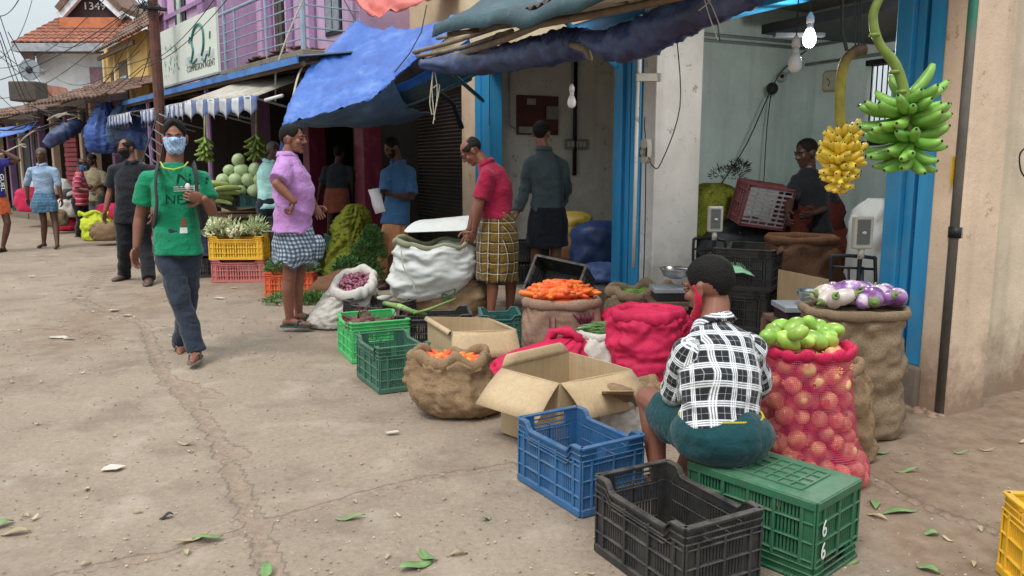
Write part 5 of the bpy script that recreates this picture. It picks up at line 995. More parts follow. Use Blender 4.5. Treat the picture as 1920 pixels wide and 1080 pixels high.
q = MB(); q.tube([at(745, 205, 8.8), at(790, 188, 8.9), at(905, 132, 9.1)], .02, 6); q.tube([at(780, 100, 8.7), at(850, 140, 8.2), at(905, 188, 9.55)], .022, 6); part('support_rod', q, M['tarpt'], t2)
cloth('red_tarpaulin', [[(655, -30, 11.6), (740, -40, 11.4), (880, -60, 11.0)], [(668, 5, 11.3), (740, -5, 11.1), (860, -25, 10.8)], [(700, 33, 11.0), (760, 16, 10.9), (840, -12, 10.6)]], M['tarpr'], 'faded red tarpaulin with a torn hem at the top of the frame', 8, .06, (2, 9), 12, ragged=.1)
# canopy over the two open shops
can = empty('shop_canopy', F0(2, .8, 2.6), 'teal tarpaulin canopy on bamboo poles above the open shops', 'canopy')
P = []
for i in range(49):
    u = 3.75 - 4.0 * i / 48; ze = 2.42 + .15 * smooth01((u - 1.9) / 1.6) + .02 * math.sin(u * 9); 
    P.append([F0(u, wv_, z + .05 * noise.noise((u * 2.2, wv_ * 2, 4)) + .02 * noise.noise((u * 7, wv_ * 5, 4))) for wv_, z in ((1.62, ze - .10), (1.60, ze), (1.3, ze + .12), (.9, ze + .42), (.45, ze + .72), (0.02, ze + 1.0))])
o = MB().grid(P).build('roof_sheet', M['tarpt'], can, True); solid(o, .01)
P = []
for i in range(200):
    u = 3.9 - 4.1 * i / 199; P.append([F0(u, wv_, z + .012 * math.sin(u * 60)) for wv_, z in ((1.55, 2.44 + .12 * smooth01((u - 1.9) / 1.6)), (.05, 2.82))])
o = MB().grid(P).build('under_sheet', mat('rusty_brown_sheet', '4f3a31', .85, .4, 5), can, True); solid(o, .004)
q = MB()
for k in range(7): u = 3.7 - k * .58; q.tube([F0(u, 1.5, 2.40 + .1 * smooth01((u - 1.9) / 1.6)), F0(u, .05, 2.78)], .02, 6)
part('rafters', q, M['bamboo'], can)
for k, (pts, r) in enumerate((([(776, 98, 8.7), (850, 78, 7.9), (930, 52, 6.9), (1012, 28, 5.9)], .022), ([(782, 106, 8.6), (870, 88, 7.6), (960, 58, 6.4)], .02), ([(788, 121, 8.5), (860, 102, 7.5), (950, 72, 6.4), (1020, 42, 5.8)], .026), ([(1012, 46, 5.7), (1200, 10, 4.9), (1420, -40, 4.2)], .025), ([(820, 72, 8.4), (920, 50, 7.0)], .018))):
    part('bamboo_pole', MB().tube(catmull([tuple(at(*p)) for p in pts], 5), r, 9), M['bamboo'], can, True)
part('upright', MB().tube([at(1014, -30, 5.75), at(1015, 40, 5.8)], .03, 10), M['steel'], can, True)
def roll(pts, rads, seed, label, k=12, n_=20):
    c = [V(p) for p in catmull([tuple(at(*p)) for p in pts], k)]; L_ = len(c); rr = [r[0] for r in catmull([(r, 0) for r in rads], k)]; q = MB(); q.tube(c, rr[:L_], n_)
    for i, v in enumerate(q.v):
        a = i // n_; cc_ = c[min(a, L_ - 1)]; d = v - cc_
        s_ = 1 + .28 * noise.noise((a * .16, (i % n_) * .55, seed)) + .22 * noise.noise((a * .7 + math.sin(i % n_) * .6, (i % n_) * .3, seed)) + .12 * noise.noise((a * 1.7, i % n_, seed)); q.v[i] = cc_ + d * s_
    o = q.build('rolled_tarpaulin', M['tarpd'], None, True); return tag(o, label, 'tarpaulin')
roll([(792, 122, 8.3), (860, 120, 7.6), (930, 112, 6.95), (1000, 98, 6.35), (1060, 86, 5.95), (1092, 82, 5.75)], [.045, .10, .105, .11, .115, .10], 3, 'dark blue tarpaulin rolled around poles, left piece with a ragged end')
roll([(1098, 70, 5.6), (1150, 84, 5.3), (1200, 72, 5.05), (1262, 40, 4.85), (1330, 12, 4.6), (1420, -18, 4.35)], [.05, .10, .115, .12, .10, .08], 8, 'dark blue tarpaulin rolled up above the white pillar')
q = MB(); q.tube([at(1070, 84, 5.7), at(1098, 90, 5.6), at(1108, 112, 5.55)], [.02, .035, .015], 8); q.tube([at(1085, 84, 5.7), at(1112, 88, 5.6)], .02, 7); o = q.build('broken_pole', M['bamboo'], None, True); tag(o, 'splintered brown pole end poking out of the rolled tarpaulin', 'pole')
def strings(pts_list, m, label, r=.004, nm='hanging_string'):
    q = MB(); [q.tube(catmull([tuple(at(*p)) for p in pts], 4), r, 5) for pts in pts_list]; return tag(q.build(nm, m), label, 'string')
strings([[(812, 128, 8.1), (810, 170, 8.1), (815, 225, 8.1)], [(814, 128, 8.1), (820, 175, 8.1), (812, 232, 8.1)], [(810, 150, 8.1), (806, 190, 8.1), (810, 215, 8.1)], [(812, 165, 8.1), (824, 160, 8.1), (818, 200, 8.1)]], M['rope'], 'pale frayed strings hanging below the bamboo poles', .006)
strings([[(1318, -10, 4.4), (1330, 30, 4.4), (1346, 75, 4.4)], [(1322, -5, 4.4), (1334, 10, 4.4), (1355, 62, 4.4)], [(1310, 20, 4.4), (1325, 8, 4.4), (1340, -10, 4.4)]], M['rope'], 'pale strings dangling from the tarpaulin over the blue lintel', .003)
strings([[(1340, 5, 4.5), (1338, 25, 4.5), (1345, 45, 4.5), (1350, 78, 4.5)]], M['wirem'], 'short black cord dangling over the blue lintel', .003)
strings([[(918, 128, 7.4), (918, 150, 7.4), (917, 235, 7.4)], [(946, 60, 6.6), (925, 70, 6.7), (920, 128, 7.3)]], M['wirem'], 'thin black cord hanging left of the left open shop')
for a, b, lb in (((1062, 42, 5.9), (1160, 128, 7.15), 'thin blue bracket strut above the middle blue column'), ((838, 130, 8.4), (906, 190, 9.8), 'thin blue bracket strut above the left blue column')):
    o = MB().tube([at(*a), at(*b)], .02, 6).build('bracket_strut', M['blue']); tag(o, lb, 'bracket')
o = MB().tube([at(820, 170, 9.6), at(850, 195, 9.8), at(866, 240, 10)], .03, 8).build('curved_pipe', M['darksteel'], None, True); tag(o, 'black curved pipe beside the rolling shutter', 'pipe')
# striped awnings
n = N('striped_canvas'); sp = n.n('SeparateXYZ'); n.put(n.attr(), sp.inputs[0]); f = n.math('FRACT', n.math('MULTIPLY', sp.outputs[0], 4.3)); s1 = n.math('LESS_THAN', f, .42)
c = n.mix(s1, lin('c9ccd0'), lin('4a5f8f')); c = n.mix(n.ramp(n.noise(4, 7, n.coord(), .75), [(.4, 0), (.7, .55)]), c, lin('85817b')); n.set(Base_Color=c, Roughness=.8); M['stripe'] = n.m
n = N('awning_top_canvas'); c = n.ramp(n.noise(3, 7, n.coord(), .75), [(.35, lin('8a8378')), (.65, lin('c1b9aa'))]); n.set(Base_Color=c, Roughness=.85); M['awtop'] = n.m
def awning(t0, t1, label, F1=F1, zf=2.22, wf=2.1, wb=1.0, zb=2.55, vh=.27, skew=0):
    e = empty('striped_awning', F1((t0 + t1) / 2, wf, zf), label, 'awning'); K = int((t1 - t0) * 34); P = []; U = []; Pv = []; Uv = []
    for i in range(K + 1):
        t = t0 + (t1 - t0) * i / K; sag = .02 * noise.noise((t * 3, 1, 0))
        P.append([F1(t, wb + (wf - wb) * k / 5, zb + (zf + skew * (t - t0) - zb) * k / 5 + sag * k / 5 + .01 * math.sin(t * 70) * k / 5) for k in range(6)]); U += [(t, k) for k in range(6)]
        tooth = abs(((t * 4.3) % 1) - .5) * 2; h_ = vh * (.62 + .42 * (1 - tooth)) * (1 + .15 * noise.noise((t * 5, 7, 0)))
        zf_ = zf + skew * (t - t0) + sag
        Pv.append([F1(t, wf + .012 + .03 * math.sin(t * 27) * k / 4 + .015 * noise.noise((t * 9, k, 0)), zf_ - h_ * k / 4) for k in range(5)]); Uv += [(t, k) for k in range(5)]
    o = MB().grid(P).build('canopy', M['awtop'], e, True, uvs=U); solid(o, .004); o = MB().grid(Pv).build('valance', M['stripe'], e, True, uvs=Uv); solid(o, .003)
    part('front_bar', MB().tube([F1(t0, wf, zf - .01), F1(t1, wf, zf - .01 + skew * (t1 - t0))], .014, 6), M['steel'], e); part('arm', MB().tube([F1(t0 + .05, wb, 2.0), F1(t0 + .05, wf, zf - .02)], .014, 6), M['steel'], e); part('arm', MB().tube([F1(t1 - .05, wb, 2.0), F1(t1 - .05, wf, zf - .02)], .014, 6), M['steel'], e)
    return e
awning(0, 1.42, 'blue and white striped awning right of the man in green', F1=Frame(-2.98, 9.6, 56), wf=0, wb=-1.05, zf=2.19, zb=2.58, vh=.25)
awning(1.5, 3.9, 'blue and white striped awning just behind the head of the man in green', zf=2.28, skew=.0)
awning(4.6, 6.4, 'small grey white striped awning left of the pole', zf=2.30, vh=.26)
tb = MB().tube([at(497, 188, 9.5), at(530, 179, 9.4)], .02, 8).build('tube_lamp', mat('white_tube', 'd8dad8', .4), None, True); tag(tb, 'white fluorescent tube at the right end of the striped awning', 'lamp')
strings([[(568, 0, 10.0), (540, 65, 10.0), (517, 130, 10.0)], [(517, 130, 10.0), (516, 190, 10.0)]], M['rope'], 'taut pale rope running down past the balcony to the awning', .011, 'guy_rope')
strings([[(578, 108, 9.4), (560, 140, 9.2), (549, 185, 8.9)]], M['rope'], 'pale rope along the left edge of the blue tarpaulin', .012, 'guy_rope')
# sign board
def fp(t, z, o=0): return F1(t, 1.84 + o, z)
sg = empty('sign_board', fp(2, 2.65), 'white sign board with green plants lettered COMMISSION AGENT on the sheet roof', 'sign')
TA, TB = 3.35, .62
def bx(t0, t1, z0, z1, o0, o1): return MB().hexa([fp(t0, z0, o0), fp(t0, z0, o1), fp(t1, z0, o1), fp(t1, z0, o0), fp(t0, z1, o0), fp(t0, z1, o1), fp(t1, z1, o1), fp(t1, z1, o0)])
part('board', bx(TB, TA, 2.66, 3.52, -.02, .015), mat('sign_white', 'cdd2c9', .6, .08, 3, dirt=.25, dcol=lin('9a8f7c')), sg)
part('board_frame', bx(TB - .02, TA + .02, 2.63, 2.66, -.03, .03), M['steel'], sg)
g1 = mat('sign_green', '2f9a78', .6, .2); g2 = mat('sign_dark_green', '2a6f68', .6, .2); n1 = F1.W
def sgp(a, b): return fp(TA - (TA - TB) * a, 2.66 + .86 * b, .02)
q = MB()
for arc, r in (([(.58, .28), (.62, .45), (.6, .62), (.66, .8), (.74, .84), (.80, .72), (.80, .5), (.76, .33)], .022), ([(.55, .30), (.6, .25), (.68, .30)], .016), ([(.76, .28), (.8, .22), (.84, .32), (.88, .3), (.9, .42)], .014), ([(.9, .55), (.91, .66)], .014), ([(.55, .6), (.57, .7)], .012)):
    q.tube(catmull([tuple(sgp(*p)) for p in arc], 4), r, 6, sq=1)
part('painted_emblem', q, g2, sg)
rs = random.Random(2); q = MB(); q2 = MB()
for k in range(34):
    a, b = rs.uniform(.06, .34), rs.uniform(.12, .66); an = rs.uniform(-2.2, -.8); L_ = rs.uniform(.04, .11); p = sgp(a, b); d = (F1.D * math.cos(an) + V((0, 0, 1)) * -math.sin(an)); s_ = d.cross(n1) * L_ * .2
    (q if k % 2 else q2).add([p, p + d * L_ * .5 + s_, p + d * L_, p + d * L_ * .5 - s_], [(0, 1, 2, 3)])
part('painted_leaf', q, g1, sg); part('painted_leaf', q2, mat('sign_pale_green', '74b09b', .6), sg)
ins = mat('sign_ink', '4c5750', .7)
text('COMMISSION AGENT', .135, facing(sgp(.72, .17), n1), ins, sg, 'lettering', .001, 1.0)
part('ribbon', bx(TA - (TA - TB) * .95, TA - (TA - TB) * .45, 2.88, 2.99, .016, .019), mat('ribbon_grey', 'b3bab8', .6), sg)
q = MB()
for t in (3.5, 3.75, 4.0): q.tube([F1(t, 1.8, 2.62), F1(t - .05, 1.7, 3.35)], .012, 5)
for z in (2.75, 2.9, 3.05, 3.2, 3.35): q.tube([F1(3.45, 1.78, z), F1(4.05, 1.74, z)], .01, 5)
o = q.build('window_grille', M['steel']); tag(o, 'loose metal grille standing left of the sign board', 'grille')
ld = empty('ladder', at(288, 300, 12.2), 'grey metal ladder leaning between the pole and the balding man', 'ladder')
A0, A1, B0, B1 = at(278, 268, 12.0), at(299, 205, 12.3), at(300, 300, 12.0), at(316, 212, 12.3)
A0 = A0 + (A0 - A1) * .9; B0 = B0 + (B0 - B1) * .6
part('rail', MB().tube([A0, A1], .012, 6), M['darksteel'], ld); part('rail', MB().tube([B0, B1], .012, 6), M['darksteel'], ld)
for k in range(8): part('rung', MB().tube([A0.lerp(A1, (k + .5) / 8), B0.lerp(B1, (k + .5) / 8)], .009, 6), M['steel'], ld)
M['tarpdb'] = tarpm('creased_blue_tarp', '24407f', '34549a', '5f7cb5')
# hanging blue bundles far left
for k, (px, py, Y, r, h_, lb) in enumerate(((190, 240, 16.2, .34, 1.0, 'left blue tarpaulin bundle hanging under the low roof'), (228, 232, 16.0, .3, .9, 'middle blue tarpaulin bundle hanging under the low roof'), (262, 236, 15.6, .28, .9, 'right blue tarpaulin bundle hanging behind the small awning'))):
    p = at(px, py, Y); sack(lb, (p.x, Y, p.z - h_ / 2), [(0, r * .35, r * .3, 0, 0), (.08, r * .8, r * .6, 0, 0), (h_ * .35, r, r * .7, 0, 0), (h_ * .7, r * .7, r * .5, .05, 0), (h_, r * .3, r * .25, .12, 0)], M['tarpk'] if k == 1 else M['tarpdb'], closed=True, fold=.07, ws=(3, 1.5), seed=k * 7 + 3, n=40, name='hanging_tarpaulin', cat='tarpaulin')
roll([(86, 272, 16.5), (110, 254, 16.6), (135, 240, 16.8), (150, 232, 17)], [.10, .16, .15, .1], 14, 'grey blue rolled plastic sheet hanging over the far shop front')
cloth('blue_sheet', [[(-30, 240, 18), (40, 236, 18.5), (78, 228, 19)], [(-30, 262, 17), (30, 252, 17.6), (70, 236, 18.4)]], M['tarp'], 'thin strip of blue sheeting on the farthest eave at the left edge', 5, .03)
rs = random.Random(8)
for k in range(9):
    P0 = at(rs.uniform(30, 230), rs.uniform(196, 240), 16.8); pts = [P0]
    for j in range(5): pts.append(pts[-1] + V((rs.uniform(-.5, .5), rs.uniform(-.2, .2), rs.uniform(-.22, .12))))
    tag(MB().tube(catmull([tuple(p) for p in pts], 4), .016, 5).build('loose_cable', M['wirem'] if k % 3 else M['rope']), 'loose tangled cable under the eaves of the low shops', 'cable', 'cables under the far eaves')
# ------------------------------------------------------------------ fixtures on and in the shops
def wallp(u, v, z): return F0(u, -v, z)
e = empty('switchboard', wallp(6.48, .86, 2.0), 'reddish brown wooden meter board on the left shop wall', 'meter board')
def pv(v0, v1, z0, z1, d0, d1, u=6.498): return MB().fbox(F0, u - d1, u - d0, -v1, -v0, z0, z1)
part('board', pv(.56, 1.17, 1.78, 2.28, 0, .03), mat('red_brown_board', '5a2f2b', .6, .2, 6), e, bev=.004); part('meter', pv(.98, 1.13, 1.98, 2.15, .03, .10), mat('meter_grey', '8e8f88', .5), e, bev=.01); part('label_card', pv(.7, .83, 2.16, 2.24, .03, .034), mat('old_label', '9b938a', .8), e)
part('fuse_row', pv(.58, .78, 1.80, 1.88, .03, .06), mat('fuse_white', 'a8a49c', .5), e)
o = MB().tube([F0(6.47, -.45, 2.9), F0(6.47, -.45, 1.9), F0(6.47, -.56, 1.84)], .011, 6).build('conduit', mat('pale_conduit', 'a9aaa4', .6), None, True); tag(o, 'thin pale conduit left of the brown meter board', 'conduit')
o = MB().tube([F0(6.46, -1.42, 2.95), F0(6.46, -1.42, 1.25)], .028, 8).build('conduit', M['darksteel'], None, True); tag(o, 'dark vertical conduit right of the brown meter board', 'conduit')
e = empty('switch_panel', wallp(6.48, 1.45, 1.66), 'grey row of switches below the hanging bulb in the left shop', 'switch panel'); part('plate', pv(1.27, 1.62, 1.60, 1.73, .02, .05), mat('panel_grey', '7d7f7c', .5), e, bev=.004)
for k in range(5): part('switch', pv(1.30 + k * .06, 1.34 + k * .06, 1.63, 1.70, .05, .06), mat('switch_white', 'b7b7b2', .4), e)
def bulb(p, label, topz, on=False, s=1.0, sleeve='a85a50'):
    e = empty('light_bulb', p, label, 'light bulb'); n_ = mat('bulb_white', 'dcdcd8', .3, .03) if not on else None
    if on: q_ = N('lit_bulb'); n_ = q_.set(Base_Color=(1, 1, 1), Emission_Color=(1, .99, .95), Emission_Strength=14.0)
    q = MB(); q.loft([[p + V((math.cos(a) * r * s, math.sin(a) * r * s, z * s)) for a in [j * math.pi / 8 for j in range(16)]] for z, r in ((-.062, .002), (-.058, .018), (-.04, .031), (-.015, .033), (.01, .026), (.03, .017))]); part('globe', q, n_, e, True)
    part('neck', MB().tube([p + V((0, 0, .03 * s)), p + V((0, 0, .06 * s))], .016 * s, 12), mat('bulb_neck', 'b8b8b4', .4), e, True); part('holder', MB().tube([p + V((0, 0, .06 * s)), p + V((0, 0, .09 * s)), p + V((0, 0, .115 * s))], [.02 * s, .02 * s, .008], 12), mat('bulb_holder', 'c9c6bf', .5), e, True)
    part('cord', MB().tube([p + V((0, 0, .115 * s)), V((p.x, p.y, topz))], .004, 5), M['wirem'], e)
bulb(at(1072, 187, 6.2), 'white bulb on a black cord hanging in front of the left shop', at(1072, 60, 6.2).z)
bulb(at(1491, 112, 5.0), 'large unlit white bulb left of the glowing lamp', 2.6, s=1.25)
PB = at(1518, 66, 5.6); bulb(PB, 'glowing white lamp under the dark loft of the right shop', 2.62, True, 1.3)
ld_ = bpy.data.lights.new('lamp_glow', 'POINT'); lo = bpy.data.objects.new('lamp_glow', ld_); sc.collection.objects.link(lo); lo.location = PB - V((0, 0, .14)); ld_.energy = 40; ld_.shadow_soft_size = .05; ld_.color = (1, .98, .94)
o = MB().box(0, .34, -.03, .03, -.012, .012, M=Matrix.Translation(at(1452, 66, 5.7))).build('lamp_batten', M['darksteel']); tag(o, 'dark lamp batten beside the glowing lamp', 'lamp bracket')
e = empty('wall_clock', F0(1.4, -2.38, 2.3), 'pale octagonal clock on the teal wall', 'clock'); p = at(1527, 150, 8.15)
u_ = (p - F0.o).dot(F0.D); z_ = p.z
oc = [(.075, .105), (-.075, .105), (-.1, .08), (-.1, -.08), (-.075, -.105), (.075, -.105), (.1, -.08), (.1, .08)]
def oct_(s, w0, w1): return MB().loft([[F0(u_ + a * s, w_, z_ + b * s) for a, b in oc] for w_ in (w0, w1)])
part('frame', oct_(1, -2.4, -2.36), mat('clock_frame', 'a59a68', .5), e); part('face', oct_(.84, -2.362, -2.356), mat('clock_face', 'b9b7a2', .6), e); part('hand', MB().tube([F0(u_, -2.35, z_), F0(u_ + .04, -2.35, z_ + .03)], .004, 4), M['black'], e); part('hand', MB().tube([F0(u_, -2.35, z_), F0(u_ + .01, -2.35, z_ - .05)], .003, 4), M['black'], e)
e = empty('security_camera', at(1466, 145, 8.2), 'small round white security camera on the teal wall', 'camera'); p = at(1466, 144, 8.3); part('dome', MB().ell(p, .05, 14, 8), mat('camera_white', 'a9aaa6', .4), e, True); part('lens', MB().ell(p + V((-.01, -.04, 0)), .022, 10, 6), M['black'], e, True); part('bracket', MB().tube([p, at(1484, 133, 8.3)], .012, 6), mat('camera_white', ''), e)
for z in (2.585, 2.64): o = MB().tube([F0(3.42, -.6, z), F0(3.42, -2.36, z)], .016, 8).build('wall_pipe', mat('grey_pipe', '8b9695', .5), None, True); tag(o, ('lower' if z < 2.6 else 'upper') + ' grey pipe along the left side of the teal room', 'pipe', 'pipes in the teal room')
for z in (2.42, 2.6): o = MB().tube([F0(3.4, -2.37, z), F0(.2, -2.37, z)], .016, 8).build('wall_pipe', mat('grey_pipe', ''), None, True); tag(o, ('lower' if z < 2.5 else 'upper') + ' grey pipe along the back of the teal room', 'pipe', 'pipes in the teal room')
strings([[(1512, 95, 8.2), (1480, 120, 8.0), (1452, 155, 7.8), (1400, 270, 7.6), (1352, 345, 7.4)]], M['wirem'], 'cable slanting down across the teal wall', .006, 'slanting_cable')
strings([[(1446, 172, 8.1), (1438, 240, 8.0), (1432, 340, 7.9)]], M['wirem'], 'thin black cord hanging straight down the teal wall', .005)
o = MB().ell(at(1448, 166, 8.05), (.06, .04, .06), 12, 8).build('cable_knot', M['wirem'], None, True); tag(o, 'black knot of cable on the teal wall', 'cable')
leaves('dried_twigs', 'dark dried twigs on the black bags in the right shop', [(at(1362, 335, 7.0).x, 7.0, at(0, 335, 7.0).z, .15, .1, .1), (at(1385, 320, 7.0).x, 7.0, at(0, 320, 7.0).z, .08, .08, .08)], 260, M['darksteel'], .05, 31, .15)
# cable reel and cords on the pillar
p = at(1215, 283, 6.86); e = empty('extension_reel', p, 'white plastic extension cord reel hung on the white pillar', 'reel')
nn = F0.W; xx = F0.D * -1
def onp(a, b, d=0): return p + xx * a + V((0, 0, b)) + nn * d
q = MB().loft([[onp(.055 * (abs(math.cos(t)) ** .6) * (1 if math.cos(t) > 0 else -1), .105 * (abs(math.sin(t)) ** .7) * (1 if math.sin(t) > 0 else -1), d) for t in [i * math.pi / 12 for i in range(24)]] for d in (0.0, .045)]); part('case', q, mat('reel_cream', 'b3b0a2', .5), e); 
part('dial', MB().tube([onp(.0, -.01, .045), onp(0, -.01, .058)], .036, 16), mat('dial_grey', '94958f', .5), e); part('knob', MB().tube([onp(.0, -.01, .058), onp(0, -.01, .066)], .014, 10), mat('reel_cream', ''), e)
for s_ in (-.045, .045): part('grip', MB().tube([onp(s_, -.05, .046), onp(s_, .03, .046)], .009, 6), M['black'], e)
q = MB().tube([onp(-.01, .1, .02), onp(-.02, .2, .03), onp(-.03, .28, .02)], .005, 5); q.tube([onp(.0, -.1, .02), onp(.0, -.5, .012), onp(.0, -1.1, .012), onp(-.01, -1.35, .02)], .005, 5); part('cord', q, M['wirem'], e)
part('cord', MB().tube(catmull([tuple(onp(.05, -.05, .03)), tuple(onp(.12, -.13, .03)), tuple(onp(.2, -.1, .01)), tuple(at(1275, 200, 6.62)), tuple(at(1268, 60, 6.62))], 5), .005, 5), M['wirem'], e, True)
e = empty('junction_box', at(1222, 145, 6.9), 'small white junction box high on the white pillar', 'junction box'); p2 = at(1212, 145, 6.86); part('box', MB().box(-.09, .12, -.04, .02, -.035, .03, M=Matrix.Translation(p2)), mat('reel_cream', ''), e, bev=.006); part('pipe', MB().tube([p2 + V((-.06, 0, .5)), p2 + V((-.06, 0, -.03))], .018, 8), M['white'], e, True); part('pipe', MB().tube([p2 + V((-.07, 0, -.0)), p2 + V((-.07, 0, -1.6))], .016, 8), M['white'], e, True)
# drain pipe, sticker, wires on the side wall
n = N('drainpipe_paint'); ge = n.n('NewGeometry'); z = n.n('SeparateXYZ'); n.put(ge.outputs['Position'], z.inputs[0]); mr = n.n('MapRange'); n.put(z.outputs[2], mr.inputs[0]); mr.inputs[1].default_value = 2.0; mr.inputs[2].default_value = 2.3
c = n.mix(n.ramp(n.math('ADD', mr.outputs[0], n.math('MULTIPLY', n.noise(6, 6, n.coord()), .4)), [(.3, 0), (.7, 1)]), n.ramp(n.noise(5, 6, n.coord(scale=(1, 1, .3)), .7), [(.35, lin('45433f')), (.65, lin('75706a'))]), lin('2f6f5d')); n.set(Base_Color=c, Roughness=.55)
dp = empty('drainpipe', (2.44, 4.40, 0), 'grey drainpipe with a green painted top at the wall corner', 'pipe'); part('pipe', MB().tube([V((2.445, 4.40, -.02)), V((2.445, 4.40, 3.8))], .034, 16), n.m, dp, True)
part('collar', MB().tube([V((2.445, 4.40, 1.0)), V((2.445, 4.40, 1.06))], .04, 16), M['darksteel'], dp, True)
p = at(1792, 320, 4.36); o = MB().box(-.018, .03, -.002, .002, -.075, .075, M=Matrix.Translation(p + V((.012, .05, 0))) @ Matrix.Rotation(.5, 4, 'Z')).build('yellow_sticker', mat('sticker_yellow', 'c9a429', .6, .2)); tag(o, 'narrow yellow sticker with black writing on the side wall', 'sticker')
q = MB()
for k in range(5): a = p + V((.012, .046, .055 - .026 * k)); q.tube([a + V((-.012, 0, .006)), a + V((0, 0.004, -.006)), a + V((.012, .01, .005))], .0025, 4)
s_ = q.build('writing', M['black']); s_.parent = o
strings([[(1835, 28, 4.5), (1862, 14, 4.5), (1840, 8, 4.5), (1890, 4, 4.5), (1925, -12, 4.5)], [(1845, 12, 4.5), (1853, 30, 4.5), (1862, 48, 4.5)], [(1880, -5, 4.5), (1868, 35, 4.5), (1872, 60, 4.5), (1869, 92, 4.5)], [(1888, 0, 4.5), (1890, 30, 4.5)], [(1820, 18, 4.5), (1850, 8, 4.5), (1870, -5, 4.5)]], M['wood'], 'broken roots and wires sticking out of the side wall top', .005, 'broken_wires')
strings([[(1925, 275, 4.7), (1912, 290, 4.7), (1914, 320, 4.7), (1925, 335, 4.7)]], M['wirem'], 'loop of black cable at the right edge of the side wall', .005)
# ------------------------------------------------------------------ scales
def scale_(hx, hy, Y, hw, hh, label, bars, bowl, plate, table):
    e = empty('weighing_scale', at(hx, hy + 150, Y), label, 'scale'); a = at(hx, hy, Y); s = Y / FPX
    W2, H2 = hw / 2 * s, hh / 2 * s; cm2 = mat('scale_cream', 'b5b0a4', .5, .1, dirt=.2)
    o = part('display_head', MB().box(a.x - W2, a.x + W2, Y - .025, Y + .03, a.z - H2, a.z + H2), cm2, e, bev=.01); part('screen', MB().box(a.x - W2 * .72, a.x + W2 * .62, Y - .028, Y - .024, a.z - H2 * .7, a.z + H2 * .8), mat('screen_grey', '5f615d', .3, .1), o); part('emblem', MB().ell((a.x, Y - .03, a.z), (W2 * .25, .004, W2 * .17), 12, 6), mat('emblem_white', 'c9c9c4', .5), o, True)
    part('neck', MB().tube([V((a.x, Y, a.z - H2)), V((a.x, Y, a.z - H2 - .06))], .02, 10), cm2, e, True); part('stem', MB().tube([V((a.x, Y + .01, a.z - H2 - .05)), V((a.x, Y + .01, a.z - H2 - .45))], .014, 8), M['darksteel'], e)
    x0, x1, y0, y1 = bars; q = MB(); q.tube(catmull([tuple(at(x0, y1 + 60, Y + .03)), tuple(at(x0, y0 + 14, Y + .03)), tuple(at(x0 + 8, y0, Y + .03)), tuple(at(x1 - 8, y0 + 3, Y + .03)), tuple(at(x1, y0 + 16, Y + .03)), tuple(at(x1, y1 + 60, Y + .03))], 5), .011, 8); q.tube([at(x0, y0 + 20, Y + .03), at(x1, y0 + 25, Y + .03)], .008, 6); q.tube([at((x0 + x1) / 2 - 8, y0 + 20, Y + .03), at((x0 + x1) / 2 - 8, y1 + 50, Y + .03)], .008, 6); q.tube([at((x0 + x1) / 2 + 18, y0 + 20, Y + .03), at((x0 + x1) / 2 + 18, y1 + 50, Y + .03)], .008, 6); part('guard_rail', q, M['darksteel'], e, True)
    bx_, by_, br = bowl; c = at(bx_, by_, Y - .1); r = br * s; q = MB().loft([[c + V((math.cos(t) * r * f, math.sin(t) * r * f, z)) for t in [i * math.pi / 14 for i in range(28)]] for f, z in ((.35, -.075), (.75, -.055), (.93, -.01), (1.0, .0), (1.03, .002), (.97, -.004), (.8, -.035), (.35, -.06), (.02, -.062))], caps=(True, True)); part('bowl', q, mat('stainless_steel', 'b9bbb8', .22, .08, 6, metal=.9), e, True)
    px_, py_, pw = plate; c = at(px_, py_, Y - .1); part('platform', MB().box(c.x - pw * s, c.x + pw * s, c.y - .13, c.y + .13, c.z - .02, c.z + .012), M['steel'], e, bev=.004); part('base', MB().box(c.x - pw * s * .9, c.x + pw * s * .9, c.y - .12, c.y + .12, c.z - .08, c.z - .02), M['darksteel'], e, bev=.004)
    t_ = empty('wooden_stand', (c.x, c.y, 0), table, 'table'); part('stand_top', MB().box(c.x - pw * s * 1.15, c.x + pw * s * 1.25, c.y - .16, c.y + .22, c.z - .11, c.z - .082), M['wood'], t_, bev=.004)
    for dx in (-1.1, 1.15):
        for dy in (-.13, .18): part('leg', MB().box(c.x + dx * pw * s - .02, c.x + dx * pw * s + .02, c.y + dy - .02, c.y + dy + .02, .0, c.z - .11), M['wood'], t_)
    return e
scale_(1341, 411, 5.95, 27, 48, 'left weighing scale with a small cream display behind the sitting man', (1300, 1360, 447, 490), (1268, 503, 31), (1262, 540, 40), 'low wooden stand carrying the left scale')
scale_(1617, 436, 4.75, 36, 62, 'right weighing scale with a larger cream display beside the blue door frame', (1558, 1641, 480, 545), (1530, 546, 36), (1505, 573, 46), 'low stand carrying the right scale behind the aubergines')
pp2 = cloth('green_leaf_wrap', [[(1360, 494, 5.7), (1385, 492, 5.7), (1400, 505, 5.7)], [(1372, 512, 5.45), (1395, 512, 5.45), (1415, 518, 5.45)]], mat('pale_green_sheet', '8fc49a', .6, .15), 'pale green plastic sheet lying on the black crates', 4, .01, cat='plastic sheet')
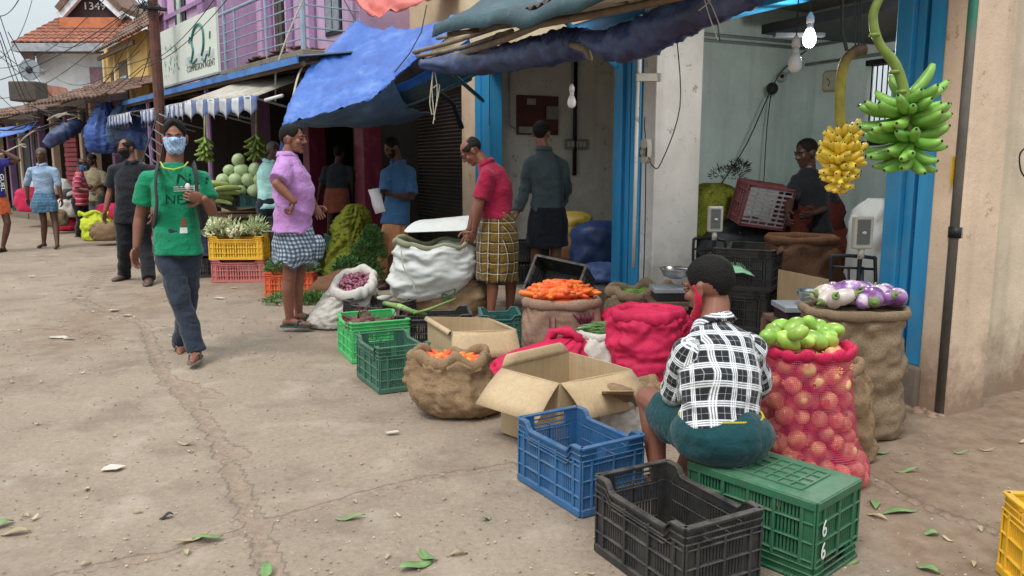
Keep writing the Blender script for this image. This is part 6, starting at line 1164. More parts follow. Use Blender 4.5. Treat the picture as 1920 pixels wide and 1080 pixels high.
# ------------------------------------------------------------------ people
from mathutils.bvhtree import BVHTree
def skinmat(name, col):
    n = N(name); co = n.coord(); b = lin(col); c = n.ramp(n.noise(6, 4, co), [(.3, tuple(x * .86 for x in b)), (.7, tuple(x * 1.12 for x in b))])
    n.set(Base_Color=c, Roughness=.5); n.b.inputs['Specular IOR Level'].default_value = .4; n.b.inputs['Subsurface Weight'].default_value = .0; n.bump(n.noise(160, 3, co), .15, .001); return n.m
SKIN = {k: skinmat('skin_' + k, v) for k, v in dict(light='96654d', mid='7e5140', dark='5a3a2d', deep='432a21').items()}
def cloth_mat(name, col, var=.12, rough=.85, stripes=None, weavek=.3):
    n = N(name); b = lin(col) if isinstance(col, str) else col; co = n.coord(); c = n.ramp(n.noise(5, 5, co, .6), [(.3, tuple(x * (1 - var) for x in b)), (.7, tuple(min(1, x * (1 + var)) for x in b))])
    if stripes:
        sp = n.n('SeparateXYZ'); n.put(n.attr(), sp.inputs[0])
        for axis_, per, off, w_, colr, al in stripes:
            f = n.math('FRACT', n.math('ADD', n.math('DIVIDE', sp.outputs[axis_], per), off)); c = n.mix(n.math('MULTIPLY', n.math('LESS_THAN', f, w_), al), c, lin(colr))
    n.set(Base_Color=c, Roughness=rough); n.b.inputs['Specular IOR Level'].default_value = .2; n.b.inputs['Sheen Weight'].default_value = .15
    wrk = n.noise(7, 3, n.coord(scale=(1, 1, 1.6)), .5); wrk = n.math('ABSOLUTE', n.math('SUBTRACT', wrk, .5)); wrk2 = n.math('ABSOLUTE', n.math('SUBTRACT', n.noise(13, 3, n.coord(scale=(1.5, 1, .7)), .5), .5))
    n.bump(n.math('ADD', n.math('ADD', n.math('MULTIPLY', wrk, 3.0), n.math('MULTIPLY', wrk2, 1.6)), n.math('MULTIPLY', n.noise(500, 2, co), .06)), weavek * 1.6, .022); return n.m
HAIR = {}
for k, v in dict(black='0e0c0a', grey='55504b', salt='1f1c1a').items():
    n = N('hair_' + k); co = n.coord(); c = n.ramp(n.noise(90, 4, co, .7), [(.3, tuple(x * .6 for x in lin(v))), (.7, tuple(x * 1.9 for x in lin(v)))]); n.b.inputs['Specular IOR Level'].default_value = .22; n.set(Base_Color=c, Roughness=.7); n.bump(n.noise(130, 3, co, .6), 1.0, .006); HAIR[k] = n.m
def yawv(d): a = math.radians(d); return V((math.sin(a), -math.cos(a), 0))
def foldnoise(p, amp, seed, kx=5, kz=9):
    a = noise.noise((p.x * kx + p.z * 3, p.y * kx - p.z * 2.2, p.z * kz + seed)); b = noise.noise((p.x * kx * 2.2, p.y * kx * 2.2 + seed, p.z * kz * 1.5 + p.x * 6))
    return amp * (1 - 2.6 * abs(a)) * .6 + amp * .5 * b
def skinned(mb, vox, smooth, m, name, par, amp=0, seed=0, kx=5, kz=9, pat=None, mask=None):
    co, nn, fs = remesh(mb, vox, smooth); out = MB(); vs = []
    for i in range(len(co)):
        p = V(co[i]); 
        if amp: p = p + V(nn[i]) * (foldnoise(p, amp, seed, kx, kz) * (mask(p) if mask else 1))
        vs.append(p)
    uv = [pat(p) for p in vs] if pat else None
    out.v = vs; out.f = fs; out.m = [0] * len(fs); return out.build(name, m, par, True, uvs=uv)
def hand(mb, wr, d, nrm, s, curl=.5, side=1, spread=.12):
    """palm, four bent fingers and a thumb; d along the hand, nrm the palm's facing"""
    d = d.normalized(); nrm = (nrm - d * nrm.dot(d)).normalized(); x = d.cross(nrm) * side; pl_ = .085 * s
    palm = MB(); Mx = Matrix((x, nrm, d)).transposed()
    mb.ell(wr + d * pl_ * .5, (.040 * s, .016 * s, pl_ * .62), 14, 9, M=Mx)
    for k, (o, L_) in enumerate(((-.03, .066), (-.010, .078), (.010, .073), (.029, .058))):
        b = wr + d * (pl_ * (.96 - abs(o) * 1.5)) + x * o * s; dd = (d + x * o * spread * 14).normalized(); a = curl * (1 + .12 * k)
        p = b; r = .0088 * s
        for j, f in enumerate((.45, .32, .23)):
            ang = a * (.55 + j * .9); v = dd * math.cos(ang) + nrm * math.sin(ang); q = p + v * L_ * f * s; mb.cap(p, q, r, r * .9, 8); p = q; r *= .9
    b = wr + d * pl_ * .25 - x * .034 * s; v = (d * .6 - x * .75 + nrm * .35).normalized(); q = b + v * .042 * s; mb.cap(b, q, .012 * s, .010 * s, 8); v2 = (d * .9 - x * .15 + nrm * .35).normalized(); mb.cap(q, q + v2 * .034 * s, .010 * s, .0078 * s, 8)
def person(label, Y, J, face=0, pitch=0, body=None, s=1.0, skin='mid', hair='black', hairstyle='full', vox=.011, tone=None, mask=None, beard=False, top=None, bottom=None, foot='sandal', footm=None, toe=None, hands=('down', 'down'), seed=0, z0=0, gender=0, headdir=None, stache=False, headscale=1.0):
    j = {}
    for k, v in J.items():
        if isinstance(v, Vector): j[k] = v
        elif k.startswith('ft'): 
            g_ = gr(v[0], v[1], z0) if len(v) == 2 else at(v[0], v[1], Y + v[2]); j['an' + k[2:]] = V((g_.x, g_.y, (z0 + .075 * s) if len(v) == 2 else g_.z + .075 * s))
        else: j[k] = at(v[0], v[1], Y + (v[2] if len(v) > 2 else 0))
    body = face if body is None else body; fb = yawv(body); lat = V((-fb.y, fb.x, 0))     # person's own left for facing fb
    root_z = z0; base = V((j['pel'].x, j['pel'].y, root_z)); e = empty('person', base, label, 'person')
    up0 = (j['neck'] - j['pel']).normalized() * (.030 * s); j['shA'] = j['shA'] - up0; j['shB'] = j['shB'] - up0; shl, shr = j['shA'], j['shB']; slat = (shr - shl).normalized(); pel, neck = j['pel'], j['neck']; hl = j['hipA'] if 'hipA' in j else pel + (lat * (.085 * s) if (lat.dot(slat) < 0) else -lat * (.085 * s)); hr = j['hipB'] if 'hipB' in j else pel * 2 - hl
    mid = j.get('mid', pel.lerp(neck, .5))
    fbp = V((slat.y, -slat.x, 0)).normalized(); fbp = fbp if fbp.dot(fb) > 0 else -fbp
    if fbp.dot(fb) > .75: fb = fbp; lat = V((-fb.y, fb.x, 0))
    # skin body
    B = MB()
    B.cap(pel, mid, .10 * s, .10 * s); B.cap(mid, neck - (neck - mid).normalized() * .09, .10 * s, .09 * s); B.cap(shl, shr, .034 * s, .034 * s)
    hc = j['head']; fdir = yawv(face); pt_ = math.radians(pitch); f = fdir * math.cos(pt_) + V((0, 0, math.sin(pt_))); r_ = f.cross(V((0, 0, 1))).normalized(); u = r_.cross(f).normalized(); hs = s * headscale
    def hp(x, y, z): return hc + r_ * x * hs + f * y * hs + u * z * hs
    Mh = Matrix((r_, f, u)).transposed()
    def he(c_, rad, n_=16, k=10, mb=B, mi=0): mb.ell(hp(*c_), tuple(q * hs for q in rad), n_, k, mi, Mh)
    B.cap(neck - (neck - mid).normalized() * .02, hp(0, -.02, -.06), .062 * s, .054 * s)
    he((0, -.012, .032), (.074, .094, .084)); he((0, .022, -.03), (.058, .068, .078)); he((0, .066, -.092), (.024, .02, .02)); he((0, .035, -.075), (.046, .045, .03))
    B.cap(hp(-.03, .084, .026), hp(.03, .084, .026), .011 * hs, .011 * hs); B.cap(hp(0, .088, .018), hp(0, .108, -.022), .008 * hs, .0135 * hs)
    he((-.013, .096, -.026), (.009, .009, .008)); he((.013, .096, -.026), (.009, .009, .008)); he((-.037, .062, -.018), (.022, .022, .022)); he((.037, .062, -.018), (.022, .022, .022))
    B.cap(hp(-.019, .083, -.055), hp(.019, .083, -.055), .0085 * hs, .0085 * hs)
    for sx in (-1, 1): he((sx * .076, -.004, -.006), (.010, .019, .03)); he((sx * .079, -.012, .012), (.009, .015, .016))
    for S, (a, b, c_) in (('A', ('shA', 'elA', 'wrA')), ('B', ('shB', 'elB', 'wrB'))):
        if a in j and b in j: B.ell(j[a], .040 * s, 12, 8); B.cap(j[a], j[b], .042 * s, .038 * s); 
        if c_ in j: mdl = j[b].lerp(j[c_], .3); B.cap(j[b], mdl, .038 * s, .041 * s); B.cap(mdl, j[c_], .041 * s, .026 * s)
    sitting = 'knA' in j
    for S, h_ in (('A', hl), ('B', hr)):
        if 'kn' + S in j:
            kn, an = j['kn' + S], j['an' + S]; B.cap(h_, kn, .078 * s, .054 * s); B.ell(kn, .056 * s, 12, 8); cf_ = kn.lerp(an, .3); back = -fb * .012 * s; B.cap(kn, cf_ + back, .05 * s, .054 * s); B.cap(cf_ + back, an, .054 * s, .033 * s)
            td = yawv(toe[0 if S == 'A' else 1] if toe else body)
            if j.get('tp' + S) is not None: td = j['tp' + S]
            hz = V((0, 0, -.038 * s)); B.ell(an - td * .03 * s + hz * .9, (.033 * s,) * 3, 10, 7); B.cap(an + hz * .6, an + td * .10 * s + hz * 1.15, .035 * s, .026 * s); B.cap(an + td * .09 * s + hz * 1.15, an + td * .165 * s + hz * 1.35, .034 * s, .018 * s)
    co, nn, fs = remesh(B, vox * .8, 2); O = MB(); O.v = [V(c_) for c_ in co]; O.f = fs; O.m = [0] * len(fs)
    for sx in (-1, 1):           # eyes: white, dark iris, upper lid and brow
        he((sx * .030, .0825, .005), (.0125, .010, .0062), 10, 7, O, 1); he((sx * .030, .0880, .005), (.0066, .006, .0062), 8, 6, O, 2); he((sx * .030, .0845, .0135), (.017, .012, .006), 10, 6, O, 0)
        a, b, c_ = hp(sx * .012, .098, .027), hp(sx * .032, .096, .034), hp(sx * .052, .078, .028); O.tube([a, b, c_], [.003 * hs, .0052 * hs, .002 * hs], 6, 2)
    he((0, .0895, -.060), (.021, .006, .0055), 10, 6, O, 3); he((0, .0895, -.053), (.022, .0055, .004), 10, 6, O, 3)
    for S, hi in (('A', 0), ('B', 1)):
        if 'wr' + S in j:
            el, wr = j['el' + S], j['wr' + S]; d = (j['ha' + S] - wr) if 'ha' + S in j else (wr - el); mode = hands[hi]
            side = 1 if S == 'A' else -1; out_ = (-slat if S == 'A' else slat)
            nrm = {'down': -out_ + fb * .2, 'in': -fb, 'up': V((0, 0, 1)), 'flat': V((0, 0, -1)), 'grip': -fb}[mode if isinstance(mode, str) else mode[0]]; cv = .45 if mode in ('down', 'flat') else (.75 if mode == 'up' else .95)
            sd = 1 if d.cross(nrm).dot(fb) < 0 else -1
            hand(O, wr + d.normalized() * .012, d, nrm, s, cv, sd)
    eyew = mat('eye_white', '5f564f', .6, .02); lip = mat('lips_' + skin, tuple(c_ * .75 for c_ in lin('6e3f38')), .5, .1)
    bo = O.build('body', [SKIN[skin], eyew, mat('eye_dark', '120d0a', .25, .05), lip], e, True)
    # hair
    H = MB(); n1, k1 = 44, 30; rs = random.Random(seed)
    rings = []
    for i in range(k1 + 1):
        th = math.pi * i / k1; ring = []
        for q in range(n1):
            ph = 2 * math.pi * q / n1; x, y, z = math.sin(th) * math.sin(ph), math.sin(th) * math.cos(ph), math.cos(th)   # y forward
            az = abs(math.atan2(x, y)); el = math.asin(max(-1, min(1, z)))
            front = smooth01(1 - az / 1.1); side_ = 1 - abs(az - 1.57) / 1.57
            line = .82 * front + (1 - front) * (-.15 if az < 1.9 else -.15 - .88 * smooth01((az - 1.8) / .8))
            if .95 < az < 1.35: line = min(line, -.2)
            m_ = smooth01((el - line) / .16 + .5)
            if hairstyle == 'balding': m_ *= 1 - smooth01((el - (.38 if az < 1.6 else .80)) / .25)
            if hairstyle == 'receding': m_ *= 1 - smooth01((el - .62) / .2) * smooth01((1.5 - az) / .5)
            topk = .09 * smooth01(el) if hairstyle == 'full' else .05
            if hairstyle == 'quiff': topk = .17 * smooth01(el) + .14 * front * smooth01((el - .5) / .4)
            k_ = -.10 + m_ * (.112 + .05 * smooth01((el - line) / .7) + topk + .03 * noise.noise((x * 7 + seed, y * 7, z * 7)) + .02 * noise.noise((x * 25, y * 25, z * 25 + seed)))
            ring.append(hp(x * .074 * (1 + k_), -.012 + y * .094 * (1 + k_), .032 + z * .084 * (1 + k_)))
        rings.append(ring)
    H.loft(rings, caps=(False, False)); H.build('hair', HAIR[hair], e, True)
    if beard or mask or stache:
        Q_ = MB(); rings = []
        for i in range(19):
            zz = .02 - .135 * i / 18; ring = []
            for q in range(33):
                a = -1.65 + 3.3 * q / 32; fall = smooth01((1.62 - abs(a)) / .5); lowz = (i / 18)
                w0 = .0655 - .022 * lowz ** 2; d0 = .083 - .006 * lowz + (.032 * math.exp(-((zz + .012) / .022) ** 2) * math.exp(-(a / .32) ** 2) if mask else .0) - (.03 * max(0, lowz - .75) / .25)
                edge = min(1, i / 2, (18 - i) / 2)
                if not mask: edge *= (smooth01((.2 * .0 - zz - .035 + .045 * min(1, abs(a) / .9)) / .012)) if not stache else (1 if -.052 < zz < -.036 and abs(a) < .45 else 0)
                gth = (.015 if mask else .007) * edge * (fall if mask else fall ** .5) - .014 * (1 - edge * fall)
                hz_ = zz if not mask else zz * (1 - .35 * smooth01((abs(a) - .6) / .9)) 
                ring.append(hp(math.sin(a) * (w0 + gth), (math.cos(a) * (d0 + gth) if abs(a) < 1.57 else 0) + .004, hz_))
            rings.append(ring)
        Q_.grid(rings); o = Q_.build('face_mask' if mask else 'beard', mask if mask else HAIR[hair], e, True); solid(o, .002 * hs)
        if mask:
            Q_ = MB()
            for sx in (-1, 1): Q_.tube([hp(sx * .060, .03, .005), hp(sx * .079, .0, .012), hp(sx * .082, -.016, .0), hp(sx * .078, -.01, -.03), hp(sx * .058, .03, -.055)], .0022, 5)
            Q_.build('ear_loop', mask, e)
    seed = seed or len(label)
    # shirt
    if top:
        T = MB(); up_ = (mid - pel).normalized(); hem = top.get('hem', .1); wd = top.get('w', 1.0) * s; dp = top.get('d', 1.0) * s; bel = top.get('belly', 0); ax = [pel - up_ * hem, pel, pel.lerp(mid, .5), mid, mid.lerp(neck, .5), mid.lerp(neck, .82), neck + (neck - mid).normalized() * .012 * s]
        hw = [.172, .165, .150, .155, .158, .104, .060]; hd = [.124, .122, .112 + bel * .8, .112 + bel, .112, .078, .062]; off = [bel * .3, bel * .5, bel * .9, bel * .7, 0, 0, .005]
        if bottom and bottom['kind'] == 'lungi': hw[0] *= (.90 if hem < .05 else 1.1); hd[0] *= (.88 if hem < .05 else 1.12); hw[1] *= (.96 if hem < .05 else 1.03)
        rg = []
        for k, p in enumerate(ax):
            t = k / (len(ax) - 1); L_ = (-lat if lat.dot(slat) < 0 else lat).lerp(slat, smooth01(t * 1.2)).normalized(); nxt = ax[min(k + 1, len(ax) - 1)] - ax[max(k - 1, 0)]; F_ = L_.cross(nxt.normalized()).normalized()
            if F_.dot(fb) < 0: F_ = -F_
            sq = 2.3; ring = []
            for q in range(28):
                a = 2 * math.pi * q / 28; c_, s_ = math.cos(a), math.sin(a); rr_ = (abs(c_) ** sq + abs(s_) ** sq) ** (-1 / sq); ring.append(p + F_ * off[k] * s + L_ * c_ * rr_ * hw[k] * wd + F_ * s_ * rr_ * hd[k] * dp)
            rg.append(ring)
        T.loft(rg)
        sl = top.get('sleeve', .7); slr = top.get('sr', 1.0) * s
        for S in 'AB':
            if 'el' + S not in j: continue
            a, b = j['sh' + S], j['el' + S]; inn = (neck if True else mid); a = a + (b - a).normalized() * .012; T.ell(a, .060 * slr, 14, 9); T.cap(a, neck.lerp(a, .30) - (neck - mid).normalized() * .028, .058 * slr, .046 * slr)
            if sl <= 1: en = a.lerp(b, sl); T.tube([a, a.lerp(en, .5), en], [.059 * slr, .060 * slr, .064 * slr], 16)
            else:
                c_ = j['wr' + S]; T.cap(a, b, .060 * slr, .052 * slr); en = b.lerp(c_, sl - 1); T.tube([b, b.lerp(en, .5), en], [.055 * slr, .05 * slr, .044 * slr], 14)
        def spat(p):
            best = None; 
            ab = neck - pel; t = max(0, min(1, (p - pel).dot(ab) / ab.length_squared)); dT = (p - pel - ab * t).length / .19
            for S in 'AB':
                if 'el' + S in j:
                    segs_ = [(j['sh' + S], j['el' + S])] + ([(j['el' + S], j['wr' + S])] if sl > 1 and 'wr' + S in j else [])
                    for a, b in segs_:
                        t2 = max(0, min(1, (p - a).dot(b - a) / (b - a).length_squared)); dA = (p - a - (b - a) * t2).length / .075
                        if dA < dT * 1.0 and (best is None or dA < best[0]): best = (dA, a, b, t2)
            if best:
                _, a, b, t2 = best; ax_ = (b - a).normalized(); rel = p - a; rel = rel - ax_ * rel.dot(ax_); e1 = (fb - ax_ * fb.dot(ax_)).normalized(); e2 = ax_.cross(e1); return (math.atan2(rel.dot(e2), -rel.dot(e1)) * .065, (p - a).dot(ax_))
            rel = p - (pel + ab * t); Lc = rel.dot(slat); Fc = rel.dot(fb); return (Lc + (1 if Lc > 0 else -1) * max(0, Fc + .06), (p - pel).dot(ab.normalized()))
        so = skinned(T, vox, 4, top['mat'], 'shirt', e, top.get('amp', .008) * 1.55 * s, seed, 5, 8, spat)
        if top.get('collar'):
            nd = (neck - mid).normalized(); Cc = MB(); ring1 = []; nn_ = 26
            for hgt, rad in ((-.012, .074), (.028, .068), (.030, .072), (-.006, .088)):
                ring1.append([neck + nd * (hgt + .004) * s + (slat * math.cos(a) + (fb - nd * fb.dot(nd)).normalized() * math.sin(a) * 1.0) * rad * s + nd * (-.022 * s * max(0, math.sin(a)) ** 3) for a in [math.pi * .56 + 2 * math.pi * .94 * q / nn_ for q in range(nn_ + 1)]])
            Cc.loft(ring1, caps=(False, False), closed=False); o = Cc.build('collar', top['mat'] if top['collar'] is True else top['collar'], e, True, uvs=[((v - neck).dot(slat) * 1.0 + .02, (v - neck).z + .03) for v in Cc.v]); solid(o, .003)
    if bottom:
        k = bottom['kind']
        if k == 'trousers':
            T = MB(); wf = bottom.get('w', 1.0) * s; T.ell(pel - V((0, 0, .02)), (.15 * wf, .12 * wf, .11 * wf), 18, 10, M=Matrix((lat, fb, V((0, 0, 1)))).transposed()); T.tube([pel + V((0, 0, -.02)), pel + V((0, 0, .10))], [(.155 * wf, .12 * wf)] * 2, 18, up=fb)
            for S, h_ in (('A', hl), ('B', hr)):
                kn, an = j['kn' + S], j['an' + S]; T.cap(h_, kn, .098 * wf, .074 * wf); en = an + V((0, 0, -.015 * s)); T.tube([kn, kn.lerp(en, .5) - fb * .012, en.lerp(kn, .12), en], [.074 * wf, .070 * wf, .066 * wf, .069 * wf], 16)
            skinned(T, vox, 4, bottom['mat'], 'trousers', e, .011 * s, seed + 3, 4, 9)
        else:
            st = bottom['st']; T = MB(); rg = []; U = []; nn_ = 72; K = 22; stc = catmull([(z,) + tuple(r) for z, *r in st], 6); fl = bottom.get('fold', .05); byaw = yawv(bottom.get('yaw', body)); bl = V((-byaw.y, byaw.x, 0)); ang0 = bottom.get('pl', 0)
            hm = top.get('hem', .1) if top else 0; A_, Z_ = pel + (V((0, 0, .06)) if hm < .05 else V((0, 0, -(hm - .05)))), bottom['end'] if isinstance(bottom['end'], Vector) else at(bottom['end'][0], bottom['end'][1], Y + (bottom['end'][2] if len(bottom['end']) > 2 else 0))
            for i, (t, hw_, hd_, ox, oy) in enumerate(stc):
                c_ = A_.lerp(Z_, t) + bl * ox * s + byaw * oy * s; ring = []
                for q in range(nn_):
                    a = 2 * math.pi * q / nn_; x, y = math.cos(a), math.sin(a); fo = 1 + fl * (.25 + t) * (math.sin(a * bottom.get('k', 7) + 1.5 * noise.noise((a * .7, t * 2, seed)) + seed) * .6 + noise.noise((x * 3 + seed, y * 3, t * 3.5)) + .7 * noise.noise((x * 6, y * 6 + seed, t * 8 + x * 2)))
                    z_ = .012 * noise.noise((x * 2, y * 2, seed)) * s * t * 2 + bottom.get('rag', .02) * noise.noise((x * 1.5 + seed, y * 1.5, 0)) * (t > .9)
                    ring.append(c_ + bl * x * hw_ * s * fo + byaw * y * hd_ * s * fo + V((0, 0, z_))); U.append((a * .5 * (hw_ + hd_) * .98, t * (A_ - Z_).length))
                rg.append(ring)
            T.loft(rg, caps=(True, False)); o = T.build(bottom.get('name', 'lungi'), bottom['mat'], e, True, uvs=U); solid(o, .004, -1)
    if foot:
        for S in 'AB':
            if 'an' + S in j:
                an = j['an' + S]; td = j.get('tp' + S) or yawv(toe[0 if S == 'A' else 1] if toe else body); sd_ = V((-td.y, td.x, 0)).normalized(); upf = td.cross(sd_); upf = upf if upf.z > 0 else -upf; zz = -.072 * s; G_ = MB()
                if foot == 'sandal':
                    out_ = [(-.075, .028), (-.06, .036), (0, .034), (.06, .042), (.12, .046), (.165, .036), (.185, .012)]
                    lo = [an + td * x * s + sd_ * y * s + upf * (zz) for x, y in out_] + [an + td * x * s - sd_ * y * s + upf * zz for x, y in out_[::-1]]; G_.loft([lo, [p + upf * .016 * s for p in lo]]); so_ = G_.build('sandal', footm or M['black'], e)
                    St = MB(); St.tube([an + td * .06 * s + sd_ * .042 * s + upf * (zz + .012), an + td * .085 * s + sd_ * .028 * s + upf * (zz + .06) * 1.0, an + td * .13 * s + upf * (zz + .036), an + td * .085 * s - sd_ * .028 * s + upf * (zz + .06), an + td * .06 * s - sd_ * .042 * s + upf * (zz + .012)], [.008 * s] * 5, 6); st_ = St.build('sandal_strap', footm or M['black'], e)
                else:
                    rg = []
                    for x, hw_, h_ in ((-.085, .008, .02), (-.08, .03, .05), (-.04, .038, .075), (.02, .038, .07), (.07, .042, .05), (.12, .043, .036), (.165, .034, .028), (.19, .01, .014)): rg.append([an + td * x * 1.08 * s + sd_ * math.cos(a) * hw_ * 1.25 * s + upf * (zz + max(-.001, (h_ * .6 * s + math.sin(a) * h_ * .68 * s))) for a in [2 * math.pi * q / 14 for q in range(14)]])
                    G_.loft(rg); G_.build('shoe', footm or M['black'], e, True)
    e['_j'] = 0; del e['_j']
    return e, j, dict(hp=hp, f=f, u=u, r=r_, fb=fb, lat=lat, slat=slat)
def decal(mbo, target_name, parent, direction, off=.003):
    """lay flat mesh vertices onto the parent's shirt along a direction"""
    t = [c for c in parent.children if c.name.startswith(target_name)][0]; bm_ = BVHTree.FromPolygons([t.matrix_parent_inverse @ v.co + parent.location for v in t.data.vertices], [tuple(p.vertices) for p in t.data.polygons])
    for v in mbo.data.vertices:
        p = v.co.copy(); h_ = bm_.ray_cast(p - direction * 1.0, direction, 2.0)
        if h_[0] is not None: v.co = h_[0] - direction * off
    return mbo
# ------------------------------------------------------------------ the cast
C_ = cloth_mat; cm = {}
cm['green'] = C_('green_tee', '13805a'); cm['jean'] = C_('dark_slate_trousers', '2b3340'); cm['blackp'] = C_('black_polo', '1d1f24'); cm['blackt'] = C_('black_trousers', '17181d')
cm['lblue'] = C_('light_blue_shirt', '8ea4bd'); cm['denim'] = C_('blue_lungi', '4f7591', stripes=[(0, .05, 0, .3, '3b5a78', .5), (1, .05, 0, .3, '7c9bb0', .4)])
cm['redst'] = C_('red_striped_polo', '9c2440', stripes=[(1, .095, .3, .09, 'd0b9bc', .9), (1, .095, .52, .06, 'd0b9bc', .7)]); cm['beige'] = C_('beige_shirt', '8e8468'); cm['whites'] = C_('white_checked_shirt', 'b9b3ad'); cm['greyt'] = C_('grey_trousers', '4e4f50')
cm['purple'] = C_('orchid_shirt', 'b583bd'); cm['check'] = C_('navy_white_check', 'a9b6c2', stripes=[(0, .034, 0, .5, '2b3b52', .72), (1, .034, 0, .5, '2b3b52', .72)]); cm['mint'] = C_('mint_shirt', 'a4d3cf'); cm['navyt'] = C_('navy_trousers', '20242e')
cm['darks'] = C_('charcoal_shirt', '2c3238'); cm['rust'] = C_('rust_lungi', '8a4d38'); cm['dblue'] = C_('denim_blue_shirt', '3d648c'); cm['peach'] = C_('peach_lungi', 'c98d63', .2)
cm['maroon'] = C_('crimson_shirt', '971c3e'); cm['plaid'] = C_('mustard_plaid', '6b5320', stripes=[(0, .09, 0, .26, '35261c', .7), (1, .09, 0, .26, '35261c', .7), (0, .09, .80, .065, 'c9bea6', .8), (1, .09, .80, .065, 'c9bea6', .8)])
cm['gshirt'] = C_('grey_green_shirt', '3d484b'); cm['blungi'] = C_('black_lungi', '15181f'); cm['teal'] = C_('dark_teal_lungi', '0f3b3f', .18)
cm['bw'] = C_('black_white_plaid', '25262a', stripes=[(0, .070, 0, .36, '9d9fa4', .6), (1, .070, 0, .36, '9d9fa4', .55)] + [(a_, .070, -o_ % 1, .055, 'e6e6e6', .95) for a_ in (0, 1) for o_ in (.04, .16, .28)] + [(a_, .070, -.66 % 1, .03, 'b9babd', .5) for a_ in (0, 1)])
n = N('patterned_mask'); c = n.ramp(n.noise(60, 4, n.coord()), [(.4, lin('6f93c4')), (.6, lin('b3c8e2'))]); n.set(Base_Color=c, Roughness=.8); cm['mask'] = n.m; cm['bmask'] = C_('black_mask', '15161a'); cm['rmask'] = C_('red_mask', 'b01838')
short = dict(kind='lungi', k=6)
# 1 man in green
sp_ = at(365, 652, 5.62)
gp, gj, gi = person('man in a green t-shirt, blue face mask and backpack walking towards the camera', 5.65, dict(head=(328, 260), neck=(326, 308), shA=(277, 328), shB=(377, 328), elA=(262, 408, .02), wrA=(256, 462, -.04), haA=(251, 500, -.06), elB=(397, 396, -.06), wrB=(383, 373, -.2), haB=(345, 365, -.27), pel=(333, 452), mid=(328, 385), hipA=(313, 468), hipB=(355, 468, .04), knA=(338, 562, -.08), anA=(368, 655, -.1), knB=(350, 566, .10), anB=(340, 642, .34)),
    face=18, pitch=-2, body=10, s=1.0, skin='mid', hairstyle='quiff', vox=.0085, mask=cm['mask'], top=dict(mat=cm['green'], hem=.09, sleeve=.62, sr=1.08, w=.96, amp=.008), bottom=dict(kind='trousers', mat=cm['jean'], w=.98), foot='sandal', footm=mat('sandal_grey_brown', '6f635c', .7), toe=(12, 18), hands=('down', 'grip'), seed=3)
def strap(p, par, m, pts, wd, th, nm):
    q = MB().tube(catmull([tuple(x) for x in pts], 6), [(wd, th)] * (len(pts) * 6 - 5), 8, up=p); return q.build(nm, m, par, True)
f_ = gi['fb']; pack = mat('charcoal_backpack', '24272c', .8, .2)
for S, sx in (('A', (293, 297)), ('B', (366, 371))):
    a = at(sx[0], 322, 5.65); q = MB(); pts = [at(sx[0] + (2 if S == 'A' else -4), 308, 5.72), at(sx[0], 322, 5.5), at(sx[0] - (1 if S == 'A' else -3), 350, 5.46), at(sx[0] + (1 if S == 'A' else 4), 385, 5.47), at(sx[0] - (6 if S == 'A' else -12), 425, 5.6)]
    q = MB(); cs = catmull([tuple(p) for p in pts], 6); q.tube(cs, [(.03, .007)] * len(cs), 10, up=f_); q.build('backpack_strap', pack, gp, True)
q = MB(); bc = gj['mid'] - f_ * .2 + V((0, 0, .02)); Mx = Matrix((V((-f_.y, f_.x, 0)), f_, V((0, 0, 1)))).transposed(); q.ell(bc, (.17, .11, .26), 18, 12, M=Mx); o = skinned(q, .015, 2, pack, 'backpack', gp, .01, 3)
q = MB(); cs = catmull([tuple(at(x, y, Yv)) for x, y, Yv in ((303, 307, 5.6), (312, 322, 5.5), (330, 338, 5.47), (348, 322, 5.5), (352, 307, 5.6))], 6); q.tube([tuple(at(x, y, Yv)) for x, y, Yv in ((301, 304, 5.6), (307, 315, 5.53), (326, 318, 5.51), (346, 312, 5.55), (352, 304, 5.6))], .0055, 8); q.build('neck_band', mat('lime_band', 'a3ad3a', .7), gp, True)
q = MB().tube(catmull([tuple(at(x, y, Yv)) for x, y, Yv in ((312, 318, 5.52), (326, 340, 5.46), (340, 352, 5.44), (348, 340, 5.46), (347, 318, 5.5))], 5), .0025, 5); q.build('neck_cord', M['black'], gp)
dk = mat('dark_green_print', '0d4a38', .9, .2); wh = mat('white_print', 'cdd6cf', .8, .1)
def shirt_text(s_, size, px, py, m, w_=1.0): 
    o = text(s_, size, facing(at(px, py, 5.3), f_), m, None, 'printed_letters', .0008, w_); decal(o, 'shirt', gp, -f_); o.parent = gp; o.matrix_parent_inverse = Matrix.Translation(gp.location).inverted()
shirt_text('NLY', .105, 333, 338, dk, 1.2); shirt_text('NEW', .09, 312, 378, dk, 1.05)
for k in range(3):
    q = MB(); a = at(297, 352 + k * 4, 5.3); b = at(345, 350 + k * 4, 5.3); q.grid([[a.lerp(b, i / 12) + V((0, 0, z)) for i in range(13)] for z in (0, -.005)]); o = q.build('white_stripe', wh); decal(o, 'shirt', gp, -f_, .0025); o.parent = gp; o.matrix_parent_inverse = Matrix.Translation(gp.location).inverted()
q = MB(); a = at(309, 432, 5.3); q.grid([[a + gi['slat'] * x + V((0, 0, z)) for x in (0, .02, .045)] for z in (0, -.02, -.04)]); o = q.build('shirt_patch', wh); decal(o, 'shirt', gp, -f_, .003); o.parent = gp; o.matrix_parent_inverse = Matrix.Translation(gp.location).inverted()
q = MB(); a = at(311, 414, 5.3); q.grid([[a + gi['slat'] * x + V((0, 0, z)) for x in (0, .02, .03)] for z in (0, -.03, -.06)]); o = q.build('shirt_patch', mat('rust_print', '7a4a34', .8)); decal(o, 'shirt', gp, -f_, .0025); o.parent = gp; o.matrix_parent_inverse = Matrix.Translation(gp.location).inverted()
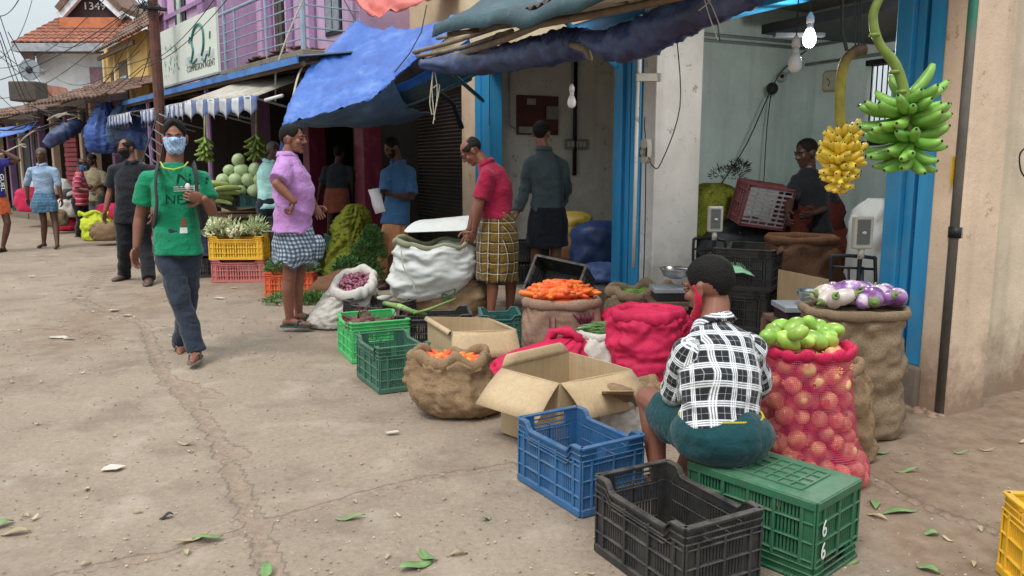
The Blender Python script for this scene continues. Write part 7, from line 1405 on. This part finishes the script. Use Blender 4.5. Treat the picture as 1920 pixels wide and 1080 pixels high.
p = gj['haB'] + V((0, 0, .02)); o = MB().ell(at(352, 350, 5.36), (.018, .012, .024), 12, 8).build('small_cup', mat('white_cup', 'c9c9c9', .4), None, True); tag(o, 'small pale object held up in the fingers of the man in green', 'cup')
# 2 man in black
person('balding man in a black polo shirt and black mask behind the man in green', 9.6, dict(head=(237, 279), neck=(246, 304), shA=(215, 314), shB=(285, 314, .05), elA=(207, 357, .02), wrA=(198, 395, -.05), haA=(193, 418, -.08), elB=(290, 357), wrB=(286, 398, -.1), pel=(246, 398), mid=(247, 350), hipA=(232, 402), hipB=(265, 402), knA=(234, 462, -.03), ftA=(233, 524), knB=(272, 465), ftB=(280, 533)),
    face=-22, pitch=-16, body=0, skin='mid', hair='salt', hairstyle='receding', vox=.013, mask=cm['bmask'], top=dict(mat=cm['blackp'], hem=.12, sleeve=.8, sr=1.25, w=1.12, belly=.02, collar=True), bottom=dict(kind='trousers', mat=cm['blackt'], w=1.12), foot='shoe', footm=mat('brown_shoe', '4a3a33', .6), toe=(-12, 15), seed=5)
# 3 old man
person('barefoot old man in a light blue shirt and tucked up blue lungi on the road', 13.6, dict(head=(77, 291), neck=(79, 309), shA=(58, 316), shB=(102, 316), elA=(50, 345), wrA=(52, 371, -.03), elB=(110, 346), wrB=(115, 371, -.03), pel=(84, 366), mid=(81, 340), knA=(82, 414, -.05), ftA=(83, 464), knB=(103, 414, -.02), ftB=(108, 466)),
    face=8, pitch=-3, body=5, skin='dark', hair='grey', hairstyle='short', vox=.016, stache=False, top=dict(mat=cm['lblue'], hem=.0, sleeve=1.05, sr=1.0, collar=True), bottom=dict(kind='lungi', mat=cm['denim'], end=(86, 397), st=[(0, .16, .12, 0, 0), (.25, .17, .14, 0, .01), (.6, .205, .17, 0, .02), (1, .20, .16, 0, .02)], fold=.13, k=5), foot=None, toe=(-5, 15), seed=6)
# 4 left edge
person('person in a purple t-shirt and orange lungi at the left edge, arm raised', 12.9, dict(head=(-14, 276), neck=(-14, 296), shA=(-40, 306), shB=(8, 302), elA=(-45, 340), wrA=(-40, 370), elB=(34, 300, -.05), wrB=(4, 283, -.12), haB=(-8, 277, -.12), pel=(-12, 362), mid=(-12, 330), knA=(-20, 415), ftA=(-25, 466), knB=(14, 418), ftB=(6, 472)),
    face=20, body=20, skin='dark', vox=.016, top=dict(mat=C_('violet_tee', '2f2a78'), hem=.06, sleeve=.55), bottom=dict(kind='lungi', mat=C_('orange_lungi', 'c9633a'), end=(-8, 402), st=[(0, .16, .12, 0, 0), (.4, .2, .15, 0, 0), (1, .22, .17, 0, 0)], fold=.09), foot='sandal', toe=(20, 0), seed=7)
lp_ = [o for o in sc.objects if o.get('label', '').startswith('person in a purple')][0]
o = text('GUEL', .085, facing(at(4, 342, 12.5), (0, -1, 0)) @ Matrix.Rotation(-math.pi / 2, 4, 'Z'), wh, None, 'printed_letters', .001, 1.3); decal(o, 'shirt', lp_, V((0, 1, 0)), .006); o.parent = lp_; o.matrix_parent_inverse = Matrix.Translation(lp_.location).inverted()
# 5 bending man
person('man in a whitish shirt and grey trousers bending over behind the old man', 16.6, dict(head=(97, 352), neck=(103, 343), shA=(105, 344, -.15), shB=(107, 342, .15), elA=(103, 365), wrA=(100, 382), elB=(104, 365, .1), wrB=(100, 384, .1), pel=(128, 362), mid=(119, 344), knA=(124, 388), ftA=(122, 430), knB=(130, 388), ftB=(131, 428)),
    face=-90, pitch=-50, body=-90, skin='dark', vox=.018, top=dict(mat=cm['whites'], hem=.06, sleeve=.8), bottom=dict(kind='trousers', mat=cm['greyt']), seed=8)
# 6 red striped polo
person('man in a red and white striped polo shirt and blue mask', 15.3, dict(head=(153, 309), neck=(149, 322), shA=(146, 331, -.16), shB=(152, 329, .16), elA=(146, 354, -.2), wrA=(165, 357, -.2), elB=(160, 352, .18), wrB=(172, 354, .1), pel=(150, 378), mid=(148, 352), knA=(152, 412, -.05), ftA=(147, 444), knB=(156, 412, .1), ftB=(158, 440)),
    face=65, pitch=-18, body=70, s=.97, skin='dark', hair='salt', hairstyle='balding', vox=.016, mask=C_('blue_mask', '4d6ea8'), top=dict(mat=cm['redst'], hem=.07, sleeve=.9, sr=1.1, w=1.1, belly=.03, amp=.006), bottom=dict(kind='trousers', mat=cm['blackt']), hands=('up', 'up'), seed=9)
# 7 beige
person('bearded man in a beige shirt behind the red striped man', 16.4, dict(head=(172, 300), neck=(177, 316), shA=(162, 323), shB=(195, 323), elA=(163, 346), wrA=(176, 352, -.25), elB=(197, 346), wrB=(180, 350, -.25), pel=(181, 370), mid=(179, 345), knA=(176, 402), ftA=(175, 432), knB=(188, 402), ftB=(189, 430)),
    face=-30, pitch=-25, body=-10, skin='dark', hair='salt', hairstyle='short', vox=.017, beard=True, top=dict(mat=cm['beige'], hem=.08, sleeve=.95), bottom=dict(kind='trousers', mat=cm['greyt']), hands=('up', 'up'), seed=10)
# 8 purple
pe, pj, pi_ = person('man in an orchid purple shirt and navy checked lungi, hand on hip', 6.7, dict(head=(549, 262), neck=(538, 291), shA=(533, 312, -.17), shB=(548, 308, .17), elA=(519, 345, -.27), wrA=(551, 378, -.27), haA=(546, 398, -.22), elB=(572, 350, .25), wrB=(590, 385, .2), pel=(545, 420), mid=(545, 352), hipA=(542, 425, -.08), hipB=(548, 425, .08), knA=(543, 520, -.06), anA=(543, 597, -.05), knB=(560, 515, .08), anB=(560, 586, .12)),
    face=82, pitch=0, body=82, s=1.02, skin='mid', hairstyle='full', vox=.0085, stache=True, top=dict(mat=cm['purple'], hem=.06, sleeve=.74, sr=1.28, w=1.08, d=1.12, belly=.032, collar=True, amp=.011), bottom=dict(kind='lungi', mat=cm['check'], end=(549, 494, 0), st=[(0, .16, .15, 0, .02), (.25, .165, .165, 0, .03), (.6, .17, .185, 0, .03), (.85, .172, .185, 0, .025), (1, .16, .16, 0, .015)], fold=.075, k=5, rag=.05), foot='sandal', footm=mat('dark_teal_sandal', '20474a', .6), toe=(85, 80), hands=('in', 'down'), seed=11)
q = MB(); 
o = MB().ell(at(597, 464, 6.65), (.05, .06, .10), 16, 10); skinned(o, .014, 2, cm['check'], 'gathered_fold', pe, .02, 4, pat=lambda p: (p.x + p.y, p.z))
# 9 mint
person('man in a mint green shirt mostly hidden behind the purple shirted man', 10.3, dict(head=(513, 283), neck=(505, 302), shA=(493, 312), shB=(525, 312, .1), elA=(491, 345), wrA=(492, 380, -.03), haA=(493, 392), elB=(530, 345), wrB=(530, 380), pel=(507, 385), mid=(507, 348), knA=(500, 440), ftA=(500, 498), knB=(515, 440), ftB=(516, 498)),
    face=40, body=30, skin='deep', hair='grey', hairstyle='short', vox=.015, top=dict(mat=cm['mint'], hem=.04, sleeve=1.02, collar=True), bottom=dict(kind='trousers', mat=cm['navyt']), seed=12)
# 10 stall interior man
person('man in a dark shirt and rust brown lungi seen from behind in the shaded stall', 12.3, dict(head=(636, 288), neck=(634, 306), shA=(612, 314), shB=(657, 314), elA=(603, 345), wrA=(598, 368, .1), elB=(660, 345), wrB=(662, 372, .1), pel=(632, 360), mid=(633, 335), knA=(620, 420), anA=(619, 462), knB=(645, 420), anB=(648, 458)),
    face=170, body=175, skin='deep', vox=.015, z0=.15, top=dict(mat=cm['darks'], hem=.03, sleeve=.9, w=1.05), bottom=dict(kind='lungi', mat=cm['rust'], end=(630, 398), st=[(0, .17, .13, 0, 0), (.4, .195, .15, 0, 0), (1, .2, .16, 0, 0)], fold=.05), seed=13)
# 11 blue shirt with paper
be, bj, bi = person('bearded man in a denim blue shirt and peach lungi reading a slip of paper', 9.6, dict(head=(735, 278), neck=(747, 304), shA=(726, 318, -.08), shB=(769, 318, .05), elA=(722, 362, -.12), wrA=(716, 366, -.32), haA=(703, 362, -.36), elB=(772, 370, -.05), wrB=(738, 366, -.28), haB=(718, 362, -.34), pel=(742, 408), mid=(747, 360), knA=(735, 470), ftA=(733, 540), knB=(752, 470), ftB=(752, 538)),
    face=-48, pitch=-28, body=-35, skin='dark', hair='black', hairstyle='full', vox=.011, beard=True, top=dict(mat=cm['dblue'], hem=.08, sleeve=.86, sr=1.2, collar=True, w=1.02), bottom=dict(kind='lungi', mat=cm['peach'], end=(730, 520), st=[(0, .155, .13, 0, 0), (.3, .175, .15, 0, 0), (.7, .17, .14, 0, 0), (1, .165, .14, .0, 0)], fold=.10, k=11), foot='sandal', toe=(-40, -20), hands=('up', 'up'), seed=14)
for pts, nm, lb in (([(690, 356, 9.2), (712, 352, 9.2), (714, 368, 9.15), (722, 398, 9.15), (705, 400, 9.15), (695, 372, 9.15)], 'paper_slip', 'long white paper slip hanging from the hands of the bearded man'),):
    q = MB().grid([[at(690, 356, 9.18), at(700, 354, 9.15), at(712, 352, 9.2)], [at(695, 370, 9.15), at(704, 370, 9.12), at(716, 368, 9.15)], [at(698, 385, 9.14), at(708, 384, 9.13), at(719, 383, 9.14)], [at(704, 401, 9.1), at(713, 399, 9.12), at(723, 396, 9.1)]]); o = q.build(nm, mat('receipt_paper', 'd3cfd3', .8, .03), None, True); solid(o, .002); tag(o, lb, 'paper')
o = MB().box(-.04, .04, -.006, .006, -.018, .018, M=Matrix.Translation(at(719, 358, 9.15)) @ Matrix.Rotation(.5, 4, 'Z') @ Matrix.Rotation(.2, 4, 'X')).build('phone', M['black']); bevel(o, .003); tag(o, 'small dark phone held above the paper slip', 'phone')
# 12 maroon
me_, mj, mi = person('balding man in a crimson shirt and mustard plaid lungi bending over the huge white sack', 7.15, dict(head=(884, 284), neck=(911, 307), shA=(912, 322, -.16), shB=(918, 320, .17), elA=(899, 384, -.18), wrA=(889, 432, -.12), haA=(882, 450, -.08), elB=(893, 385, .15), wrB=(880, 430, .12), pel=(932, 405), mid=(932, 352), hipA=(930, 410, -.08), hipB=(934, 410, .08), knA=(922, 520, -.09), ftA=(920, 603, ), knB=(955, 515, .08), ftB=(956, 596)),
    face=-78, pitch=-42, body=-80, s=1.0, skin='mid', hair='salt', hairstyle='balding', vox=.0095, top=dict(mat=cm['maroon'], hem=.02, sleeve=.78, sr=1.15, d=1.15, belly=.02, collar=True, amp=.008), bottom=dict(kind='lungi', mat=cm['plaid'], end=(931, 526), st=[(0, .145, .128, 0, -.01), (.3, .175, .175, 0, -.01), (.7, .19, .19, 0, -.005), (1, .185, .185, 0, 0)], fold=.06, k=6, rag=.03), foot='sandal', toe=(-90, -80), seed=15)
# 13 grey shirt back
person('man in a grey green shirt and black lungi seen from behind', 7.7, dict(head=(1015, 251), neck=(1020, 281), shA=(992, 298, -.02), shB=(1052, 300), elA=(985, 352), wrA=(970, 398, -.03), haA=(960, 418, -.05), elB=(1062, 352, .05), wrB=(1050, 392, .2), pel=(1027, 400), mid=(1026, 345), knA=(1004, 478), anA=(1006, 545), knB=(1042, 478), anB=(1044, 548)),
    face=165, pitch=0, body=178, s=1.0, skin='mid', hairstyle='short', vox=.010, z0=.235, top=dict(mat=cm['gshirt'], hem=.02, sleeve=1.92, sr=1.05, w=1.0, collar=True, amp=.01), bottom=dict(kind='lungi', mat=cm['blungi'], end=(1026, 462), st=[(0, .165, .13, 0, 0), (.4, .195, .15, 0, 0), (1, .2, .16, 0, 0)], fold=.05), seed=16)
# 14 shopkeeper
person('shopkeeper in dark clothes in the right shop holding up a red crate', 6.9, dict(head=(1512, 288), neck=(1516, 318), shA=(1495, 332), shB=(1550, 335), elA=(1480, 375, -.1), wrA=(1478, 400, -.25), elB=(1560, 385), wrB=(1525, 400, -.2), pel=(1530, 440), mid=(1522, 385), knA=(1515, 520), anA=(1515, 575), knB=(1545, 520), anB=(1545, 575)),
    face=-70, pitch=-12, body=-50, skin='deep', hairstyle='full', vox=.014, z0=.235, top=dict(mat=cm['blackp'], hem=.1, sleeve=.9), bottom=dict(kind='lungi', mat=cm['brown'] if 'brown' in cm else C_('dark_brown_skirt', '3a1f1a'), end=(1530, 560), st=[(0, .16, .13, 0, 0), (1, .2, .18, 0, 0)], fold=.08), seed=17)
p = at(1452, 392, 6.55); hc_ = crate(L=.42, W=.34, H=.22, col='red', label='red plastic crate with a pale slatted bottom held up by the shopkeeper', loc=(p.x, p.y + .18, p.z), tilt=(math.radians(-78), math.radians(8), math.radians(12)), detail=0, dip=0, open_base=True)
for c_ in hc_.children:
    if c_.name.startswith('base'): c_.data.materials[0] = mat('pale_slats', '8d8088', .6)
# 15 seated man
sp = lambda x, y, Y_: at(x, y, Y_ - .12)
se, sj, si = person('man in a black and white plaid shirt sitting on the upturned green crate', 3.1, dict(head=sp(1330, 540, 3.30), neck=sp(1337, 610, 3.24), shA=sp(1293, 648, 3.12), shB=sp(1400, 640, 3.28), elA=sp(1270, 730, 3.20), wrA=sp(1262, 752, 3.44), elB=sp(1418, 720, 3.38), wrB=sp(1350, 760, 3.66), pel=sp(1352, 810, 3.05), mid=sp(1352, 710, 3.10), hipA=sp(1318, 818, 3.10), hipB=sp(1388, 818, 3.06), knA=sp(1216, 748, 3.44), knB=sp(1330, 752, 3.52), anA=V((.62, 3.22, .08)), anB=V((.74, 3.32, .08))),
    face=-137, pitch=-14, body=-150, s=1.0, skin='mid', hairstyle='full', headscale=1.04, vox=.0075, top=dict(mat=cm['bw'], hem=-.02, sleeve=1.55, sr=1.14, w=1.09, amp=.010, collar=True), bottom=None, foot='sandal', footm=M['black'], toe=(-150, -165), hands=('down', 'down'), seed=18)
T = MB(); pel = sj['pel']; 
T.ell(pel + V((.0, -.015, -.005)), (.198, .168, .116), 22, 12); T.ell(pel + V((0, .02, .035)), (.165, .145, .07), 20, 10); T.cap(sj['hipA'], sj['hipA'].lerp(sj['knA'], .60), .112, .098); T.cap(sj['hipB'], sj['hipB'].lerp(sj['knB'], .9), .112, .085); T.cap(sj['hipA'].lerp(sj['knA'], .5) - V((0, 0, .03)), sj['hipB'].lerp(sj['knB'], .5) - V((0, 0, .03)), .09, .09)
o = skinned(T, .0075, 5, cm['teal'], 'lungi', se, .0, 22)
ta = [v.co for v in o.data.vertices]
k0 = (sj['knA'] - sj['hipA']).normalized()
for v in o.data.vertices:
    p = v.co; r = p - pel; a = math.atan2(r.y, r.x); t = r.dot(k0); d = .006 * math.sin(r.length * 55 + 5.0 * noise.noise(p * 6) + a * 3) * smooth01((r.length - .1) / .12) * noise.noise(p * 4) * 2 + .008 * noise.noise((p.x * 9, p.y * 9, p.z * 22)); v.co = p + v.normal * d
    if v.co.z < .298 and (v.co.x - .955) ** 2 + (v.co.y - 2.8) ** 2 < .12: v.co.z = .298
q = MB(); cs = []
for k in range(41):
    a = 2 * math.pi * k / 40; cs.append(pel + V((math.cos(a) * .152, math.sin(a) * .134 + .004, .074 + .005 * math.sin(a * 3))))
q.tube(cs, .0045, 8, cap=False); q.tube([c_ + V((0, 0, -.015)) + (c_ - pel) * .05 for c_ in cs], .003, 8, cap=False); q.build('yellow_waistband', mat('waistband_yellow', 'b5a22a', .7), se, True)
hp = si['hp']; sgn = 1
q = MB(); fr = [[hp(-.088 + .004 * i, .028 - .022 * i, .012 - .034 * j2 + .01 * math.sin(i)) + (si['r'] * -.004) for i in range(3)] for j2 in range(4)]
pts_ = [hp(-.084, .012, .02), hp(-.088, .0, -.012), hp(-.080, .006, -.05), hp(-.066, .03, -.085), hp(-.05, .055, -.11)]
q.tube(catmull([tuple(p) for p in pts_], 5), [(.004, .006)] * 6 + [(.006, .016)] * 9 + [(.008, .022)] * 6, 10, up=si['f']); q.build('hanging_mask', cm['rmask'], se, True)
